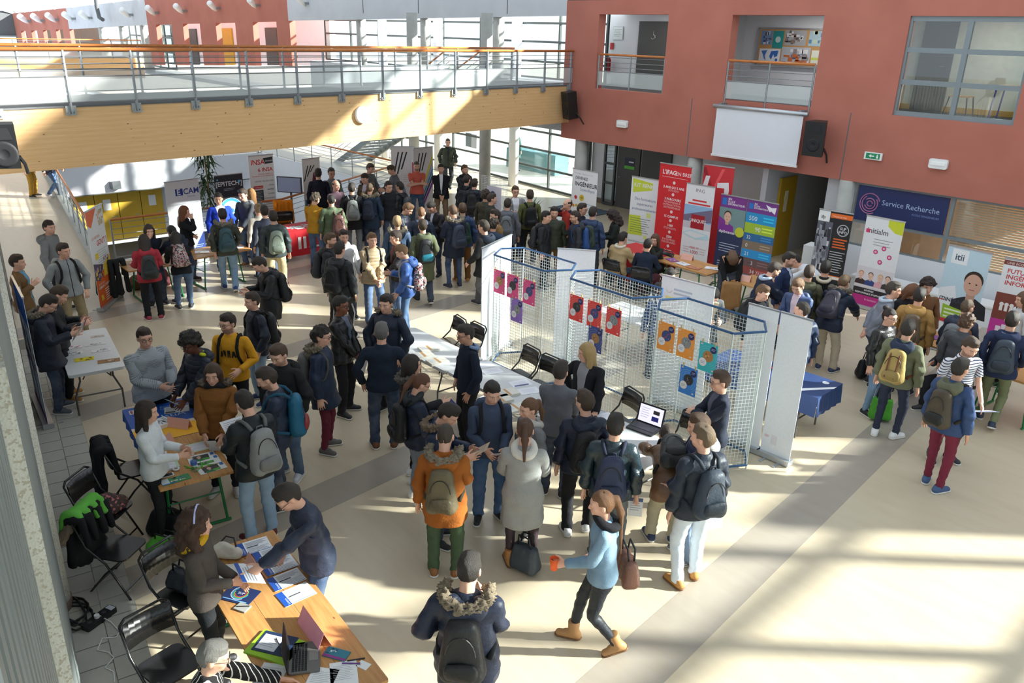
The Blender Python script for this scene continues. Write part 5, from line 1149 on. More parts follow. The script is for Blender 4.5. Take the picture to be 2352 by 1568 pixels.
FR('bearded man in dark green jacket looking at the camera', (1273, 490), 8, tc=(62, 68, 52), lc=(140, 106, 66), lm='cloth', hair='short', hc=DB, beard=.7, h=1.78, group=MID)
FR('bald man in navy and red striped jumper, hand on his face', (1303, 470), 300, top='sweater', tc=(46, 48, 66), hair='bald', hc=(40, 34, 30), pose='face', h=1.76, open_=.3, acc=(176, 60, 50), group=MID)
FR('young man with glasses in navy top facing right by the ingénieur banner', (1338, 482), 70, top='sweater', tc=(44, 48, 60), hair='quiff', hc=(52, 36, 28), glasses=True, h=1.80, group=MID)
f = N('bearded student with glasses in black coat facing left', (1320, 500), 285, top='parka', tc=(50, 52, 58), hood=True, lc=BK, hair='short', hc=(50, 38, 30), glasses=True, beard=.7, h=1.76, group=MID)
backpack(f, 'bright blue backpack on the bearded student in black coat', (52, 88, 150), pcol=(44, 48, 60))
f = N('young man in blue hooded jacket and dark grey trousers, back turned', (1362, 484), 165, tc=(52, 70, 104), hood=True, lc=(76, 80, 88), lm='cloth', hair='short', hc=(46, 38, 34), h=1.80, group=MID)
backpack(f, 'dark green backpack on the blue hooded jacket', (58, 72, 66))
FR('woman with curly dark hair in dark green sweater facing left', (1406, 497), 278, top='sweater', tc=(44, 50, 48), hair='curly_long', hc=(44, 30, 28), pose='hold', lc=BK, h=1.68, group=MID)
N('seated man in beige sheepskin-collared jacket, back turned', (1431, 548), 150, tm='cloth', tc=(196, 168, 124), collar=(230, 220, 200), lc=(62, 84, 116), pose='sit', hair='short', hc=(28, 24, 24), h=1.78, group=MID)
N('seated man in navy sweater with maroon trousers, back turned', (1488, 564), 165, top='sweater', tc=(42, 50, 68), lc=(96, 50, 62), lm='cloth', pose='sit', hair='short', hc=(28, 24, 24), h=1.76, group=MID)
FR('seated woman with brown hair resting her head on her hand', (1504, 552), 320, top='sweater', tc=(48, 50, 44), lc=BK, hair='long', hc=(110, 76, 52), pose='sitchin', h=1.68, group=MID)
FR('dark-haired boy peering over the white back of a roll-up banner', (1539, 634), 5, tc=(52, 54, 62), hair='short', hc=(26, 22, 22), h=1.72, hp=22, pose='read', group=MID)
FR('person in dark blue clothes seen through the wire screens', pos=(-7.55, 10.35, 0), face=185, top='sweater', tc=(54, 74, 118), lc=(40, 46, 60), hair='short', hc=DB, h=1.66, group=MID)
# ---- right side
f = N('woman in black bending forward, hair hanging, coat in hand', (1683, 597), 8, top='sweater', tc=(30, 30, 32), lc=(40, 44, 56), pose='bend', lean=66, hair='medium', hc=(112, 78, 50), h=1.74, hR=(.1, .42, .66), hL=(-.12, .42, .66))
BENDW = f
N('man in beige coat with grey sleeves bowing his head', (1638, 680), 20, top='coat', tm='cloth', tc=(118, 122, 124), open_=.12, acc=(206, 190, 160), collar=(224, 214, 194), lc=BK, pose='read', lean=18, hp=48, hair='short', hc=(38, 34, 32), h=1.76)
N('man in dark navy suit jacket leaning over the right stall', (1778, 622), 120, tm='cloth', tc=(40, 46, 66), lc=(40, 46, 66), lm='cloth', collar=(190, 205, 225), pose='leanover2', lean=18, hair='short', hc=(62, 48, 40), beard=.8, h=1.80)
N('man in blue suit with pale shirt beside the navy suit', (1813, 598), 75, tm='cloth', tc=(44, 60, 98), open_=.05, acc=(200, 212, 228), lc=(44, 60, 98), lm='cloth', hair='short', hc=(40, 32, 28), beard=.7, h=1.82, hp=14)
FR('man in white shirt stooping over the stall table', (1826, 600), 270, top='shirt', tc=(226, 228, 232), lc=(40, 46, 66), lm='cloth', pose='leanover', lean=62, hair='short', hc=(40, 34, 30), h=1.78)
f = FR('student in olive hooded jacket behind the white-shirted man', (1858, 628), 180, tc=(104, 102, 76), hood=True, lc=KH, hair='short', hc=(70, 54, 42), h=1.76)
backpack(f, 'dark teal backpack on the olive hooded jacket', (58, 66, 70))
N('man in black coat with cream collar and khaki trousers, back turned', (1896, 620), 178, tm='cloth', top='jacket', tc=(36, 38, 38), collar=(220, 208, 184), lc=(186, 170, 138), lm='cloth', hair='short', hc=(26, 24, 24), shoe=(110, 90, 66), h=1.80)
f = N('fair-skinned boy in black hoodie facing right', (1752, 675), 55, tc=(36, 38, 42), tm='cloth', hood=True, lc=BK, hair='quiff', hc=(120, 86, 56), h=1.76, hp=18)
backpack(f, 'black backpack on the boy in black hoodie by the white banner', (40, 40, 44))
N('boy in blue hooded jacket over pink shirt, looking down', (1832, 660), 335, tc=(70, 88, 128), hood=True, open_=.05, acc=(222, 200, 210), lc=KH, lm='cloth', hair='quiff', hc=(136, 102, 70), h=1.78, hp=26, pose='holdlow')
N('short-haired man in navy seen over the white roll-up banner', (1840, 714), 215, tc=(46, 60, 86), lc=DJ, hair='buzz', hc=(56, 46, 38), h=1.78, hy=40)
f = N('student in navy fur-hooded parka stooping right over a stall', (1938, 652), 160, top='jacket', tc=(38, 46, 66), fur=(96, 72, 44), hood=True, lc=(206, 192, 168), lm='cloth', pose='leanover2', lean=34, hair='short', hc=(120, 90, 60), shoe=(50, 62, 96), h=1.80)
backpack(f, 'dark grey-violet backpack on the stooping fur-hooded student', (70, 66, 78))
N('man in light grey jumper with hands clasped behind his back', (2053, 668), 105, top='sweater', tc=(142, 146, 158), collar=(200, 212, 228), lc=(56, 80, 118), pose='back', lean=16, hair='short', hc=(72, 60, 50), h=1.82)
FR('auburn-haired person in black jacket bowing behind the mustard hoodie', (2095, 672), 65, tm='cloth', tc=(36, 36, 40), hair='medium', hc=(130, 84, 52), pose='read', h=1.72)
f = N('man in camel hooded jacket carrying a brown bag', (2112, 680), 172, tm='cloth', tc=(190, 148, 88), hood=True, lc=(40, 42, 52), hair='short', hc=(34, 30, 28), h=1.80)
backpack(f, 'worn brown backpack on the camel hooded jacket', (116, 98, 78))
FR('woman with round curly hair in brown cardigan behind the stall', (2130, 660), 15, top='sweater', tc=(130, 92, 62), hair='afro', hc=(48, 28, 26), lc=BK, h=1.70)
f = N('woman with bun and glasses in black leather jacket, smiling', (2044, 730), 60, tm='leather', tc=(34, 34, 36), lc=LJ, legs='slim', hair='bun', hc=(44, 30, 28), glasses=True, shoe=(36, 36, 38), h=1.70)
f = N('man in khaki green jacket and navy trousers, white sneakers', (2086, 758), 165, tc=(122, 126, 100), tm='cloth', hood=(50, 60, 80), lc=(52, 58, 78), lm='cloth', legs='slim', pose='weight', hair='quiff', hc=(40, 32, 28), shoe=(232, 232, 232), h=1.80)
TANB = backpack(f, 'tan canvas backpack with brown leather straps', (186, 160, 100), 'cloth', scol=(120, 66, 44))
for x_ in (-.06, .06): MB().tube([(x_, -.22, .16), (x_, -.285, .10), (x_, -.305, -.1), (x_, -.335, -.2)], .011, 5).build('leather_strap', M('strap_leather', (112, 62, 42), .5), TANB, True)
f = FR('student in navy hood with grey bag at the right stall', (2222, 708), 150, tc=(52, 60, 80), hood=True, lc=DJ, hair='buzz', hc=(110, 88, 66), h=1.76)
backpack(f, 'pale grey backpack at the right stall', (130, 134, 138))
FR('curly brown-haired student at the right stall, back of head', (2222, 742), 150, tc=(76, 80, 86), hair='curly', hc=(96, 68, 48), lc=DJ, h=1.70)
N('ginger-haired smiling man in dark jacket, seated at the right stall', (2210, 776), 320, tc=(50, 52, 58), open_=.05, acc=(150, 152, 156), hair='quiff', hc=(176, 108, 58), lc=BK, pose='sit', h=1.78, hp=8)
f = N('man in white striped T-shirt holding brochures', (2228, 800), 35, top='tee', tm='striped', tc=(236, 236, 238), lc=(76, 82, 78), lm='cloth', pose='holdlow', hair='quiff', hc=(80, 62, 48), beard=.7, shoe=(46, 50, 60), h=1.84, hp=22, hL=(-.16, .26, .98), hR=(.2, .1, .93))
STRIPE = f
f = N('man in blue padded jacket and maroon trousers, back turned', (2206, 848), 150, top='jacket', tc=(52, 76, 120), hood=(104, 106, 84), lc=(128, 46, 66), lm='cloth', legs='slim', pose='weight2', hair='short', hc=(30, 27, 26), skin=1, shoe=(64, 88, 128), h=1.80)
backpack(f, 'dark brown-olive backpack on the man in maroon trousers at the right', (84, 74, 60), pcol=(40, 42, 40))
f = N('man in navy jacket and olive trousers at the right edge, back turned', (2324, 738), 180, tm='cloth', tc=(46, 56, 86), hood=True, lc=(126, 132, 96), lm='cloth', legs='slim', pose='walk2', hair='short', hc=(44, 36, 32), shoe=(44, 54, 76), h=1.82)
backpack(f, 'slate backpack on the man at the right edge', (66, 76, 88))
FR('person in white top cut by the right edge of the picture', (2348, 690), 300, top='sweater', tc=(226, 226, 226), hair='medium', hc=(120, 84, 60), lc=BK, h=1.7)
# ---- centre
f = N('man in beige puffer jacket smiling in the sunlight', (855, 553), 20, tm='puffer', tc=(190, 166, 132), hood=True, lc=JN, pose='clasp', hair='quiff', hc=(130, 94, 62), h=1.80)
backpack(f, 'black backpack behind the man in beige puffer jacket', (38, 38, 40))
f = N('laughing young man in black jacket facing left', (908, 548), 290, tc=(38, 38, 42), open_=.04, acc=(110, 30, 36), lc=JN, pose='holdlow', hair='short', hc=(60, 42, 32), h=1.80)
f = N('boy in bright blue hooded jacket holding a grey-blue brochure', (922, 580), 265, tc=(70, 104, 170), hood=True, lc=(84, 118, 160), legs='slim', pose='phone', hair='short', hc=(140, 104, 70), h=1.78, hL=(-.22, .14, .93))
BLUEB = f; backpack(f, 'white and grey marbled backpack on the bright blue jacket', (214, 206, 206), 'floral')
f = N('student in pale-fur-hooded blue parka behind the laughing man', (912, 512), 185, top='parka', tc=(58, 78, 104), fur=(214, 200, 170), hood=True, lc=DJ, hair='short', hc=(180, 150, 110), h=1.78)
N('young man in white varsity hoodie lit by the sun', (790, 545), 15, top='sweater', tm='cloth', tc=(222, 222, 224), hood=True, lc=DJ, hair='short', hc=(52, 36, 28), h=1.78)
f = N('bearded man in black hooded parka facing right', (760, 553), 75, top='parka', tc=(40, 42, 44), hood=True, lc=(34, 34, 36), legs='slim', lm='cloth', hair='short', hc=(100, 72, 50), beard=.9, h=1.80)
backpack(f, 'charcoal backpack on the bearded man in black hooded parka', (56, 58, 62))
f = N('man in black parka and striped track trousers, white sneakers', (781, 574), 145, top='parka', tc=(46, 48, 52), hood=True, lc=(44, 45, 48), lm='nylon', legs='slim', pose='weight', hair='quiff', hc=(30, 26, 24), shoe=(236, 236, 236), h=1.82)
TRACK = f; backpack(f, 'black backpack on the man in track trousers', (36, 36, 38))
f = FR('young man in navy jacket bowing his head to the right', (937, 482), 75, tc=(40, 46, 60), lc=(40, 44, 54), hair='quiff', hc=(130, 94, 62), pose='read', h=1.80, group=MID)
FR('man in navy hooded jacket, back turned, left of the olive parka', (968, 490), 175, tc=(46, 58, 80), hood=True, lc=DJ, hair='buzz', hc=(130, 92, 60), h=1.78, group=MID)
f = N('man in long olive parka walking away', (970, 520), 195, top='coat', tc=(92, 98, 74), hood=True, lc=(68, 78, 94), lm='cloth', pose='walk2', hair='short', hc=(70, 54, 42), shoe=(38, 38, 40), h=1.80)
backpack(f, 'black backpack with teal bands on the long olive parka', (46, 48, 50), pcol=(40, 130, 150))
f = FR('boy with glasses in black jacket and white cords, holding papers', (992, 478), 320, tc=(38, 38, 42), open_=.03, acc=(200, 210, 225), hair='short', hc=(30, 24, 22), glasses=True, pose='read', h=1.78, group=MID)
CORDS = f
f = N('man in navy fur-hooded parka and jeans turned left, holding a bag', (1040, 488), 205, top='parka', tc=(40, 50, 72), fur=(150, 134, 104), hood=True, lc=(56, 80, 122), legs='slim', pose='hold', hair='short', hc=(100, 72, 50), shoe=(50, 54, 70), h=1.84)
backpack(f, 'slate blue backpack on the navy fur-hooded parka at the centre', (64, 72, 92))
f = FR('man in blue jacket and brown trousers beside the fur-hooded parka', (1062, 486), 190, tc=(52, 74, 112), hood=True, lc=(136, 92, 48), lm='cloth', hair='short', hc=(96, 72, 50), shoe=(170, 120, 60), h=1.80)
backpack(f, 'dark green backpack on the blue jacket with brown trousers', (44, 74, 62))
# ================================================================ flat print helper
class Flat:
    """prints laid on a flat thing: u to the right, v up, on the plane y = -d (upright) or z = d (lying)"""
    def __init__(s, root, lying=False, d=.001): s.r = root; s.ly = lying; s.d = d; s.k = 0
    def p(s, u, v): return (u, v, s.d+.0004*s.k) if s.ly else (u, -s.d-.0004*s.k, v)
    def poly(s, pts, col, name='print'):
        s.k += 1; m = MB(); m.add([s.p(*q) for q in pts], [tuple(range(len(pts)))]); return m.build(name, paint(col), s.r)
    def rect(s, u0, v0, u1, v1, col, name='print'): return s.poly([(u0, v0), (u1, v0), (u1, v1), (u0, v1)], col, name)
    def circ(s, u, v, r, col, n=20, name='print', ry=None): return s.poly([(u+r*math.cos(2*math.pi*i/n), v+(ry or r)*math.sin(2*math.pi*i/n)) for i in range(n)], col, name)
    def ring(s, u, v, r0, r1, col, a0=0, a1=360, n=24, name='print'):
        s.k += 1; m = MB(); A = [R_(a0+(a1-a0)*i/n) for i in range(n+1)]; vs = [s.p(u+r*math.cos(a), v+r*math.sin(a)) for a in A for r in (r0, r1)]
        m.add(vs, [(2*i, 2*i+1, 2*i+3, 2*i+2) for i in range(n)]); return m.build(name, paint(col), s.r)
    def text(s, txt, u, v, size, col, align='LEFT', bold=False, rot=0):
        s.k += 1; vv, fs = text_mesh(txt, size, align, bold); c, q = math.cos(R_(rot)), math.sin(R_(rot)); m = MB()
        m.add([s.p(u+a*c-b*q, v+a*q+b*c) for a, b, _ in vv], fs); return m.build('lettering', paint(col), s.r)
    def lines(s, u0, u1, v0, n, step, th, col, jitter=.25):
        s.k += 1; m = MB()
        for i in range(n):
            e = u1-(u1-u0)*jitter*((i*37 % 10)/10); v = v0-i*step; m.add([s.p(u0, v), s.p(e, v), s.p(e, v+th), s.p(u0, v+th)], [(0, 1, 2, 3)])
        return m.build('small_print', paint(col), s.r)
    def blobs(s, u0, v0, u1, v1, cols, n=14, seed=1):
        r = random.Random(seed); w_, h = u1-u0, v1-v0
        for c in cols:
            s.k += 1; m = MB()
            for _ in range(max(2, n//len(cols))):
                x, y, a, b = u0+r.random()*w_*.8, v0+r.random()*h*.8, w_*(.08+.16*r.random()), h*(.08+.18*r.random()); x1, y1 = min(x+a, u1), min(y+b, v1)
                m.add([s.p(x, y), s.p(x1, y), s.p(x1, y1), s.p(x, y1)], [(0, 1, 2, 3)])
            m.build('picture', paint(c), s.r)
    def portrait(s, u, v, r, skin, hair, top, scale=1.0):
        s.poly([(u-r*1.7, v-r*3), (u-r*1.5, v-r*1.7), (u-r*.5, v-r*1.2), (u+r*.5, v-r*1.2), (u+r*1.5, v-r*1.7), (u+r*1.7, v-r*3)], top, 'picture')
        s.rect(u-r*.38, v-r*1.5, u+r*.38, v-r*.6, tuple(int(c*.9) for c in skin), 'picture'); s.circ(u, v+r*.42, r*.84, hair, name='picture', ry=r*.86); s.circ(u, v, r*.78, skin, name='picture', ry=r)
        for q in (-.3, .3): s.circ(u+q*r, v+r*.1, r*.1, (50, 36, 30), 8, 'picture', r*.06)
        s.rect(u-r*.24, v-r*.5, u+r*.24, v-r*.43, (170, 90, 85), 'picture')
M('banner_white', (232, 233, 236), .5, 0, .02, 2); M('aluminium', (190, 194, 198), .35, .7, .04, 8)
def rollup(label, pl, pr, h=2.0, col=(232, 233, 236), w=None, feet=True, back=False, thick=.006, base=True, z=0, lean=0, group=None):
    """retractable banner between two floor points, left and right as seen from the hall"""
    a = Vector((pl[0], pl[1], z)); b = Vector((pr[0], pr[1], z)); W_ = w or (b-a).length; ang = math.atan2(b.y-a.y, b.x-a.x)
    root = empty('roll_up_banner', a, ang); tag(root, label, 'banner', group)
    MB().box(0, W_, -thick/2, thick/2, .08, h).build('printed_panel', paint(col), root); MB().box(-.005, W_+.005, -.015, .015, h, h+.022).build('top_rail', 'aluminium', root)
    if base:
        MB().prism([(-.02, -.07), (W_+.02, -.07), (W_+.02, .07), (-.02, .07)], .012, .085).build('base_cassette', 'aluminium', root); MB().tube([(W_/2, .03, .08), (W_/2, .03, h)], .008, 5).build('pole', 'aluminium', root)
        for x in (.12, W_-.12): MB().box(x-.02, x+.02, -.2, .2, 0, .013).build('foot', 'aluminium', root)
    root['w'] = W_
    return root, Flat(root, False, thick/2+.0006), W_
def fl(px_, py_, z=0): q = at(px_, py_, z); return (float(q[0]), float(q[1]))
# ================================================================ banners
r, F, W_ = rollup('orange and white roll-up banner beside the stairwell parapet', fl(232, 716), fl(267, 686), 2.0, (236, 236, 234))
F.poly([(0, 2.0), (.62*W_, 2.0), (.2*W_, 1.66), (0, 1.74)], (238, 112, 58)); F.blobs(.55*W_, 1.62, .98*W_, 1.95, [(236, 170, 110), (190, 190, 150)], 18, 3)
F.text('LES METIERS', .12*W_, 1.42, .075, (230, 150, 110)); F.text('GOUT !', .36*W_, 1.27, .15, (214, 96, 84), bold=True); F.lines(.3*W_, .9*W_, 1.16, 9, .045, .012, (190, 190, 186)); F.rect(.18*W_, 1.02, .36*W_, 1.14, (240, 210, 50))
F.poly([(0, .62), (W_, .9), (W_, .08), (0, .08)], (232, 104, 40)); F.poly([(0, .98), (.55*W_, .86), (.25*W_, .58), (0, .64)], (96, 86, 110), 'picture'); F.blobs(.02*W_, .6, .5*W_, .95, [(230, 190, 70), (60, 56, 70), (170, 150, 190)], 20, 4); F.poly([(.55*W_, .86), (W_, 1.0), (W_, .62), (.5*W_, .62)], (238, 196, 60), 'picture')
F.blobs(.6*W_, .82, .95*W_, 1.05, [(70, 80, 130), (226, 190, 170)], 8, 6); F.text('VOTRE BAC', .1*W_, .5, .06, (245, 235, 225)); F.text("DEMAIN D'AVENIR", .1*W_, .43, .07, (250, 245, 235), bold=True); F.lines(.42*W_, .72*W_, .36, 6, .045, .018, (250, 240, 230)); F.poly([(.14*W_, .3), (.26*W_, .3), (.3*W_, .2), (.16*W_, .18)], (245, 205, 60))
r, F, W_ = rollup('white roll-up banner with blue logo and blue lower corner', (-19.05, 6.66), (-19.19, 7.51), 2.0)
F.rect(.28*W_, 1.66, .5*W_, 1.82, (40, 62, 140)); F.text('E', .32*W_, 1.68, .19, (240, 242, 248), bold=True); F.text('CAM', .51*W_, 1.68, .19, (40, 62, 140), bold=True); F.text('Rennes', .62*W_, 1.6, .07, (150, 160, 180)); F.text('ECOLE D\'INGENIEURS GENERALISTES', .06*W_, 1.44, .045, (130, 140, 160)); F.text('VOIE CLASSIQUE', .2*W_, 1.25, .07, (110, 170, 225)); F.text('SOUS STATUT ETUDIANT', .12*W_, 1.16, .055, (120, 175, 225)); F.lines(.25*W_, .8*W_, 1.06, 5, .05, .012, (170, 180, 200)); F.circ(.2*W_, .86, .07, (222, 224, 230)); F.text('VOIE APPRENTISSAGE', .2*W_, .72, .05, (120, 175, 225))
F.poly([(.45*W_, .08), (W_, .75), (W_, .08)], (52, 80, 160)); F.poly([(0, .5), (.06*W_, .55), (.1*W_, .08), (0, .08)], (70, 130, 205)); F.lines(.7*W_, .95*W_, .42, 5, .045, .014, (190, 205, 235))
r, F, W_ = rollup('black roll-up banner with a white and blue circle', (-19.28, 7.93), (-19.32, 8.67), 2.0, (40, 44, 54))
F.text('[EPITECH.]', .5*W_, 1.74, .15, (232, 234, 238), 'CENTER', True); F.lines(.3*W_, .7*W_, 1.66, 2, .035, .012, (160, 165, 175)); F.circ(.5*W_, 1.12, .32, (232, 240, 246)); F.ring(.5*W_, 1.12, .24, .31, (60, 150, 215), -30, 330); F.text('e', .5*W_, 1.0, .38, (60, 150, 215), 'CENTER', True)
for u, v, q, c in ((.12, 1.5, .035, (236, 150, 60)), (.86, 1.82, .035, (100, 190, 235)), (.8, 1.58, .025, (90, 180, 230)), (.9, 1.42, .028, (236, 160, 70)), (.1, 1.9, .02, (120, 200, 240))): F.circ(u*W_, v, q, c)
for i in range(9): F.poly([(.05*W_+i*.08*W_, 1.4+.06*(i % 3)), (.12*W_+i*.08*W_, 1.62+.05*(i % 2)), (.125*W_+i*.08*W_, 1.62+.05*(i % 2))], (90, 96, 108))
F.lines(.2*W_, .8*W_, .66, 6, .05, .014, (150, 156, 166))
r, F, W_ = rollup('tall white roll-up banner with red lettering by the stairwell', (-21.2, 9.72), (-21.2, 10.45), 2.1)
F.text('INSA', .08*W_, 1.86, .19, (206, 44, 50), bold=True); F.poly([(.58*W_, 2.02), (.97*W_, 2.05), (.97*W_, 1.88), (.66*W_, 1.86)], (40, 44, 50)); F.text('RENNES', .66*W_, 1.92, .06, (230, 232, 235)); F.text('6 INSA', .95*W_, 1.66, .15, (206, 44, 50), 'RIGHT', True); F.text('Instituts publics de\nformation et de recherche', .95*W_, 1.58, .058, (206, 70, 74), 'RIGHT')
for i, q in enumerate(('CENTRE VAL DE LOIRE', 'LYON', 'RENNES', 'ROUEN', 'NORMANDIE', 'STRASBOURG', 'TOULOUSE')): F.text(q, .95*W_, 1.38-i*.12, .055, (90, 96, 104), 'RIGHT')
F.rect(.12*W_, 1.2, .5*W_, 1.28, (206, 54, 58)); F.text('10 SPECIALITES', .14*W_, 1.22, .045, (240, 235, 235)); F.rect(.12*W_, .86, .5*W_, 1.16, (60, 66, 74)); F.lines(.16*W_, .46*W_, 1.1, 6, .042, .012, (170, 174, 180)); F.text('INTERNATIONAL', .95*W_, .52, .07, (206, 44, 50), 'RIGHT', True); F.text('ECOLES', .95*W_, .26, .07, (206, 44, 50), 'RIGHT', True); F.lines(.4*W_, .95*W_, .44, 3, .05, .012, (150, 154, 160), 0)
r, F, W_ = rollup('white banner with rainbow drop and black stripes near the television', (-20.5, 10.95), (-20.6, 11.55), 2.0)
for i in range(3): F.poly([(.04*W_+i*.18*W_, 1.0+i*.12+.4), (.1*W_+i*.18*W_, 1.0+i*.12+.4), (.34*W_+i*.18*W_, 1.82), (.28*W_+i*.18*W_, 1.82)], (40, 42, 48))
F.poly([(.15*W_, .5), (.2*W_, .2), (W_*.98, 1.0), (W_*.98, 1.3), (.8*W_, 1.7), (.6*W_, 1.6)], (110, 44, 66), 'picture'); F.poly([(.12*W_, .7), (.15*W_, .3), (.8*W_, .8), (.6*W_, 1.2)], (222, 120, 60), 'picture'); F.poly([(.1*W_, .8), (.12*W_, .45), (.5*W_, .75), (.4*W_, 1.05)], (226, 196, 80), 'picture'); F.poly([(.06*W_, .9), (.05*W_, .25), (.5*W_, .6), (.2*W_, .85)], (40, 120, 160), 'picture')
for u, v, c in ((.7, .5, (120, 180, 60)), (.55, .3, (170, 190, 60)), (.4, .18, (220, 150, 60))): F.circ(u*W_, v, .05, c)
for lab, pl, pr, colr in (('white feather banner with black stripes and a faint curve', fl(902, 500), fl(940, 500), 0), ('white feather banner with black stripes and rainbow bands', fl(952, 506), fl(990, 500), 1)):
    r, F, W_ = rollup(lab, pl, pr, 2.15, w=.72)
    for i in range(3): F.poly([(.05*W_+i*.17*W_, 1.2+i*.14), (.11*W_+i*.17*W_, 1.2+i*.14), (.34*W_+i*.17*W_, 2.0), (.28*W_+i*.17*W_, 2.0)], (44, 46, 52))
    if colr:
        for i, c in enumerate(((232, 220, 60), (190, 190, 190), (60, 150, 210), (70, 74, 96), (140, 70, 160))): F.poly([(.3*W_, .75-i*.12), (W_, 2.0-i*.2), (W_, 1.85-i*.2), (.3*W_, .64-i*.12)], c)
    else: F.poly([(.4*W_, .9), (.5*W_, 1.05), (.6*W_, .8), (.5*W_, .7)], (150, 165, 190)); F.lines(.5*W_, .9*W_, 1.3, 4, .06, .008, (190, 190, 195))
    F.rect(.8*W_, .16, .92*W_, .26, (50, 50, 54))
r, F, W_ = rollup('white roll-up banner reading Devenez ingénieur scientifique', (-15.3, 16.33), (-14.25, 16.3), 2.0, w=.95)
F.text('École Publique d\'Ingénieurs en 3 ans', .08*W_, 1.88, .048, (170, 172, 182)); F.text('DEVENEZ', .13*W_, 1.74, .11, (60, 66, 84), bold=True); F.text('INGÉNIEUR', .12*W_, 1.56, .165, (34, 40, 58), bold=True); F.text('Scientifique', .34*W_, 1.44, .12, (120, 134, 170))
for u, v, q, c in ((.42, 1.25, .09, (212, 186, 60)), (.18, 1.24, .055, (206, 66, 70)), (.5, .92, .08, (206, 66, 78)), (.1, 1.0, .045, (222, 140, 50)), (.22, 1.02, .04, (214, 180, 60)), (.34, .8, .03, (222, 130, 60)), (.5, .6, .06, (214, 186, 60)), (.3, .5, .05, (206, 66, 70))): F.circ(u*W_, v, q, c); F.circ(u*W_, v, q*.45, tuple(int(x*.75) for x in c))
F.lines(.62*W_, .9*W_, 1.1, 5, .1, .014, (150, 190, 205))
r, F, W_ = rollup('white and lime green roll-up banner left of the red ones', (-13.49, 16.68), (-12.66, 16.75), 2.0)
F.poly([(.04*W_, 1.97), (.8*W_, 1.9), (.78*W_, 1.72), (.08*W_, 1.6)], (204, 216, 64)); F.text('IUT RENNES', .1*W_, 1.76, .14, (236, 238, 236), bold=True)
for i, q in enumerate(('Des formations', 'supérieures', 'professionnalisantes')): F.text(q, .55*W_, 1.42-i*.13, .105 if i < 2 else .095, (92, 112, 150), 'CENTER')
F.poly([(0, 1.0), (.42*W_, 1.02), (.55*W_, .5), (0, .48)], (204, 216, 64)); F.lines(.06*W_, .8*W_, .93, 7, .06, .012, (90, 110, 110)); F.rect(.65*W_, 1.0, .8*W_, 1.12, (222, 230, 140)); F.rect(.6*W_, .42, .72*W_, .52, (222, 230, 140)); F.text('www.iutren.univ-rennes1.fr', .04*W_, .3, .06, (80, 90, 110)); F.rect(.05*W_, .1, .2*W_, .2, (214, 190, 40)); F.circ(.38*W_, .15, .05, (150, 180, 80))
r, F, W_ = rollup('tall plain red banner with centred white lettering', (-12.45, 16.46), (-11.48, 16.47), 2.5, (214, 38, 46), w=.94)
F.text("L'IFAG", .1*W_, 2.26, .15, (245, 240, 240), bold=True); F.text('EN BREF', .52*W_, 2.26, .13, (245, 235, 235)); F.rect(.1*W_, 2.19, .92*W_, 2.2, (240, 190, 190))
vv = 2.02
for big, small in (('3 ANS OU 5 ANS', "D'ÉTUDES"), ('3 PARCOURS', 'INTRAPRENEUR\nINTERNATIONAL\nENTREPRENEUR'), ('15 CAMPUS', ''), ('1600', 'ÉTUDIANTS'), ('2500', 'ENTREPRISES\nPARTENAIRES'), ('10 300', 'DIPLÔMÉS'), ('60 ANS', "D'EXPÉRIENCE")):
    F.circ(.5*W_, vv+.05, .04, (242, 214, 214)); F.text(big, .5*W_, vv-.1, .085, (246, 240, 240), 'CENTER', True)
    if small: F.text(small, .5*W_, vv-.17, .07, (240, 200, 200), 'CENTER')
    vv -= .22+.07*(small.count('\n')+(1 if small else 0))
r, F, W_ = rollup('red patterned banner with large white letters behind the white one', (-11.46, 16.9), (-10.68, 17.0), 2.55, (206, 50, 56), w=.8)
F.poly([(0, 2.4), (.3*W_, 2.0), (.35*W_, 2.0), (.08*W_, 2.5), (0, 2.5)], (160, 36, 46)); F.poly([(.4*W_, 2.1), (.6*W_, 2.5), (.7*W_, 2.5), (.45*W_, 2.0)], (236, 90, 90)); F.poly([(.0*W_, 2.0), (.1*W_, 2.3), (.24*W_, 2.3), (.16*W_, 2.0)], (240, 236, 236)); F.poly([(.5*W_, 2.16), (.86*W_, 2.2), (.9*W_, 2.0), (.86*W_, 1.8), (.76*W_, 1.8), (.74*W_, 2.05), (.5*W_, 2.04)], (240, 236, 236))
r, F, W_ = rollup('white banner with photograph of a building and red square', (-11.5, 16.32), (-10.72, 16.36), 2.15, w=.78)
F.text('IFAG', .5*W_, 1.98, .12, (120, 90, 100), 'CENTER'); F.rect(.26*W_, 1.76, .76*W_, 1.8, (214, 60, 66)); F.rect(.12*W_, 1.68, .9*W_, 1.72, (214, 60, 66)); F.rect(0, 1.14, W_, 1.66, (150, 190, 225), 'picture'); F.poly([(0, 1.4), (W_, 1.62), (W_, 1.3), (0, 1.2)], (120, 112, 140), 'picture'); F.rect(0, 1.1, W_, 1.26, (206, 200, 208), 'picture'); F.rect(.28*W_, 1.1, .76*W_, 1.44, (170, 30, 44)); F.text('UNIQUES', .52*W_, 1.26, .11, (240, 236, 236), 'CENTER', True)
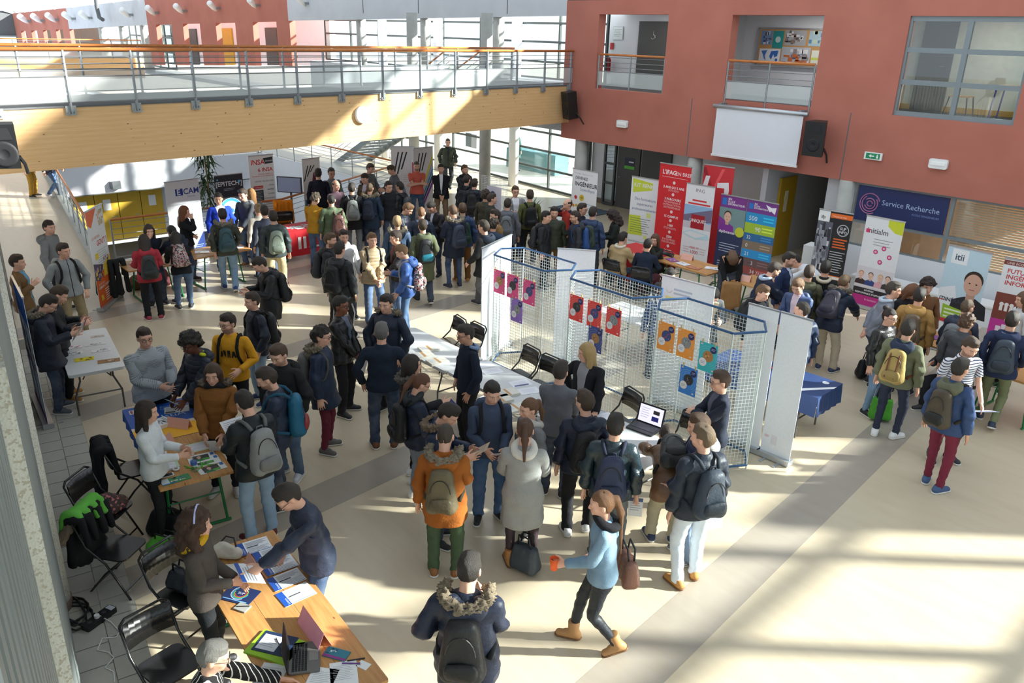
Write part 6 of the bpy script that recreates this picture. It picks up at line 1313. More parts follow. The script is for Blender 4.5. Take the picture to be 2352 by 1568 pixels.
F.poly([(0, .96), (.3*W_, 1.06), (.9*W_, 1.0), (W_, .9), (.5*W_, .84), (.2*W_, .9)], (190, 226, 236)); F.poly([(.06*W_, .95), (.3*W_, 1.03), (.86*W_, .98), (.5*W_, .87), (.22*W_, .92)], (232, 234, 236)); F.text('4000 M²', .5*W_, .6, .08, (206, 50, 60), 'CENTER'); F.text('1000', .5*W_, .48, .12, (190, 40, 60), 'CENTER'); F.lines(.1*W_, .35*W_, .62, 3, .06, .01, (200, 150, 155)); F.lines(.7*W_, .92*W_, .62, 3, .06, .01, (200, 150, 155)); F.rect(0, .1, .45*W_, .26, (206, 214, 226), 'picture'); F.blobs(.46*W_, .09, W_, .32, [(90, 100, 130), (150, 165, 190), (70, 90, 70)], 14, 9)
r, F, W_ = rollup('purple and navy roll-up banner with a portrait', (-10.62, 16.5), (-9.92, 16.5), 2.0, (46, 56, 92), w=.7)
F.rect(0, 1.72, W_, 2.0, (126, 58, 140)); F.rect(.07*W_, 1.78, .24*W_, 1.94, (40, 120, 200)); F.text('ENI\nÉCOLE\nINFORMATIQUE', .29*W_, 1.91, .062, (240, 236, 244), bold=True); F.rect(0, 1.16, W_, 1.72, (120, 150, 150), 'picture'); F.poly([(0, 1.16), (.5*W_, 1.16), (.3*W_, 1.4), (0, 1.5)], (140, 60, 150)); F.portrait(.34*W_, 1.5, .12, (226, 182, 160), (60, 40, 34), (130, 56, 150)); F.text('diplômantes', .06*W_, 1.12, .09, (240, 236, 244), bold=True); F.circ(.86*W_, 1.2, .12, (200, 206, 60)); F.circ(.42*W_, .52, .045, (210, 60, 66)); F.circ(.58*W_, .52, .045, (60, 150, 210)); F.lines(.14*W_, .9*W_, .86, 4, .06, .016, (190, 198, 216)); F.lines(.14*W_, .9*W_, .42, 4, .06, .016, (190, 198, 216))
r, F, W_ = rollup('multicoloured roll-up banner with figures 500, 90 and 32', (-9.9, 16.5), (-9.1, 16.5), 2.0, (120, 60, 140), w=.78)
F.rect(.06*W_, 1.8, .2*W_, 1.93, (40, 120, 200)); F.text('ENI\nÉCOLE\nINFORMATIQUE', .23*W_, 1.91, .05, (240, 236, 244), bold=True); F.poly([(.6*W_, 1.95), (.8*W_, 1.9), (.95*W_, 1.92), (.92*W_, 1.76), (.8*W_, 1.82), (.74*W_, 1.8)], (240, 236, 244))
v0 = 1.72
for hgt, c, tx in ((.24, (40, 150, 206), '500'), (.24, (166, 196, 62), '90'), (.18, (50, 110, 160), '32'), (.2, (136, 118, 100), '0'), (.2, (50, 150, 214), '21'), (.2, (110, 84, 84), '3'), (.2, (156, 78, 72), '34 351'), (.14, (50, 130, 170), '24H/24'), (.12, (150, 60, 76), '4 660')):
    F.rect(0, v0-hgt, W_, v0, c); F.text(tx, .1*W_+(.25*W_ if tx in ('90', '34 351', '3') else 0), v0-hgt*.75, hgt*.62, (238, 240, 242)); F.lines(.58*W_, .92*W_, v0-hgt*.4, 2, hgt*.3, hgt*.12, tuple(min(255, int(x*1.4)) for x in c), 0); v0 -= hgt
r, F, W_ = rollup('black and orange recruiting roll-up with a grey crowd picture', (-8.32, 16.84), (-7.58, 16.9), 2.0, (32, 33, 36), w=.74)
F.rect(.36*W_, 1.86, W_, 1.96, (236, 112, 44)); F.text('Trouve ta voie', .42*W_, 1.885, .05, (250, 230, 210)); F.rect(0, 1.76, .34*W_, 1.99, (236, 236, 236)); F.text('ifp', .08*W_, 1.82, .1, (60, 60, 62), bold=True); F.rect(0, .62, .46*W_, 1.76, (96, 98, 108), 'picture'); F.blobs(.0, .64, .46*W_, 1.74, [(206, 208, 214), (50, 52, 60), (150, 152, 162)], 60, 12); F.ring(.78*W_, 1.62, .11, .13, (190, 190, 192)); F.text('SUP\nINFO', .78*W_, 1.63, .08, (220, 220, 222), 'CENTER', True); F.lines(.54*W_, .95*W_, 1.4, 4, .06, .03, (226, 106, 44)); F.lines(.5*W_, .95*W_, 1.12, 9, .055, .016, (200, 202, 205)); F.rect(0, .08, W_, .6, (238, 118, 44)); F.text('ifocop.com', .1*W_, .26, .17, (246, 236, 226), bold=True); F.rect(.5*W_, .52, .96*W_, .58, (246, 236, 226))
r, F, W_ = rollup('white roll-up banner with magenta network and a group photograph', (-7.36, 17.05), (-6.54, 17.02), 2.0, w=.82)
F.text('initialm', .08*W_, 1.66, .16, (110, 100, 110), bold=True); F.rect(.05*W_, 1.66, .16*W_, 1.74, (214, 60, 110)); F.poly([(.6*W_, 1.99), (W_, 1.99), (W_, 1.72), (.8*W_, 1.74), (.6*W_, 1.86)], (206, 214, 50)); F.lines(.3*W_, .8*W_, 1.54, 3, .06, .012, (150, 146, 150))
for u, v in ((.4, 1.28), (.6, 1.38), (.78, 1.22), (.56, 1.08)): F.circ(u*W_, v, .05, (206, 60, 120)); F.circ(u*W_, v, .025, (236, 190, 210))
F.rect(0, .44, W_, .92, (222, 216, 220), 'picture')
for u, c, hcol in ((.14, (60, 40, 44), (190, 120, 70)), (.4, (50, 70, 130), (70, 50, 40)), (.66, (226, 170, 180), (210, 180, 120)), (.86, (60, 60, 66), (110, 80, 60))): F.portrait(u*W_, .74, .07, (230, 190, 170), hcol, c)
F.rect(0, .3, W_, .46, (40, 34, 40)); F.text('DEVENEZ', .3*W_, .4, .05, (240, 236, 240), bold=True); F.text("RESPONSABLE D'AFFAIRES", .06*W_, .33, .055, (240, 236, 240), bold=True); F.rect(0, .08, W_, .3, (190, 40, 130)); F.text('le bachelor', .35*W_, .2, .06, (240, 200, 225))
r, F, W_ = rollup('pale blue roll-up banner with one large portrait', (-5.19, 15.73), (-4.43, 15.65), 2.0, (226, 230, 238))
F.rect(0, .9, W_, 1.99, (196, 220, 232), 'picture'); F.rect(.12*W_, 1.7, .5*W_, 1.97, (238, 240, 242)); F.text('itii', .2*W_, 1.77, .17, (70, 84, 104), bold=True); F.poly([(0, 1.2), (.35*W_, 1.3), (.5*W_, .9), (.45*W_, .3), (0, .3)], (236, 238, 242))
F.portrait(.74*W_, 1.38, .2, (214, 168, 146), (52, 40, 34), (40, 40, 46)); F.poly([(.42*W_, .2), (.45*W_, .62), (.55*W_, .86), (.95*W_, .9), (W_, .5), (W_, .2)], (40, 40, 46), 'picture'); F.poly([(.4*W_, .3), (.8*W_, .46), (.84*W_, .36), (.5*W_, .18)], (210, 164, 142), 'picture')
F.text('ITIINÉRAIRE', .04*W_, .98, .1, (60, 66, 80), bold=True); F.rect(.04*W_, .985, .16*W_, 1.0, (206, 60, 60)); F.poly([(.16*W_, .92), (.72*W_, .86), (.74*W_, .6), (.18*W_, .66)], (156, 196, 50)); F.lines(.22*W_, .68*W_, .82, 3, .07, .03, (236, 244, 216)); F.rect(.08*W_, .58, .3*W_, .65, (206, 50, 60)); F.lines(.02*W_, .3*W_, .3, 4, .04, .01, (150, 160, 190))
r, F, W_ = rollup('brown, red and magenta roll-up at the right edge of the hall', (-4.19, 15.55), (-3.4, 15.6), 2.0)
F.rect(0, 1.9, W_, 1.98, (130, 62, 54)); F.text('UNE ÉCOLE, DES', .06*W_, 1.915, .06, (240, 230, 226)); F.text('FUTURS\nINGÉNIEURS\nINFORMATIQUE', .1*W_, 1.76, .11, (206, 66, 66), bold=True); F.rect(0, .92, .5*W_, 1.4, (130, 66, 56)); F.rect(.5*W_, .92, W_, 1.4, (206, 52, 48)); F.rect(0, .46, .5*W_, .92, (206, 60, 158)); F.rect(.5*W_, .46, W_, .92, (226, 190, 200))
for q in (.15, .25, .35): F.circ(q*W_, 1.2, .035, (240, 232, 228)); F.rect(q*W_-.025, 1.08, q*W_+.025, 1.17, (240, 232, 228))
F.rect(.14*W_, .68, .24*W_, .8, (240, 226, 236)); F.rect(.25*W_, .68, .36*W_, .84, (240, 226, 236))
r, F, W_ = rollup('blue and white roll-up banner seen edge-on beside the concrete post', fl(84, 915), fl(113, 985), 1.95, (226, 232, 240))
F.rect(0, 1.5, W_, 1.95, (46, 110, 214)); F.text('Université', .15*W_, 1.7, .12, (235, 240, 248)); F.blobs(0, .7, W_, 1.3, [(190, 120, 110), (110, 130, 180), (230, 226, 220)], 18, 5); F.rect(0, .08, W_, .18, (150, 80, 150))
# white backs of banners around the wire screens
for lab, pl, pr, h in (('white back of a roll-up at the left end of the wire screens', (-9.88, 8.45), (-10.3, 9.5), 2.08), ('white back of a roll-up behind the first wire screen', (-9.2, 9.55), (-8.7, 9.95), 2.05), ('white back of a roll-up between the second and third wire screens', (-7.05, 9.62), (-6.15, 9.68), 2.08), ('right-hand white roll-up back beside the third wire screen', (-4.95, 9.42), (-4.5, 9.42), 2.1), ('left-hand white roll-up back beside the third wire screen', (-5.42, 9.40), (-4.97, 9.41), 2.1)):
    r, F, W_ = rollup(lab, pl, pr, h, (236, 238, 242))
    if 'between' in lab:
        F.lines(.25*W_, .6*W_, 1.9, 2, .06, .03, (190, 196, 214), .1); F.text('AVNI EURO', .9*W_, 1.62, .2, (246, 248, 250), 'RIGHT', True); F.rect(.1*W_, 1.74, .3*W_, 1.79, (232, 226, 150)); F.ring(.16*W_, 1.9, .05, .056, (206, 180, 190), 200, 350)
    elif 'right-hand' in lab: F.rect(.3*W_, .22, .5*W_, .36, (226, 222, 228)); F.rect(.08*W_, .3, .22*W_, .34, (226, 200, 205))
# ================================================================ wire display screens with posters
t = NT('blue_rail'); MATS['blue_rail'] = M('blue_enamel', (44, 84, 128), .4, .1); M('wire', (206, 216, 216), .4, .4, .05, 20)
HEX = [(0, 0), (-.24, .36), (-.04, .72), (1.2, .70), (1.42, .38), (1.2, -.02)]
ord_ = ['left', 'middle', 'right']
POST = [[(.03, 1.2, (214, 66, 120)), (.36, 1.2, (214, 66, 120)), (.76, 1.2, (214, 66, 120)), (.48, .82, (130, 96, 176))], [(.03, 1.2, (216, 60, 54)), (.40, 1.2, (216, 60, 54)), (.78, 1.2, (216, 60, 54)), (.45, .82, (58, 72, 130))], [(.05, 1.28, (232, 140, 54)), (.38, 1.28, (232, 140, 54)), (.74, 1.2, (50, 166, 172)), (.48, .78, (54, 120, 196))]]
for ui, (ax, ay) in enumerate(((-9.74, 8.6), (-8.0, 8.62), (-6.26, 8.52))):
    root = empty('wire_display_screen', (ax, ay, 0)); tag(root, 'blue-railed wire mesh display screen, %s of the three' % ord_[ui], 'display screen', 'wire mesh display screens')
    n = len(HEX); top = MB(); bot = MB(); wires = MB()
    for i in range(n):
        if i == 4 and False: continue
        a = Vector((*HEX[i], 0)); b = Vector((*HEX[(i+1) % n], 0)); L = (b-a).length; d = (b-a)/L
        for zz, mb in ((1.985, top), (.06, bot)): mb.tube([a+Vector((0, 0, zz)), b+Vector((0, 0, zz))], .017, 6)
        k = max(2, round(L/.052))
        for j in range(1, k): q = a+d*(L*j/k); wires.tube([q+Vector((0, 0, .06)), q+Vector((0, 0, 1.98))], .003, 3)
        for j in range(1, 37): z = .06+1.92*j/37; wires.tube([a+Vector((0, 0, z)), b+Vector((0, 0, z))], .003, 3)
    top.build('top_rail', 'blue_rail', root); bot.build('bottom_rail', 'blue_rail', root); tag(wires.build('wire_mesh', 'wire', root), kind='stuff')
    for q in HEX: MB().tube([(*q, 0), (*q, 1.985)], .011, 5).build('upright', 'wire', root)
    for pi, (u, v, c) in enumerate(POST[ui]):
        pos = (ax+u, ay-.022-.02*u/1.2, v+.16); nm = {(214, 66, 120): 'pink', (130, 96, 176): 'violet', (216, 60, 54): 'red', (58, 72, 130): 'navy', (232, 140, 54): 'orange', (50, 166, 172): 'turquoise', (54, 120, 196): 'blue'}[c]
        same = [q for q in POST[ui] if q[2] == c]; rank = '' if len(same) == 1 else ['leftmost', 'middle' if len(same) == 3 else 'right-hand', 'rightmost'][same.index(POST[ui][pi])] if len(same) == 3 else ['left-hand', 'right-hand'][same.index(POST[ui][pi])]
        po = empty('poster', pos); tag(po, ('%s %s poster with round picture on the %s wire screen' % (rank, nm, ord_[ui])).strip(), 'poster', 'posters on the wire screens')
        MB().box(0, .275, -.001, .001, 0, .40).build('sheet', paint(tuple(min(255, int(q*1.1+8)) for q in c)), po); F = Flat(po, False, .0014); li = tuple(min(255, int(x*.6+100)) for x in c)
        for q in (.10, .13, .16): F.ring(.13, .2, q-.006, q, li, -60, 240)
        F.circ(.145, .22, .078, [(180, 130, 80), (60, 60, 66), (70, 80, 130), (150, 150, 150)][(pi+ui) % 4]); F.blobs(.105, .17, .19, .27, [[(220, 180, 110), (110, 80, 60)], [(120, 120, 126), (30, 30, 34)], [(90, 130, 190), (210, 60, 50)], [(200, 200, 200), (90, 100, 110)]][(pi+ui) % 4], 8, pi+ui*5)
        F.circ(.075, .125, .058, (236, 234, 236)); F.lines(.045, .105, .13, 2, .02, .006, (150, 150, 160)); F.circ(.215, .325, .048, (48, 52, 104)); F.lines(.185, .245, .335, 2, .018, .006, (190, 195, 220)); F.rect(.02, .365, .05, .38, (240, 220, 225)); F.rect(.22, .03, .25, .05, (240, 220, 225))
        for q in (.04, .235): MB().box(q-.006, q+.006, -.008, .01, .375, .44).build('clothes_peg', paint((206, 176, 120)), po)
# small white wire rack with poster at the back
rk = empty('wire_rack', (*fl(1105, 545), 0), R_(8)); tag(rk, 'white wire rack with a pale poster in front of the far column', 'rack'); m = MB()
for i in range(22): m.tube([(i*.045, 0, .05), (i*.045, 0, 1.75)], .004, 3)
for i in range(38): m.tube([(0, 0, .05+i*.046), (.945, 0, .05+i*.046)], .004, 3)
tag(m.build('wire_mesh', 'white_plastic', rk), kind='stuff'); MB().box(.2, .72, -.012, -.008, .8, 1.5).build('poster', paint((226, 222, 238)), rk); F = Flat(rk, False, .013); F.circ(.42, 1.28, .09, (64, 78, 130)); F.lines(.3, .62, 1.1, 3, .06, .01, (170, 170, 190))
for x in (.05, .9): MB().box(x-.02, x+.02, -.22, .22, 0, .05).build('foot', 'white_plastic', rk)
# ================================================================ tables
t = NT('table_pine'); g = t.noise(t.co('Object', (1.2, 14, 1)), 2.5, 4, .6); c = t.ramp(g, [(.25, srgb(176, 122, 68)), (.55, srgb(196, 144, 86)), (.8, srgb(208, 160, 102))])
vo = t.n('ShaderNodeTexVoronoi', Scale=4.5); t.l(t.co('Object', (1, 2.2, 1)), vo.inputs['Vector']); kn = t.ramp(vo.outputs['Distance'], [(.04, (1, 1, 1)), (.1, (0, 0, 0))])
t.base(t.mix(kn, c, srgb(120, 70, 36))); MATS['table_pine'] = t.done(.45)
M('green_paint', (22, 120, 66), .45, .1); M('grey_steel', (92, 90, 88), .4, .5); M('plastic_top', (206, 208, 208), .5, 0, .03, 20)
t = NT('chair_black'); t.base(t.ramp(t.noise(t.co('Object'), 9, 3), [(.3, (.012, .012, .013)), (.7, (.02, .02, .021))])); MATS['chair_black'] = t.done(.22, spec=.55)
def table(label, cx, cy, L, W_, rz, kind='pine', h=.75, cloth=None, group=None):
    r = empty('trestle_table' if kind == 'pine' else 'folding_table', (cx, cy, 0), R_(rz)); tag(r, label, 'table', group); a, b = L/2, W_/2
    if kind == 'pine':
        n = 3
        for i in range(n): MB().rbox(-a, a, -b+W_*i/n+.0015, -b+W_*(i+1)/n-.0015, h-.03, h, .012).build('board', 'table_pine', r)
        for s_ in (-1, 1):
            MB().box(s_*(a-.3)-.02, s_*(a-.3)+.02, -b+.05, b-.05, h-.055, h-.03).build('crosspiece', 'green_paint', r)
            for q in (-1, 1): MB().tube([(s_*(a-.3), q*(b-.12), h-.04), (s_*(a-.22), q*(b-.08), .02)], .016, 6).build('leg', 'green_paint', r)
            MB().tube([(s_*(a-.22), -b+.04, .018), (s_*(a-.22), b-.04, .018)], .018, 6).build('foot_bar', 'green_paint', r); MB().tube([(s_*(a-.26), -b+.1, .38), (s_*(a-.26), b-.1, .38)], .01, 5).build('stretcher', 'green_paint', r)
    else:
        MB().rbox(-a, a, -b, b, h-.045, h, .05, 4).build('tabletop', 'plastic_top', r)
        for s_ in (-1, 1):
            x = s_*(a-.28)
            for q in (-1, 1): MB().tube([(x, q*.22, h-.045), (x, q*.22, h-.22), (x+s_*.02, q*(b-.06), .3), (x+s_*.02, q*(b-.06), 0)], .014, 6).build('leg', 'grey_steel', r)
            MB().tube([(x+s_*.02, -b+.06, .3), (x+s_*.02, b-.06, .3)], .012, 5).build('stretcher', 'grey_steel', r); MB().tube([(x, -.18, h-.2), (x-s_*.3, 0, h-.06)], .009, 5).build('brace', 'grey_steel', r)
            MB().tube([(x, .18, h-.2), (x-s_*.3, 0, h-.06)], .009, 5).build('brace', 'grey_steel', r)
    return r
GT = 'stall tables'
T1 = table('long pine table with green legs at the bottom left', -5.41, 2.40, 2.42, .80, -6.0)
T2 = table('pine table with green legs partly covered by a blue cloth', -9.08, 2.91, 2.26, .79, -9.0)
T3 = table('grey plastic folding table on its own at the left', -12.72, 3.0, 1.88, .74, -9.3, 'plastic')
for i, (x, lab) in enumerate(((-9.58, 'far'), (-7.72, 'middle'), (-5.86, 'near'))): table('white plastic folding table, %s one of the centre row' % lab, x, 7.10+.02*i, 1.83, .76, 0, 'plastic', group='centre row of white tables')
TE1 = table('pine table at the red-jacketed girl, nearer the orange banner', -17.05, 5.55, 1.25, .8, 88, group=GT); TE2 = table('pine table in front of the white blue-cornered banner', -17.25, 6.95, 1.35, .8, 92, group=GT)
T6 = table('red-draped table beside the stairwell railing', -18.2, 9.75, 2.0, .8, 90)
T7 = table('pine table with green legs in front of the building-photograph banner', -10.0, 14.65, 1.5, .78, -3, group=GT); T7b = table('red-draped table in front of the tall red banner', -11.4, 14.75, 1.25, .8, -3)
table('pine table behind the men in suits', -7.7, 14.6, 2.0, .78, -3, group=GT); T9 = table('pine table at the right stall by the portrait banner', -4.6, 14.1, 1.3, .78, -8, group=GT); table('pine table at the right edge of the hall', -3.1, 13.6, 1.2, .78, -8, group=GT)
T10 = table('white folding table with a navy cloth behind the white roll-ups', -5.55, 10.55, 1.83, .76, 2, 'plastic'); table('folding table with papers behind the wire screens', -8.3, 11.0, 1.83, .76, 0, 'plastic'); TI = table('folding table in front of the ingénieur banner', -14.3, 15.2, 1.7, .76, -4, 'plastic'); table('display table behind the crowd at the stairwell', -20.3, 13.0, 2.2, .8, 80, group=GT)
def drape(par, label, x0, x1, y0, y1, h, drops, col, art=None, cat='tablecloth'):
    """cloth on a table: top sheet and hanging sides, wavy hem; drops = (front, back, left, right)"""
    r = empty('tablecloth', par.location, par.rotation_euler.z); tag(r, label, cat); z = h+.004; f_, b_, l_, r_ = drops; m = MB(); m.box(x0, x1, y0, y1, z-.002, z)
    def side(p, q, nx, ny, dr):
        if not dr: return
        n = 14; vs = []
        for i in range(n+1):
            t_ = i/n; wv = .012*math.sin(i*1.9); vs += [(p[0]+(q[0]-p[0])*t_, p[1]+(q[1]-p[1])*t_, z), (p[0]+(q[0]-p[0])*t_+nx*(.012+wv), p[1]+(q[1]-p[1])*t_+ny*(.012+wv), z-dr)]
        m.add(vs, [(2*i, 2*i+2, 2*i+3, 2*i+1) for i in range(n)])
    side((x0, y0), (x1, y0), 0, -1, f_); side((x1, y1), (x0, y1), 0, 1, b_); side((x0, y1), (x0, y0), -1, 0, l_); side((x1, y0), (x1, y1), 1, 0, r_)
    m.build('cloth', paint(col), r); return r, Flat(r, True, z+.0006)
r, F = drape(T2, 'blue and yellow printed cloth over the far half of the pine table', -1.135, -.02, -.40, .40, .75, (.12, .1, .06, 0), (24, 84, 176)); F.poly([(-.42, -.4), (-.02, -.4), (-.02, .4), (-.36, .4)], (240, 176, 44)); F.poly([(-.5, -.4), (-.42, -.4), (-.36, .4), (-.44, .4)], (226, 206, 180)); F.text('IstiA', -.62, -.02, .16, (190, 215, 240), rot=90); F.text('Ecole d\'ingénieurs\nUniversité d\'Angers', -.95, .02, .075, (150, 190, 230), rot=82)
r, F = drape(T6, 'red cloth with white letters on the table by the stairwell railing', -1.0, 1.0, -.41, .41, .75, (.62, .3, .55, .55), (206, 30, 42)); F.blobs(-.6, -.2, .1, .25, [(240, 225, 225)], 14, 4); F.blobs(.2, .0, .6, .3, [(90, 40, 50), (230, 200, 200)], 10, 7)
r2_, F2 = None, Flat(r, False, .43); F2.rect(-.5, .3, -.42, .6, (236, 226, 226)); F2.rect(-.36, .3, -.28, .6, (236, 226, 226)); F2.rect(-.2, .3, .2, .34, (236, 226, 226))
r, F = drape(T7b, 'red cloth hanging to the floor in front of the tall red banner', -.63, .63, -.41, .41, .75, (.7, .4, .6, .1), (196, 34, 40))
r, F = drape(T10, 'navy cloth with white lines on the table behind the roll-ups', -.93, .93, -.39, .39, .75, (.3, .3, .2, .3), (38, 62, 110)); F.poly([(.5, -.39), (.6, -.39), (.93, .1), (.93, .2)], (232, 234, 238)); F.circ(.75, .22, .05, (232, 234, 238)); F.poly([(-.2, .1), (.4, .15), (.4, .2), (-.2, .16)], (206, 60, 70))
# ================================================================ black folding chairs
def chair_proto():
    r = empty('folding_chair'); c = 'chair_black'
    MB().rbox(-.2, .2, -.2, .2, .435, .455, .07, 4).build('seat', c, r)
    m = MB(); n = 8
    for i in range(n):
        x0, x1 = -.205+.41*i/n, -.205+.41*(i+1)/n; q = lambda x: -.245-.03*(1-(x/.205)**2)
        m.add([(x0, q(x0), .60), (x1, q(x1), .60), (x1, q(x1)-.03, .84), (x0, q(x0)-.03, .84), (x0, q(x0)+.012, .60), (x1, q(x1)+.012, .60), (x1, q(x1)-.018, .84), (x0, q(x0)-.018, .84)], [(0, 3, 2, 1), (4, 5, 6, 7), (0, 1, 5, 4), (3, 7, 6, 2)])
    m.build('backrest', c, r, True)
    for s_ in (-1, 1):
        MB().tube([(s_*.215, -.30, .82), (s_*.215, -.2, .56), (s_*.215, .0, .40), (s_*.215, .22, 0)], .0125, 6).build('leg', c, r, True); MB().tube([(s_*.19, .15, .435), (s_*.19, -.05, .25), (s_*.19, -.26, 0)], .0115, 6).build('leg', c, r, True)
    MB().tube([(-.215, -.30, .82), (-.16, -.315, .86), (.16, -.315, .86), (.215, -.30, .82)], .0125, 6).build('top_rail', c, r, True); MB().tube([(-.215, .17, .1), (.215, .17, .1)], .01, 5).build('crossbar', c, r); MB().tube([(-.19, -.2, .08), (.19, -.2, .08)], .01, 5).build('crossbar', c, r)
    return r
CH = None
def chair(label, x, y, rz, group='black folding chairs'):
    global CH
    if CH is None: CH = chair_proto(); o = CH
    else: o = copy_tree(CH)
    o.location = (x, y, 0); o.rotation_euler = (0, 0, R_(rz)); return tag(o, label, 'chair', group)
p = fl(255, 1215, .45); chair('black folding chair with a patterned bag on its seat, left wall', -8.5, 1.92, -50); chair('black folding chair draped with a green bag and fur-trimmed coat', -7.7, 1.78, -54); chair('glossy black folding chair with a dark handbag on its seat', -6.6, 2.02, -70); chair('empty black folding chair at the bottom left behind the seated person', -5.75, 1.55, -80); chair('black folding chair hung with a long black coat by the blue cloth', -9.22, 2.44, -9)
for (xy, yd, lab), who in zip(SEATS, ('grey-haired person in stripes', 'man in the beige jacket', 'man in the navy sweater', 'woman resting her head', 'ginger-haired man')):
    chair('black folding chair under the seated %s' % who, xy[0], xy[1]+0, yd)
for i, (x, y, rz) in enumerate(((-10.2, 7.92, 168), (-9.72, 7.95, 175), (-8.4, 7.92, 172), (-7.9, 7.88, 178), (-6.35, 7.9, 165), (-5.3, 7.98, 180))):
    chair('%s in the row of black folding chairs behind the white tables' % ['first from the left', 'second', 'third', 'fourth', 'fifth', 'last, beside the laptop,'][i], x, y, rz)
# ================================================================ loudspeakers, screen, signs
def speaker(label, loc, yaw_, tilt, h=.62, w_=.38):
    r = empty('loudspeaker', loc); r.rotation_euler = (R_(tilt), 0, yaw_); tag(r, label, 'loudspeaker', 'black wall loudspeakers'); a = w_/2
    MB().prism([(-a, -.17), (a, -.17), (a*.62, .17), (-a*.62, .17)], -h/2, h/2).build('cabinet', 'black_plastic', r)
    gm = M('grille', (34, 35, 38), .7, .1, .15, 80); rt = Matrix.Translation((0, -.172, -h*.17)) @ Matrix.Rotation(R_(90), 4, 'X'); MB().lathe([(.15, 0), (.15, .006), (.12, .012), (.04, -.004)], 20, rt).build('woofer', gm, r, True)
    MB().prism([(-a*.75, h*.16), (a*.75, h*.16), (a*.5, h*.42), (-a*.5, h*.42)], 0, .008, Matrix.Translation((0, -.170, 0)) @ Matrix.Rotation(R_(90), 4, 'X')).build('horn', gm, r)
    MB().tube([(a*.7, .1, -h*.3), (a*.9, .2, -h*.5), (a*.9, .3, -h*.75)], .022, 6).build('bracket', 'black_plastic', r); return r
speaker('black loudspeaker tilted on the wall where the footbridge meets it', (-17.25, 18.15, 3.45), R_(-22), 8, .78, .46); speaker('black loudspeaker on the red wall right of the projection screen', (-9.32, 18.12, 3.33), R_(8), 3, .78, .48)
q = Vector(on_y(12, 333, 2.12)); speaker('black loudspeaker on the post at the left edge under the footbridge', q, R_(70), 0, .5, .30)
r = empty('projection_screen', (-11.0, 18.27, 0)); tag(r, 'white pull-down projection screen on the red wall', 'screen')
MB().tube([(-1.3, 0, 3.82), (1.3, 0, 3.82)], .055, 10).build('roller_case', 'aluminium', r, True); MB().box(-1.2, 1.2, -.006, .006, 2.62, 3.8).build('screen_cloth', M('screen_cloth', (226, 228, 234), .9, 0, .01), r); MB().box(-1.22, 1.22, -.018, .018, 2.58, 2.63).build('bottom_bar', 'white_plastic', r)
for x in (-1.1, 1.1): MB().box(x-.03, x+.03, -.02, .22, 3.84, 3.9).build('bracket', 'frame_grey', r)
r = empty('exit_sign', (-8.08, 18.49, 3.05)); tag(r, 'small green emergency exit sign on the red wall', 'exit sign'); MB().box(-.2, .2, -.05, 0, -.08, .08).build('housing', 'white_plastic', r); F = Flat(r, False, .051); F.rect(-.16, -.06, .16, .06, (30, 140, 90)); F.poly([(-.1, 0), (-.04, .035), (-.04, .012), (.03, .012), (.03, -.012), (-.04, -.012), (-.04, -.035)], (236, 244, 238)); F.circ(.1, .03, .016, (236, 244, 238), 10); F.rect(.08, -.04, .12, .01, (236, 244, 238))
for lab, x in (('white emergency light on the red wall beside the footbridge', -15.44), ('white emergency light on the red wall near the right edge', -6.66)):
    r = empty('emergency_light', (x, 18.49, 3.06)); tag(r, lab, 'light'); MB().rbox(-.19, .19, -.10, .10, 0, .08, .04, 3, Matrix.Rotation(R_(90), 4, 'X')).build('housing', 'white_plastic', r); MB().box(-.15, .15, -.095, -.08, -.03, .04).build('diffuser', paint((244, 244, 240)), r)
r = empty('notice_board', (-12.95, 21.05, 0)); tag(r, 'glazed notice board with pictures and a blue world map', 'notice board'); MB().box(0, 2.2, -.03, .04, 4.78, 5.72).build('backing', paint((196, 150, 96)), r)
fr = MB()
for a, b, c_, d_ in ((0, 2.2, 5.70, 5.74), (0, 2.2, 4.76, 4.80), (-.02, .03, 4.76, 5.74), (2.17, 2.22, 4.76, 5.74)): fr.box(a, b, -.05, .04, c_, d_)
fr.build('frame', 'aluminium', r); F = Flat(r, False, .031)
F.rect(.08, 5.3, .42, 5.66, (120, 150, 190)); F.blobs(.08, 5.3, .42, 5.66, [(60, 90, 140), (210, 220, 230), (110, 90, 90)], 14, 3); F.rect(.44, 5.22, .76, 5.66, (40, 150, 150)); F.circ(.6, 5.44, .08, (200, 220, 220)); F.rect(.08, 4.84, .72, 5.2, (232, 236, 242)); F.poly([(.14, 5.14), (.32, 5.16), (.26, 5.02), (.3, 4.9), (.24, 4.94), (.2, 5.04)], (70, 120, 200)); F.poly([(.4, 5.0), (.44, 5.14), (.66, 5.16), (.64, 5.02), (.56, 4.98), (.52, 5.06), (.46, 4.92)], (60, 110, 190)); F.circ(.62, 4.92, .04, (60, 110, 190))
F.rect(.8, 5.3, 1.42, 5.68, (170, 172, 176)); F.blobs(.8, 5.3, 1.42, 5.68, [(90, 86, 90), (220, 222, 226), (140, 120, 110)], 22, 8); F.rect(.76, 4.82, 1.6, 5.26, (186, 190, 198)); F.blobs(.76, 4.82, 1.6, 5.26, [(70, 90, 130), (226, 226, 230), (150, 140, 140), (200, 110, 60)], 26, 2); F.rect(1.5, 5.3, 2.14, 5.68, (170, 196, 206)); F.blobs(1.5, 5.3, 2.14, 5.68, [(90, 140, 180), (190, 210, 190)], 10, 5); F.rect(1.64, 4.84, 2.1, 5.2, (226, 230, 214)); F.rect(1.64, 4.96, 2.1, 5.02, (206, 216, 90))
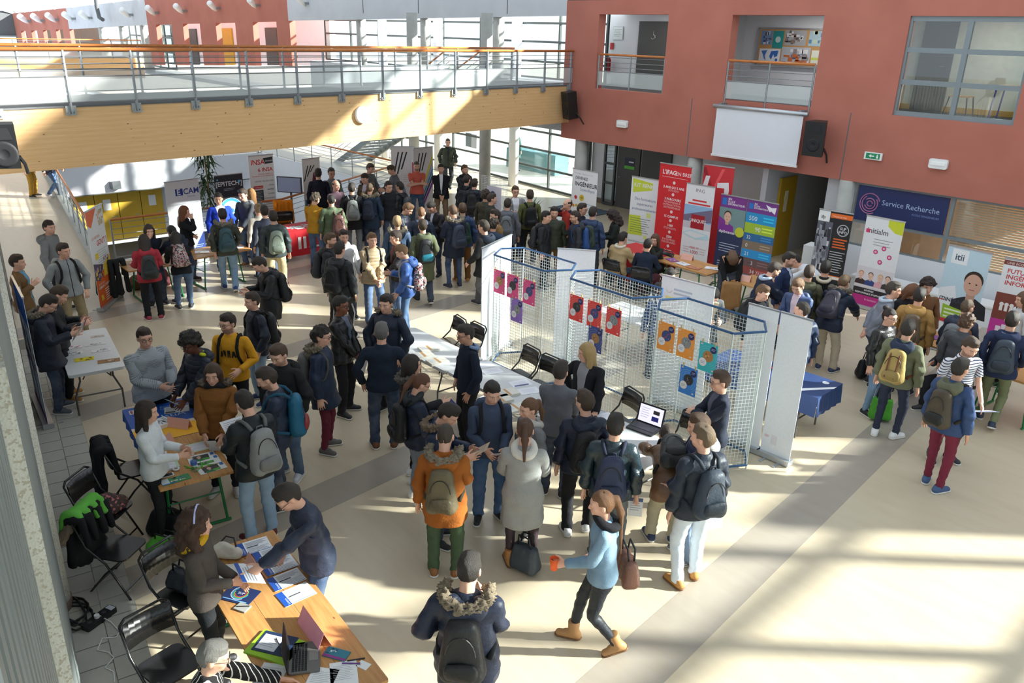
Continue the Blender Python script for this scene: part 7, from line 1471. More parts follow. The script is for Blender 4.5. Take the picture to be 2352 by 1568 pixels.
r = empty('floor_plan_notice', (-18.3, 21.09, 5.3)); tag(r, 'framed white floor plan on the upper gallery wall', 'notice'); MB().box(0, .42, -.02, 0, 0, .4).build('frame', 'aluminium', r); MB().box(.03, .39, -.024, -.02, .03, .37).build('sheet', paint((230, 232, 230)), r); F = Flat(r, False, .025); F.lines(.06, .36, .3, 5, .05, .012, (150, 156, 160))
r = empty('fire_extinguisher', (-18.3, 20.95, 4.25)); tag(r, 'red fire extinguisher on the upper gallery wall', 'fire extinguisher'); MB().lathe([(.08, 0), (.085, .02), (.085, .42), (.05, .5), (.025, .52)], 14).build('cylinder', paint((180, 30, 36)), r, True); MB().tube([(0, 0, .52), (.03, -.05, .56), (.1, -.06, .45), (.1, -.06, .1)], .014, 5).build('hose', 'black_plastic', r); MB().box(-.06, .06, .1, .13, .75, .95).build('sign', paint((196, 40, 44)), r)
# classroom furniture seen through the red wall window
r = empty('classroom_table', (-5.85, 19.6, 3.94)); tag(r, 'blue-legged classroom table behind the red wall window', 'table'); MB().box(-.35, .5, -.3, .3, .70, .73).build('tabletop', 'table_pine', r)
for s_ in (-.3, .45):
    for q in (-.25, .25): MB().tube([(s_, q, .7), (s_*1.15, q, 0)], .018, 5).build('leg', paint((50, 70, 140)), r)
r = empty('classroom_chair', (-6.9, 19.6, 3.94)); tag(r, 'dark-legged chair standing upside down beside the classroom table', 'chair'); MB().box(-.2, .2, -.2, .2, .44, .46).build('seat', 'table_pine', r)
for s_ in (-.18, .18):
    for q in (-.18, .18): MB().tube([(s_, q, .44), (s_*1.4, q*1.2, 0)], .013, 5).build('leg', 'black_plastic', r)
# ================================================================ television, plants, box, far displays
r = empty('television', (-23.0, 11.0, 0), R_(38)); q = at(665, 420, 1.35); r.location = (q[0], q[1], 0); tag(r, 'flat television on a stand beside the stairwell', 'television'); MB().box(-.36, .36, -.03, .03, 1.08, 1.52).build('casing', 'black_plastic', r); MB().box(-.335, .335, -.034, -.03, 1.1, 1.5).build('display', paint((150, 160, 190)), r); MB().tube([(0, .05, 0), (0, .05, 1.1)], .03, 6).build('stand', 'grey_steel', r); MB().box(-.25, .25, -.2, .25, 0, .03).build('foot', 'grey_steel', r)
def plant(label, x, y, h, n, ln, seed, cane=True, col=(60, 84, 48)):
    rr_ = random.Random(seed); r = empty('potted_plant', (x, y, 0)); tag(r, label, 'plant'); MB().lathe([(.14, 0), (.19, .3), (.17, .3)], 14).build('pot', paint((90, 70, 56)), r, True); lm_ = M('leaf_%d' % seed, col, .6, 0, .25, 9)
    if cane: MB().tube([(0, 0, .28), (.03, .02, h*.5), (0, 0, h)], .022, 6).build('stem', M('cane', (150, 130, 80), .7), r, True)
    base = MB(); base.add([(0, 0, 0), (ln*.35, -.02*ln*4, .06), (ln, 0, -.12*ln), (ln*.35, .02*ln*4, .06)], [(0, 1, 2, 3)]); me = base.mesh('leaf'); me.materials.append(lm_)
    for i in range(n):
        z = (.45+.55*rr_.random())*h if cane else h*.35; o = bpy.data.objects.new('leaf', me); COL.objects.link(o); o.parent = r; a = rr_.random()*6.28; o.location = (rr_.uniform(-.12, .12) if cane else 0, rr_.uniform(-.12, .12) if cane else 0, z); o.rotation_euler = (rr_.uniform(-.5, .5), rr_.uniform(.2, .9) if cane else -rr_.uniform(.2, 1.1), a); s_ = .7+.6*rr_.random(); o.scale = (s_, s_, s_)
    return r
q = fl(478, 590); plant('tall bamboo-like plant between the white and the black stairwell banners', -19.9, 8.0, 2.55, 150, .34, 3); q = fl(1195, 560); plant('small palm beside the man in the grey gilet', -16.6, 15.9, 1.0, 26, .75, 4, False, (96, 116, 84))
r = empty('white_box', (-8.45, 17.4, 0), R_(6)); tag(r, 'plain white box standing at the corridor mouth', 'box'); MB().rbox(-.3, .3, -.22, .22, .0, 1.05, .02).build('body', 'white_plastic', r); MB().box(-.3, .3, -.22, .22, 1.052, 1.07).build('lid', 'white_plastic', r)
for i in range(6): pass
# bench rows along the apron wall
r = empty('low_bench', (-5.6, 18.1, 0)); tag(r, 'long white bench in front of the office apron wall', 'bench'); MB().box(-2.2, 1.8, -.25, .25, .0, .42).build('plinth', 'white_wall', r); MB().box(-2.22, 1.82, -.27, .27, .42, .46).build('seat_board', 'white_plastic', r)
r = empty('door_mat', (*fl(1265, 520), 0), 0); r.location = (-17.9, 19.6, 0); tag(r, 'blue-grey mat by the glass door', 'mat'); MB().rbox(-.9, .9, -.6, .6, .0, .012, .03).build('pile', M('mat', (92, 110, 124), .95, 0, .2, 40, .4), r); MB().rbox(-.93, .93, -.63, .63, 0, .006, .04).build('rubber_edge', 'black_plastic', r)
r = empty('red_display_panel', (*fl(930, 495), 0), R_(6)); tag(r, 'small crimson display panel between the two feather banners', 'display panel'); MB().box(0, .5, -.02, .02, .9, 1.7).build('panel', paint((176, 40, 70)), r); MB().box(.1, .45, -.03, -.02, 1.7, 1.78).build('caption', paint((236, 230, 232)), r)
for x in (.05, .45): MB().tube([(x, 0, 0), (x, 0, .9)], .012, 5).build('leg', 'grey_steel', r)
# people and tables outside the far glass
o = MB().box(-26.5, -23.5, 24, 24.8, -.08, .75).build('outdoor_counter', M('teal_box', (90, 130, 134), .7)); tag(o, 'long pale teal counter outside the far glass front', 'counter')
# ================================================================ papers and small things on the tables
def sheet(label, loc, rot, w_, h, col=(236, 237, 238), thick=.0015, name='leaflet', cat='leaflet', group=None, mat=None):
    o = empty(name, loc); o.rotation_euler = (0, 0, R_(rot)) if not isinstance(rot, Matrix) else rot.to_euler(); tag(o, label, cat, group); MB().box(-w_/2, w_/2, -h/2, h/2, 0, thick).build('sheet', mat or paint(col), o)
    return o, Flat(o, True, thick+.0004)
def tab(px_, py_, z=.7515): q = at(px_, py_, z); return Vector((q[0], q[1], z))
def loc_on(T, u, v, z=.7515): return (T.matrix_basis @ Vector((u, v, 0)))+Vector((0, 0, z))
for T in (T1, T2, T3): T.matrix_basis = Matrix.Translation(T.location) @ Matrix.Rotation(T.rotation_euler.z, 4, 'Z')
def course_sheet(label, loc, rot, group='blue-banded course sheets on the front table'):
    o, F = sheet(label, loc, rot, .30, .21, (238, 240, 244), .002, 'course_sheet', 'sheet', group); F.rect(-.15, -.105, -.085, .105, (30, 80, 170)); F.text('Licence', -.095, -.09, .03, (225, 232, 245), rot=90); F.lines(-.07, .13, .075, 5, .014, .004, (130, 136, 150)); F.rect(-.07, -.01, .04, .006, (80, 84, 92)); F.lines(-.07, .13, -.03, 4, .016, .004, (150, 156, 170)); F.rect(-.08, -.1, .14, -.095, (60, 120, 200)); return o
for i, (x, y) in enumerate(((583, 1254), (622, 1272), (641, 1297), (658, 1330), (680, 1364))):
    L = tab(x, y, .752+.0026*(5-i)); course_sheet('%s of the overlapping blue-banded course sheets on the front table' % ['farthest', 'second', 'third', 'fourth', 'nearest and sunlit one'][i], L, 80+2*i)
def tent(label, loc, rot, w_=.3, h=.14, col=(236, 178, 160)):
    o = empty('tent_card', loc, R_(rot)); tag(o, label, 'name card'); d = h*.42
    for s_ in (-1, 1):
        m = MB(); m.add([(-w_/2, s_*d, 0), (w_/2, s_*d, 0), (w_/2, 0, h), (-w_/2, 0, h), (-w_/2, s_*(d-.002), 0), (w_/2, s_*(d-.002), 0), (w_/2, 0, h-.003), (-w_/2, 0, h-.003)], [(0, 1, 2, 3), (7, 6, 5, 4), (0, 4, 5, 1), (1, 5, 6, 2), (0, 3, 7, 4)]); m.build('leaf', paint(col), o)
    return o
tent('salmon tent card beside the fanned course sheets', tab(585, 1312), -8, .3, .13); tent('tall pink tent card standing in the sun on the front table', tab(722, 1455), -6, .42, .15, (240, 160, 180))
tent('peach tent card on the blue-and-yellow cloth', loc_on(T2, -.28, .12, .757), 35, .3, .12); tent('peach tent card beside the water bottle end of the pine table', loc_on(T2, .12, -.12), -50, .22, .12); tent('pink tent card on the table before the building-photograph banner', loc_on(T7, -.12, -.05, .752) if False else tab(1578, 596), 10, .28, .13); tent('pink tent card on the table beside the bending woman', tab(1710, 645), 10, .26, .13)
o, F = sheet('navy prospectus with rainbow rings on the front table', tab(551, 1366), 30, .30, .21, (26, 44, 92), .004, 'brochure', 'brochure')
for i, c in enumerate(((206, 70, 70), (150, 190, 70), (60, 170, 200), (200, 205, 230))): F.ring(.0, .02, .045+.012*i, .053+.012*i, c, 200-i*30, 460-i*50)
F.text('SUP', -.03, .005, .04, (225, 230, 245)); F.lines(-.12, .12, -.085, 1, .02, .012, (120, 170, 220), 0)
o, F = sheet('grey notebook with a pen on the front table', tab(557, 1396), 25, .12, .09, (160, 160, 156), .012, 'notebook', 'notebook'); MB().tube([(-.05, -.02, .017), (.05, .03, .017)], .004, 5).build('pen', 'black_plastic', o)
o, F = sheet('loose timetable sheets by the curly-haired woman', tab(532, 1318), 55, .21, .30, (234, 236, 234), .003, 'paper_stack', 'papers')
for i in range(6): F.rect(-.07+.03*(i % 3), .05-.035*i, -.02+.03*(i % 3), .062-.035*i, (60, 62, 66))
o, F = sheet('lime green laptop sleeve on the front table', tab(632, 1488), 28, .40, .28, (158, 206, 50), .018, 'laptop_sleeve', 'sleeve'); o2, F = sheet('navy folder lying on the lime green sleeve', tab(632, 1478, .7705), 32, .30, .23, (32, 48, 84), .004, 'folder', 'folder'); F.rect(-.13, -.09, .04, .08, (224, 228, 236)); F.lines(-.11, .02, .06, 6, .022, .004, (130, 135, 150)); MB().tube([(-.02, .05, .01), (.1, -.06, .01)], .004, 5).build('pen', 'grey_steel', o2)
r = empty('laptop', tab(700, 1512), R_(150)); tag(r, 'grey laptop open on the front table', 'laptop'); MB().rbox(-.17, .17, -.12, .12, 0, .018, .015).build('base', M('laptop_grey', (120, 118, 116), .35, .5), r)
k = MB()
for i in range(5):
    for j in range(13): k.box(-.15+j*.0232, -.13+j*.0232, -.02+i*.024, -.001+i*.024, .0185, .021)
k.build('keyboard', 'black_plastic', r); MB().box(-.05, .05, -.105, -.035, .0182, .0195).build('touchpad', M('pad', (140, 138, 136), .4, .3), r); MB().box(.11, .14, -.11, -.08, .0182, .0192).build('sticker', paint((120, 190, 60)), r)
m = MB(); m.add([(-.17, .12, .012), (.17, .12, .012), (.17, .15, .24), (-.17, .15, .24), (-.17, .127, .01), (.17, .127, .01), (.17, .157, .238), (-.17, .157, .238)], [(0, 1, 2, 3), (7, 6, 5, 4), (0, 3, 7, 4), (1, 5, 6, 2), (3, 2, 6, 7)]); m.build('lid', 'black_plastic', r)
for lab, x, y, rt, c in (('teal and violet booklet next to the pink tent card', 773, 1502, 30, (40, 120, 140)),):
    o, F = sheet(lab, tab(x, y), rt, .2, .11, c, .008, 'booklet', 'booklet'); F.rect(-.1, -.055, .1, -.03, (140, 50, 130)); F.blobs(-.09, -.02, .0, .05, [(200, 220, 225), (30, 70, 90)], 10, 2)
o, F = sheet('small white card marked 57 at the table corner', tab(835, 1527), 20, .1, .075, (235, 235, 236), .001, 'number_card', 'card'); F.text('57', -.02, -.02, .035, (50, 50, 54), rot=100)
for i, (x, y, lab) in enumerate(((818, 1515, 'black pen beside the numbered card'), (806, 1524, 'violet pen beside the numbered card'))): o = MB().tube([(-.07, 0, .005), (.07, 0, .005)], .0055, 6).build('pen', 'black_plastic' if i == 0 else paint((96, 50, 130))); o.location = tab(x, y); o.rotation_euler = (0, 0, R_(62-14*i)); tag(o, lab, 'pen')
for lab, x, y, rt in (('white printed page under the seated person\'s hand', 618, 1556, 40), ('blank page at the near end of the front table', 790, 1550, 62), ('page half hidden in front of the laptop', 735, 1566, 40)): o, F = sheet(lab, tab(x, y), rt, .21, .297, (234, 236, 238), .001, 'page', 'page'); F.lines(-.08, .08, .1, 9, .018, .003, (165, 168, 175))
r = empty('tote_bag', tab(525, 1280, .752), R_(40)); tag(r, 'cream canvas tote bag on the front table', 'bag'); v, f = fm(lambda F: (F.cap((-.09, 0, .06), (.09, 0, .06), .07, .06, .03, sy=.9), F.cap((-.06, .02, .13), (.06, -.02, .12), .03, .03, .03)), (-.22, -.15, -.03), (.22, .15, .22), .01, 500); cm = M('canvas', (214, 208, 194), .9, 0, .08, 20, .3, 80); v[:, 2] = np.maximum(v[:, 2], 0)
put_mesh('bag_body', v, f, cm, r); MB().tube([(-.08, .02, .14), (-.03, .05, .2), (.05, .05, .19), (.09, .0, .13)], .008, 5).build('strap', 'black_plastic', r)
# blue-cloth table
o, F = sheet('stack of photo brochures on the blue-and-yellow cloth', loc_on(T2, -.42, -.1, .757), 12, .21, .297, (232, 234, 236), .05, 'brochure_stack', 'brochures'); F.blobs(-.07, -.02, .08, .08, [(90, 84, 84), (170, 150, 140), (60, 60, 64)], 16, 3); F.lines(-.08, .06, .11, 2, .02, .008, (120, 124, 130))
o, F = sheet('white framed leaflet at the far corner of the blue cloth', loc_on(T2, -.98, -.25, .757), 80, .18, .12, (228, 230, 232), .003, 'leaflet', 'leaflet'); F.blobs(-.03, -.04, .08, .05, [(120, 150, 120), (170, 130, 120)], 8, 4); F.rect(-.08, -.045, -.05, .045, (150, 60, 80))
o, F = sheet('newspaper page on the blue cloth behind the white-bloused woman', loc_on(T2, -.8, .2, .757), 70, .3, .2, (226, 228, 228), .002, 'newspaper', 'newspaper'); F.lines(-.13, .12, .07, 6, .022, .006, (110, 112, 116)); F.rect(-.14, -.09, -.02, -.05, (60, 60, 62))
o, F = sheet('white sheet in a mint plastic folder on the pine table', loc_on(T2, .36, .2), 82, .31, .23, (206, 222, 196), .003, 'plastic_folder', 'folder'); F.rect(-.12, -.09, .13, .08, (226, 226, 234)); F.lines(-.1, .1, .05, 2, .09, .003, (150, 150, 160))
for i, (u, v_) in enumerate(((.66, .16), (.76, .18), (.96, .2))):
    o, F = sheet(['upper', 'lower', 'separate nearer'][i]+' portrait brochure on the pine table', loc_on(T2, u, v_, .752+.003*(1-min(i, 1))), 78+4*i, .3, .21 if i < 2 else .14, (232, 234, 232), .003, 'brochure', 'brochure', 'portrait brochures'); F.rect(-.1, -.06, .08, .07, (70, 66, 66)); F.portrait(-.03, .02, .03, (220, 180, 160), (50, 40, 36), (40, 120, 70)); F.rect(.0, -.06, .08, -.02, (90, 170, 70)); F.rect(.1, .02, .14, .08, (60, 110, 180))
o, F = sheet('green and teal leaflet at the near corner of the pine table', loc_on(T2, 1.0, -.2), 84, .3, .13, (70, 150, 90), .004, 'leaflet', 'leaflet'); F.rect(-.15, -.065, -.07, .065, (226, 236, 238)); F.blobs(-.06, -.05, .13, .05, [(60, 140, 180), (230, 236, 226), (120, 100, 80)], 14, 5); F.rect(-.15, -.065, .0, -.05, (50, 140, 210))
o, F = sheet('thick ring binder page stack in front of the white-bloused woman', loc_on(T2, .62, -.26), 80, .32, .28, (226, 228, 234), .025, 'binder', 'binder'); F.lines(-.13, .12, .1, 8, .025, .004, (150, 155, 170)); F.rect(.13, -.14, .16, .14, (190, 220, 190))
o, F = sheet('loose page left of the binder', loc_on(T2, .36, -.27), 70, .21, .2, (226, 228, 234), .002, 'page', 'page'); F.lines(-.08, .08, .06, 5, .025, .003, (165, 168, 180))
r = empty('smartphone', loc_on(T2, .86, -.26), R_(70)); tag(r, 'white-edged smartphone on the pine table', 'phone'); MB().rbox(-.035, .035, -.07, .07, 0, .008, .01).build('case', 'white_plastic', r); MB().rbox(-.031, .031, -.055, .055, .008, .009, .004).build('display', 'black_plastic', r); r.rotation_euler = (0, 0, R_(-10))
r = empty('tape_roll', loc_on(T2, .78, -.15)); tag(r, 'roll of white tape beside the smartphone', 'tape'); MB().tube([(.03*math.cos(a), .03*math.sin(a), .012) for a in np.linspace(0, 6.28, 17)[:-1]], .011, 6, True).build('tape', 'white_plastic', r); MB().tube([(.021*math.cos(a), .021*math.sin(a), .012) for a in np.linspace(0, 6.28, 13)[:-1]], .004, 5, True).build('core', paint((190, 170, 130)), r)
r = empty('water_bottle', loc_on(T2, .92, .02)); tag(r, 'clear water bottle with blue label on the pine table', 'bottle'); MB().lathe([(.032, 0), (.035, .02), (.033, .07), (.035, .12), (.032, .16), (.014, .20), (.014, .215)], 14).build('bottle', 'glass', r, True); MB().lathe([(.0355, .09), (.0355, .13)], 14).build('paper_label', paint((70, 110, 190)), r); MB().lathe([(.016, .21), (.016, .228)], 10).build('cap', paint((220, 226, 235)), r); MB().lathe([(.03, .004), (.031, .15)], 12).build('water', 'glass', r)
for i in range(7):
    o = MB().tube([(-.07, 0, .005), (.07, 0, .005)], .005, 5).build('pen', paint((90, 190, 50))); o.location = loc_on(T2, .80+.03*(i % 4), -.02+.035*i, .752); o.rotation_euler = (0, 0, R_(20+37*i)); tag(o, 'bright green pen scattered around the water bottle', 'pen', 'green pens on the pine table')
o = fm(lambda F: [F.ell((.05*math.cos(i*2.4)*(i % 3)*.5, .03*math.sin(i*2.4)*(i % 3)*.5, .012), (.014, .012, .012), .003) for i in range(14)], (-.1, -.08, -.006), (.1, .08, .04), .004, 500); oo = put_mesh('clip_pile', o[0], o[1], M('clips', (120, 118, 116), .3, .7, .3, 60), None, smooth=False); oo.location = loc_on(T2, .52, .02, .7535); tag(oo, 'heap of metal clips in the middle of the pine table', 'clips', kind='stuff')
# grey plastic table
for lab, u, v_, w_, h, c, cols in (('yellow and black flyers fanned on the grey table', .38, -.1, .26, .14, (226, 206, 30), [(40, 40, 40)]), ('brown picture brochure at the near corner of the grey table', .62, .2, .3, .14, (150, 110, 70), [(90, 130, 140), (210, 190, 150), (120, 70, 40)]), ('leaflet with a train picture on the grey table', .12, .16, .26, .12, (220, 220, 222), [(110, 120, 110), (80, 84, 90)]), ('wide leaflet with street picture on the grey table', -.2, .12, .3, .11, (214, 212, 212), [(150, 90, 80), (110, 120, 130)]), ('small leaflet at the far corner of the grey table', -.55, .2, .2, .09, (190, 180, 170), [(100, 90, 110), (150, 130, 110)]), ('leaflet with pink square on the grey table', -.22, -.18, .24, .13, (226, 226, 230), [(206, 60, 130), (150, 150, 160)]), ('opened folder of sheets on the grey table edge', .05, -.22, .28, .14, (224, 226, 228), [(70, 80, 84), (150, 160, 160)])):
    o, F = sheet(lab, loc_on(T3, u, v_, .752), 74, w_, h, c, .004, 'leaflet', 'leaflet'); F.blobs(-w_*.25, -h*.4, w_*.45, h*.4, cols, 12, int(u*100)+200)
# white table row
for i, (x, y, rt) in enumerate(((972, 818, 75), (985, 803, 75), (1005, 832, 80), (1150, 920, 78), (1165, 905, 76), (1185, 940, 80))):
    o, F = sheet('%s banded pile of booklets on the white tables' % ['first', 'second', 'third', 'fourth', 'fifth', 'sixth'][i], tab(x, y), rt, .3, .21, (226, 222, 210), .035, 'booklet_pile', 'booklets', 'banded booklet piles'); F.rect(-.02, -.105, .02, .105, (196, 150, 96)); F.lines(-.13, -.04, .06, 4, .03, .006, (150, 165, 200))
for i, (x, y, rt) in enumerate(((1110, 838, 70), (1130, 852, 74), (1195, 880, 72), (1215, 897, 70), (1330, 930, 70), (1385, 958, 74), (1395, 985, 70), (1545, 1040, 72))):
    o, F = sheet('white sheet laid on the white tables, %s from the left' % ['first', 'second', 'third', 'fourth', 'fifth', 'sixth', 'seventh', 'eighth'][i], tab(x, y, .7515+.001*(i % 2)), rt, .3, .21, (232, 234, 240), .0012, 'sheet_of_paper', 'sheet', 'white sheets on the white tables'); F.lines(-.1, .12, .05, 4, .03, .004, (175, 180, 205))
    if i in (2, 4): F.rect(-.12, -.09, .1, -.05, (70, 80, 130))
r = empty('laptop', tab(1478, 985), R_(168)); tag(r, 'black laptop with lit display on the near white table', 'laptop'); MB().rbox(-.19, .19, -.13, .13, 0, .02, .015).build('base', 'black_plastic', r); MB().box(-.16, .16, -.05, .1, .02, .023).build('keyboard', M('keys', (50, 50, 54), .5, 0, .4, 200), r)
r.rotation_euler = (0, 0, R_(8)); m = MB(); m.box(-.19, .19, 0, .012, 0, .26); l_ = m.build('lid', 'black_plastic', r); l_.location = (0, .13, .015); l_.rotation_euler = (R_(-14), 0, 0)
t = NT('display_glow'); t.b.inputs['Emission Color'].default_value = (.72, .70, .95, 1); t.b.inputs['Emission Strength'].default_value = .9; t.base((.1, .1, .12)); MATS['display_glow'] = t.done(.3)
d_ = MB().box(-.17, .17, -.002, 0, .02, .24).build('display', 'display_glow', l_); F = Flat(l_, False, .0035); F.rect(.03, .15, .12, .2, (70, 60, 60)); F.rect(.02, .06, .12, .12, (60, 60, 160)); F.lines(-.14, -.02, .2, 5, .03, .004, (150, 150, 170))
# tables further back: leaflets
LB = [('red-table', T6, -.3, -.1), ('red-table', T6, .4, .1), ('ecam', TE1, -.3, .1), ('ecam', TE1, .1, -.15), ('ecam', TE2, -.3, .0), ('ecam', TE2, .2, .15), ('ecam', TE2, .45, -.1), ('ifag', T7b, .0, .1), ('ifag', T7b, .4, -.1), ('ifag', T7, -.45, -.1), ('ifag', T7, -.1, -.15), ('ifag', T7, .25, -.2), ('ifag', T7, .5, .1), ('right', T9, .1, .1), ('right', T9, .4, -.1), ('ing', TI, -.4, .1), ('ing', TI, .1, -.1), ('ing', TI, .5, .1)]
for T in (T6, TE1, TE2, T7, T7b, T9, TI): T.matrix_basis = Matrix.Translation(T.location) @ Matrix.Rotation(T.rotation_euler.z, 4, 'Z')
for i, (k_, T, u, v_) in enumerate(LB):
    where = {'red-table': 'red-draped stairwell table', 'ecam': 'pine tables by the blue-cornered banner', 'ifag': 'stall tables by the red banners', 'right': 'right stall table', 'ing': 'table by the ingénieur banner'}[k_]
    o, F = sheet('small leaflet lying on the %s' % where, loc_on(T, u, v_, .757), 17*i, .3, .21, [(232, 232, 236), (150, 90, 160), (226, 226, 230), (190, 120, 90)][i % 4], .004, 'leaflet', 'leaflet', 'leaflets on the '+where); F.blobs(-.1, -.07, .1, .07, [(90, 100, 140), (216, 190, 90)], 8, i)
# ================================================================ held things
def held(label, F_, hand, w_, h, col, art=None, name='leaflet', cat='leaflet', tilt=35, dz=.03, df=.03, roll=0, thick=.002, group=None):
    """a sheet held at a hand: faces the holder, tilted back"""
    p_ = (F_.hR if hand == 'R' else F_.hL if hand == 'L' else (F_.hR+F_.hL)/2)+F_.fwd*df+Vector((0, 0, dz)); x = F_.right; n_ = (-F_.fwd*math.cos(R_(90-tilt))+Vector((0, 0, 1))*math.sin(R_(90-tilt))).normalized(); y = n_.cross(x)
    rm = Matrix((x, y, n_)).transposed() @ Matrix.Rotation(R_(roll), 3, 'Z'); o, F = sheet(label, p_, rm, w_, h, col, thick, name, cat, group); o['group'] = group or 'things held in hands'
    F.lines(-w_*.4, w_*.4, h*.3, 5, h*.12, h*.035, (150, 156, 170)); 
    if art: F.rect(-w_/2, h*.3, w_/2, h/2, art)
    return o
o = held('open newspaper held by the man in the navy parka', N1, 'B', .44, .32, (206, 206, 206), (150, 60, 60), 'newspaper', 'newspaper', 50); held('open white booklet held by the man with the light grey bag', READER, 'B', .26, .19, (234, 234, 236)); held('white leaflet in the hands of the man in the printed shirt', GREYSHIRT, 'B', .2, .1, (236, 236, 240))
held('rolled blue and cream brochure in the puffer-jacket man\'s hand', AFRO, 'B', .2, .16, (214, 206, 190), (70, 150, 190)); held('picture leaflet held by the woman in the brown coat', BROWNW, 'B', .11, .24, (232, 228, 226), (150, 90, 80), tilt=60, dz=-.05); course_s = held('blue-banded sheet held by the boy at the front table', BOYR, 'L', .30, .21, (238, 240, 244), (30, 80, 170), tilt=25, dz=.0)
held('white and blue brochure held by the man in leather jacket', LEATH, 'L', .2, .28, (226, 230, 236), (60, 140, 200), tilt=75, dz=-.16); held('pale blue-headed sheet held by the ponytail woman', PONY, 'B', .26, .3, (206, 214, 230), (70, 76, 140), tilt=55, dz=.05); held('white leaflets in the smiling man\'s hands', HOODIE, 'B', .15, .2, (232, 230, 240)); held('brown and white papers held by the bowing man', BOWS, 'B', .2, .27, (206, 180, 150)); held('grey-blue brochure carried by the boy in the bright blue jacket', BLUEB, 'L', .21, .29, (120, 146, 176), (90, 116, 150), tilt=85, dz=-.1)
held('flyer with a crest hanging from the bomber-jacket man\'s hand', BOMB, 'R', .15, .21, (222, 222, 220), (70, 90, 130), tilt=80, dz=-.12); held('flyer with a crest hanging from the white-jeaned man\'s hand', WJ, 'R', .17, .24, (216, 218, 224), (60, 90, 150), tilt=80, dz=-.13); held('blue-striped brochures held by the striped T-shirt man', STRIPE, 'L', .3, .21, (228, 232, 240), (70, 100, 180), tilt=20, dz=-.02); held('white papers held by the boy with glasses in the crowd', CORDS, 'B', .25, .18, (226, 226, 232)); held('small white leaflet in the black-coated man\'s hands', WALKL, 'B', .18, .12, (226, 230, 240), (90, 110, 170))
r = empty('cup', DENIM.hL+DENIM.fwd*.03+Vector((0, 0, -.06))); tag(r, 'orange plastic cup held by the woman in the denim jacket', 'cup'); MB().lathe([(.032, 0), (.042, .12), (.04, .12), (.03, .008)], 16).build('cup_wall', paint((240, 96, 30)), r, True); MB().lathe([(.037, .08), (.0372, .082)], 14).build('drink', paint((120, 60, 30)), r)
r = empty('cup', BLUEMAN.hR+Vector((0, 0, -.08))); tag(r, 'pale plastic cup in the blue-jacketed man\'s hand', 'cup'); MB().lathe([(.03, 0), (.038, .1), (.036, .1), (.028, .006)], 12).build('cup_wall', 'white_plastic', r, True); MB().lathe([(.033, .05), (.0332, .052)], 10).build('drink', paint((150, 190, 210)), r)
# lettering on the mustard sweatshirt, white stripes on the track trousers
def chest_mark(F_, polys, col, name='chest_print'):
    o_, Rr = F_.P['chest']; m = MB(); T = TOPS['sweater']; V = T.pose(F_.P)*F_.s*np.array((F_.wide, 1+(F_.wide-1)*.7, 1)); m_ = (T.v[:, 1] > .04) & (T.v[:, 2] > 1.05) & (np.abs(T.v[:, 0]) < .2); RV, PV = T.v[m_], V[m_]
    for po in polys:
        vs = []
        for u, z in po:
            k_ = np.argsort((RV[:, 0]-u)**2+(RV[:, 2]-z)**2)[:3]; w_ = 1/(1e-4+np.sqrt((RV[k_, 0]-u)**2+(RV[k_, 2]-z)**2)); q = (PV[k_]*w_[:, None]).sum(0)/w_.sum(); d0 = (RV[k_]*w_[:, None]).sum(0)/w_.sum(); off = Rr @ np.array((u-d0[0], .02, z-d0[2])); vs.append(q+off*F_.s)
        m.add(vs, [tuple(range(len(vs)))])
    o = m.build(name, paint(col), F_.o)
chest_mark(MUST, [[(-.10, 1.22), (-.085, 1.30), (-.06, 1.31), (-.05, 1.22), (-.065, 1.22), (-.075, 1.25), (-.085, 1.22)], [(-.035, 1.22), (-.035, 1.32), (.0, 1.32), (.0, 1.22), (-.012, 1.22), (-.018, 1.28), (-.024, 1.22)], [(.02, 1.32), (.05, 1.32), (.05, 1.26), (.02, 1.22)], [(.065, 1.31), (.085, 1.30), (.10, 1.22), (.08, 1.22), (.06, 1.25)]], (30, 28, 24))
for sg, n_ in ((1, 'R'), (-1, 'L')):
    a = [TRACK.P['th'+n_][0], TRACK.P['sh'+n_+'_'][0], TRACK.P['ft'+n_][0]]
    for q in (-.012, .012): MB().tube([(p_+np.array((sg*d_, q, z_)))*TRACK.s*np.array((TRACK.wide, 1, 1)) for p_, d_, z_ in zip(a, (.088, .064, .05), (-.12, 0, .02))], .006, 4).build('white_stripe', 'white_plastic', TRACK.o)
# ================================================================ bags, coats and cables on the floor and chairs
def tote(label, loc, rz, w_, d_, h, col, mat='nylon', handles=True, open_=False, name='handbag', cat='bag', squash=1.0):
    r = empty(name, loc, R_(rz)); tag(r, label, cat); v, f = fm(lambda F: [F.cap((sx*w_*.3, sy*d_*.25, .08), (sx*w_*.27, sy*d_*.15, h-.08), d_*.42, d_*.3, .05) for sx in (-1, 0, 1) for sy in (-1, 1)], (-w_*.8, -d_*1.1, -.03), (w_*.8, d_*1.1, h+.06), max(.011, w_/28), 600); v[:, 2] = np.maximum(v[:, 2], 0); v = v*np.array((1, 1, squash))
    put_mesh('bag_body', v, f, mat, r, v, srgb(*col))
    if handles:
        for s_ in (-1, 1): MB().tube([(-w_*.25, s_*d_*.2, h*.92*squash), (-w_*.2, s_*d_*.25, h*1.25*squash), (w_*.2, s_*d_*.25, h*1.25*squash), (w_*.25, s_*d_*.2, h*.92*squash)], .01, 6).build('handle', 'black_plastic' if sum(col) < 500 else paint(col), r, True)
    return r
tote('dark slate handbag standing between the tan boots', (*fl(1206, 1310), 0), 10, .34, .16, .36, (64, 72, 80)); p_ = DENIM.M @ Vector((.22, -.26, .60)); tote('brown leather tote on the denim-jacketed woman\'s shoulder', p_, math.degrees(DENIM.yaw)+15, .40, .14, .34, (134, 90, 72), 'leather', name='tote_bag')
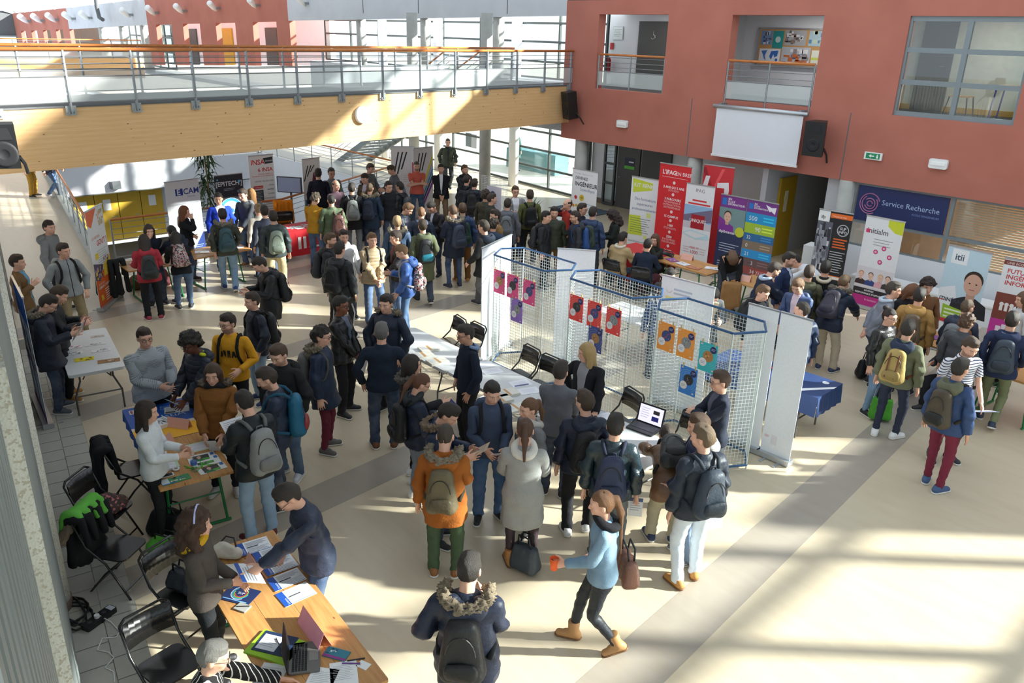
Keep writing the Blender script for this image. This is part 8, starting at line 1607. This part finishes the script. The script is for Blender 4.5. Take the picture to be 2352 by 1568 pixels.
tote('lime green shopping bag held behind the khaki-jacketed man', (*fl(2018, 965), 0), 30, .36, .14, .42, (84, 164, 56), 'cloth', name='shopping_bag'); tote('black shoulder bag hanging beside the leather-jacketed woman', (*fl(1990, 868), 0), 40, .42, .18, .36, (34, 34, 38), name='shoulder_bag'); tote('dark handbag on the seat of the glossy chair', (-6.6, 2.02, .457), 20, .34, .16, .24, (44, 50, 60), 'leather'); tote('brown patterned bag on the seat of the chair by the left wall', (-8.47, 1.94, .457), 30, .3, .2, .18, (92, 72, 62), 'floral', handles=False, name='soft_bag'); tote('black suitcase-like bag under the pine table\'s near end', (*fl(395, 1222), 0), 30, .5, .26, .3, (36, 37, 40), handles=True, name='travel_bag'); tote('red and grey rucksack on the floor by the left tables', (*fl(372, 655), 0), 20, .34, .22, .4, (120, 60, 70), handles=True, name='rucksack'); tote('wicker-brown bag under the left tables', (*fl(318, 660), 0), 0, .4, .25, .26, (110, 78, 54), 'cloth', handles=False, name='basket_bag'); tote('navy bag on the floor by the bending woman', (*fl(1640, 680), 0), 15, .45, .2, .25, (44, 50, 70), handles=True, name='floor_bag')
def hung_coat(label, loc, rz, col, w_=.46, h=.62, mat='cloth', fur=None, name='coat'):
    """garment hanging over a chair back, both sides"""
    r = empty(name, loc, R_(rz)); tag(r, label, 'coat'); v, f = fm(lambda F: [F.cap((x*w_, -.07-.02*abs(x), -.02), (x*w_*1.1, -.12, -h+.1*abs(x*2)), .045, .06, .04) for x in (-.42, -.2, 0, .2, .42)]+[F.cap((x*w_, .05, -.02), (x*w_, .08, -h*.45), .035, .04, .04) for x in (-.4, -.15, .15, .4)]+[F.cap((-w_*.42, -.02, .0), (w_*.42, -.02, .0), .045, .045, .04)], (-w_*.8, -.26, -h-.1), (w_*.8, .2, .1), .014, 900); v = v+normals(v, f)*(noise3(v, 30, 4)*.01)[:, None]; put_mesh('cloth_body', v, f, mat, r, v, srgb(*col))
    if fur: v2, f2 = fm(lambda F: [F.cap((w_*.35+.03*i, -.05-.02*i, -.02-.05*i), (w_*.35+.03*(i+1), -.05-.02*(i+1), -.07-.05*i), .045, .045, .01) for i in range(4)], (-.1, -.3, -.4), (w_*.9, .1, .1), .01, 700); v2 = v2+normals(v2, f2)*((noise3(v2, 160, 4)+noise3(v2, 330, 6))*.01)[:, None]; put_mesh('fur_trim', v2, f2, 'fur', r, v2, srgb(*fur))
    return r
c60 = lambda x, y, rz: (x+math.sin(R_(rz))*.27, y-math.cos(R_(rz))*.27, .86)
hung_coat('long black coat hanging on the chair by the blue cloth', c60(-9.22, 2.44, -9), -9, (26, 26, 30), .42, .72); hung_coat('black coat with fur trim hanging on the green-draped chair', c60(-7.7, 1.78, -54), -54, (28, 28, 32), .44, .62, fur=(150, 116, 80)); q = c60(-7.7, 1.78, -54); hung_coat('bright green cloth bag draped over the chair back', (q[0]-.03, q[1]-.02, .9), -54, (110, 196, 80), .40, .30, name='shopping_bag')['category'] = 'bag'
o = hung_coat('bright orange jacket hung over a chair by the red-draped table', (*fl(655, 545), 1.0), 70, (240, 140, 30), .5, .6, name='jacket'); o['category'] = 'jacket'; chair('black chair under the orange jacket by the stairwell', *fl(655, 552), 70)
hung_coat('dark coats heaped at the end of the left tables', (-17.3, 4.75, .85), 80, (44, 46, 48), .6, .7); p_ = (BENDW.hR+BENDW.hL)/2; o = hung_coat('camel coat held by the bending woman', (p_.x, p_.y, p_.z+.05), 40, (160, 118, 72), .36, .5)
# green crumpled bag on the floor, power strip, cables
tote('crumpled green shopping bag on the floor behind the curly-haired woman', (*fl(385, 1268), 0), 30, .42, .2, .2, (100, 190, 70), 'cloth', name='shopping_bag')
r = empty('power_strip', (*fl(229, 1425), 0), R_(24)); tag(r, 'black multi-socket power strip on the floor', 'power strip'); MB().rbox(-.055, .055, -.17, .17, 0, .055, .02).build('housing', 'black_plastic', r); MB().box(-.04, .04, .11, .16, .055, .06).build('switch_plate', paint((190, 196, 205)), r); MB().lathe([(.025, .055), (.025, .085)], 12, Matrix.Translation((0, -.02, 0))).build('white_plug', 'white_plastic', r)
for q in (.06, -.1): MB().lathe([(.022, .055), (.022, .058)], 12, Matrix.Translation((0, q, 0))).build('socket', M('socket', (60, 60, 64), .6), r)
c0 = np.array(fl(170, 1412)); m = MB(); pts = []
for i in range(90): a = i*.42; rr0 = .17+.05*math.sin(i*.7); pts.append((c0[0]+rr0*1.3*math.cos(a)+.03*math.sin(i*.31), c0[1]+rr0*.7*math.sin(a), .012+.0006*i))
e_ = fl(222, 1418); pts += [(c0[0]+.3, c0[1]+.02, .03), (e_[0]-.05, e_[1], .02)]; tag(m.tube(pts, .009, 6).build('extension_cable', 'black_plastic', None, True), 'coiled black extension cable at the foot of the concrete column', 'cable')
wp = [(229, 1424), (255, 1430), (275, 1452), (268, 1465), (235, 1468), (224, 1495), (250, 1500), (262, 1512), (242, 1535), (262, 1545), (264, 1568)]; tag(MB().tube([(*fl(*q), .012 if i else .06) for i, q in enumerate(wp)], .006, 6).build('charging_cable', 'white_plastic', None, True), 'thin white cable curling from the power strip', 'cable')
# hair band and bracelet details
r = MB(); P_h, R_h = CURLY.P['head']; J0 = joints(0)['head']
r.tube([CURLY.s*((R_h @ (np.array((.118*math.cos(a), .012, 1.675+.128*math.sin(a)))-J0)*HEADS)+P_h) for a in np.linspace(.35, math.pi-.35, 15)], .008, 5); r.build('hair_band', paint((190, 195, 240)), CURLY.o)
# notices outside the glass
for i, (x, y) in enumerate(((1066, 322), (1080, 325))): q = on_y(x, y, 21.55); o = MB().box(-.22, .22, -.004, .004, -.28, .28).build('window_notice', paint((120, 130, 140) if i == 0 else (190, 195, 205))); o.location = (q[0], 20.95+(-18.9-q[0])*.1154-.03, q[2]); o.rotation_euler = (0, 0, R_(-6.6)); tag(o, ['dark poster stuck on the far glass front', 'pale poster stuck beside the dark one on the glass'][i], 'poster')
# far-off figures outside
FR('person in teal coat standing outside the far glass', pos=(-25.3, 23.4, -.08), face=150, top='coat', tm='cloth', tc=(70, 110, 106), lc=(90, 96, 104), hair='medium', hc=DB, h=1.72, z=-.08, group='people outside the glass')
FR('person in pale grey coat outside at the counter', pos=(-23.2, 25.4, -.08), face=10, top='parka', tm='cloth', tc=(150, 158, 158), lc=(70, 74, 80), hair='short', hc=DB, h=1.76, z=-.08, group='people outside the glass')
FR('person in dark jacket outside at the counter', pos=(-22.0, 25.3, -.08), face=5, top='jacket', tm='cloth', tc=(70, 78, 80), lc=(70, 74, 80), hair='short', hc=DB, h=1.78, z=-.08, group='people outside the glass')
FR('person walking outside behind the narrow glass pane', pos=(-20.6, 24.2, -.08), face=100, top='jacket', tc=(110, 130, 140), lc=(70, 90, 110), pose='walk', hair='short', hc=DB, h=1.76, z=-.08, group='people outside the glass')

# classroom ceiling lamp, plus two fill lamps added to brighten the upper gallery
t = NT('lamp_glow'); t.base((.9, .9, .88)); t.b.inputs['Emission Color'].default_value = (1, .97, .92, 1); t.b.inputs['Emission Strength'].default_value = 26.0; MATS['lamp_glow'] = t.done(.5)
for lab, x, y, w_ in (('added fill lamp in the gallery behind the opening beside the footbridge', -15.4, 19.9, .5), ('added fill lamp in the gallery behind the opening above the screen', -11.0, 19.9, .5), ('ceiling lamp inside the classroom behind the red wall window', -6.6, 19.8, .35)):
    r = empty('ceiling_or_fill_lamp', (x, y, 6.06)); tag(r, lab, 'lamp'); MB().box(-w_, w_, -.12, .12, .01, .09).build('housing', 'white_plastic', r); MB().box(-w_+.02, w_-.02, -.1, .1, 0, .01).build('diffuser', 'lamp_glow', r)
bpy.data.scenes.remove(WS)
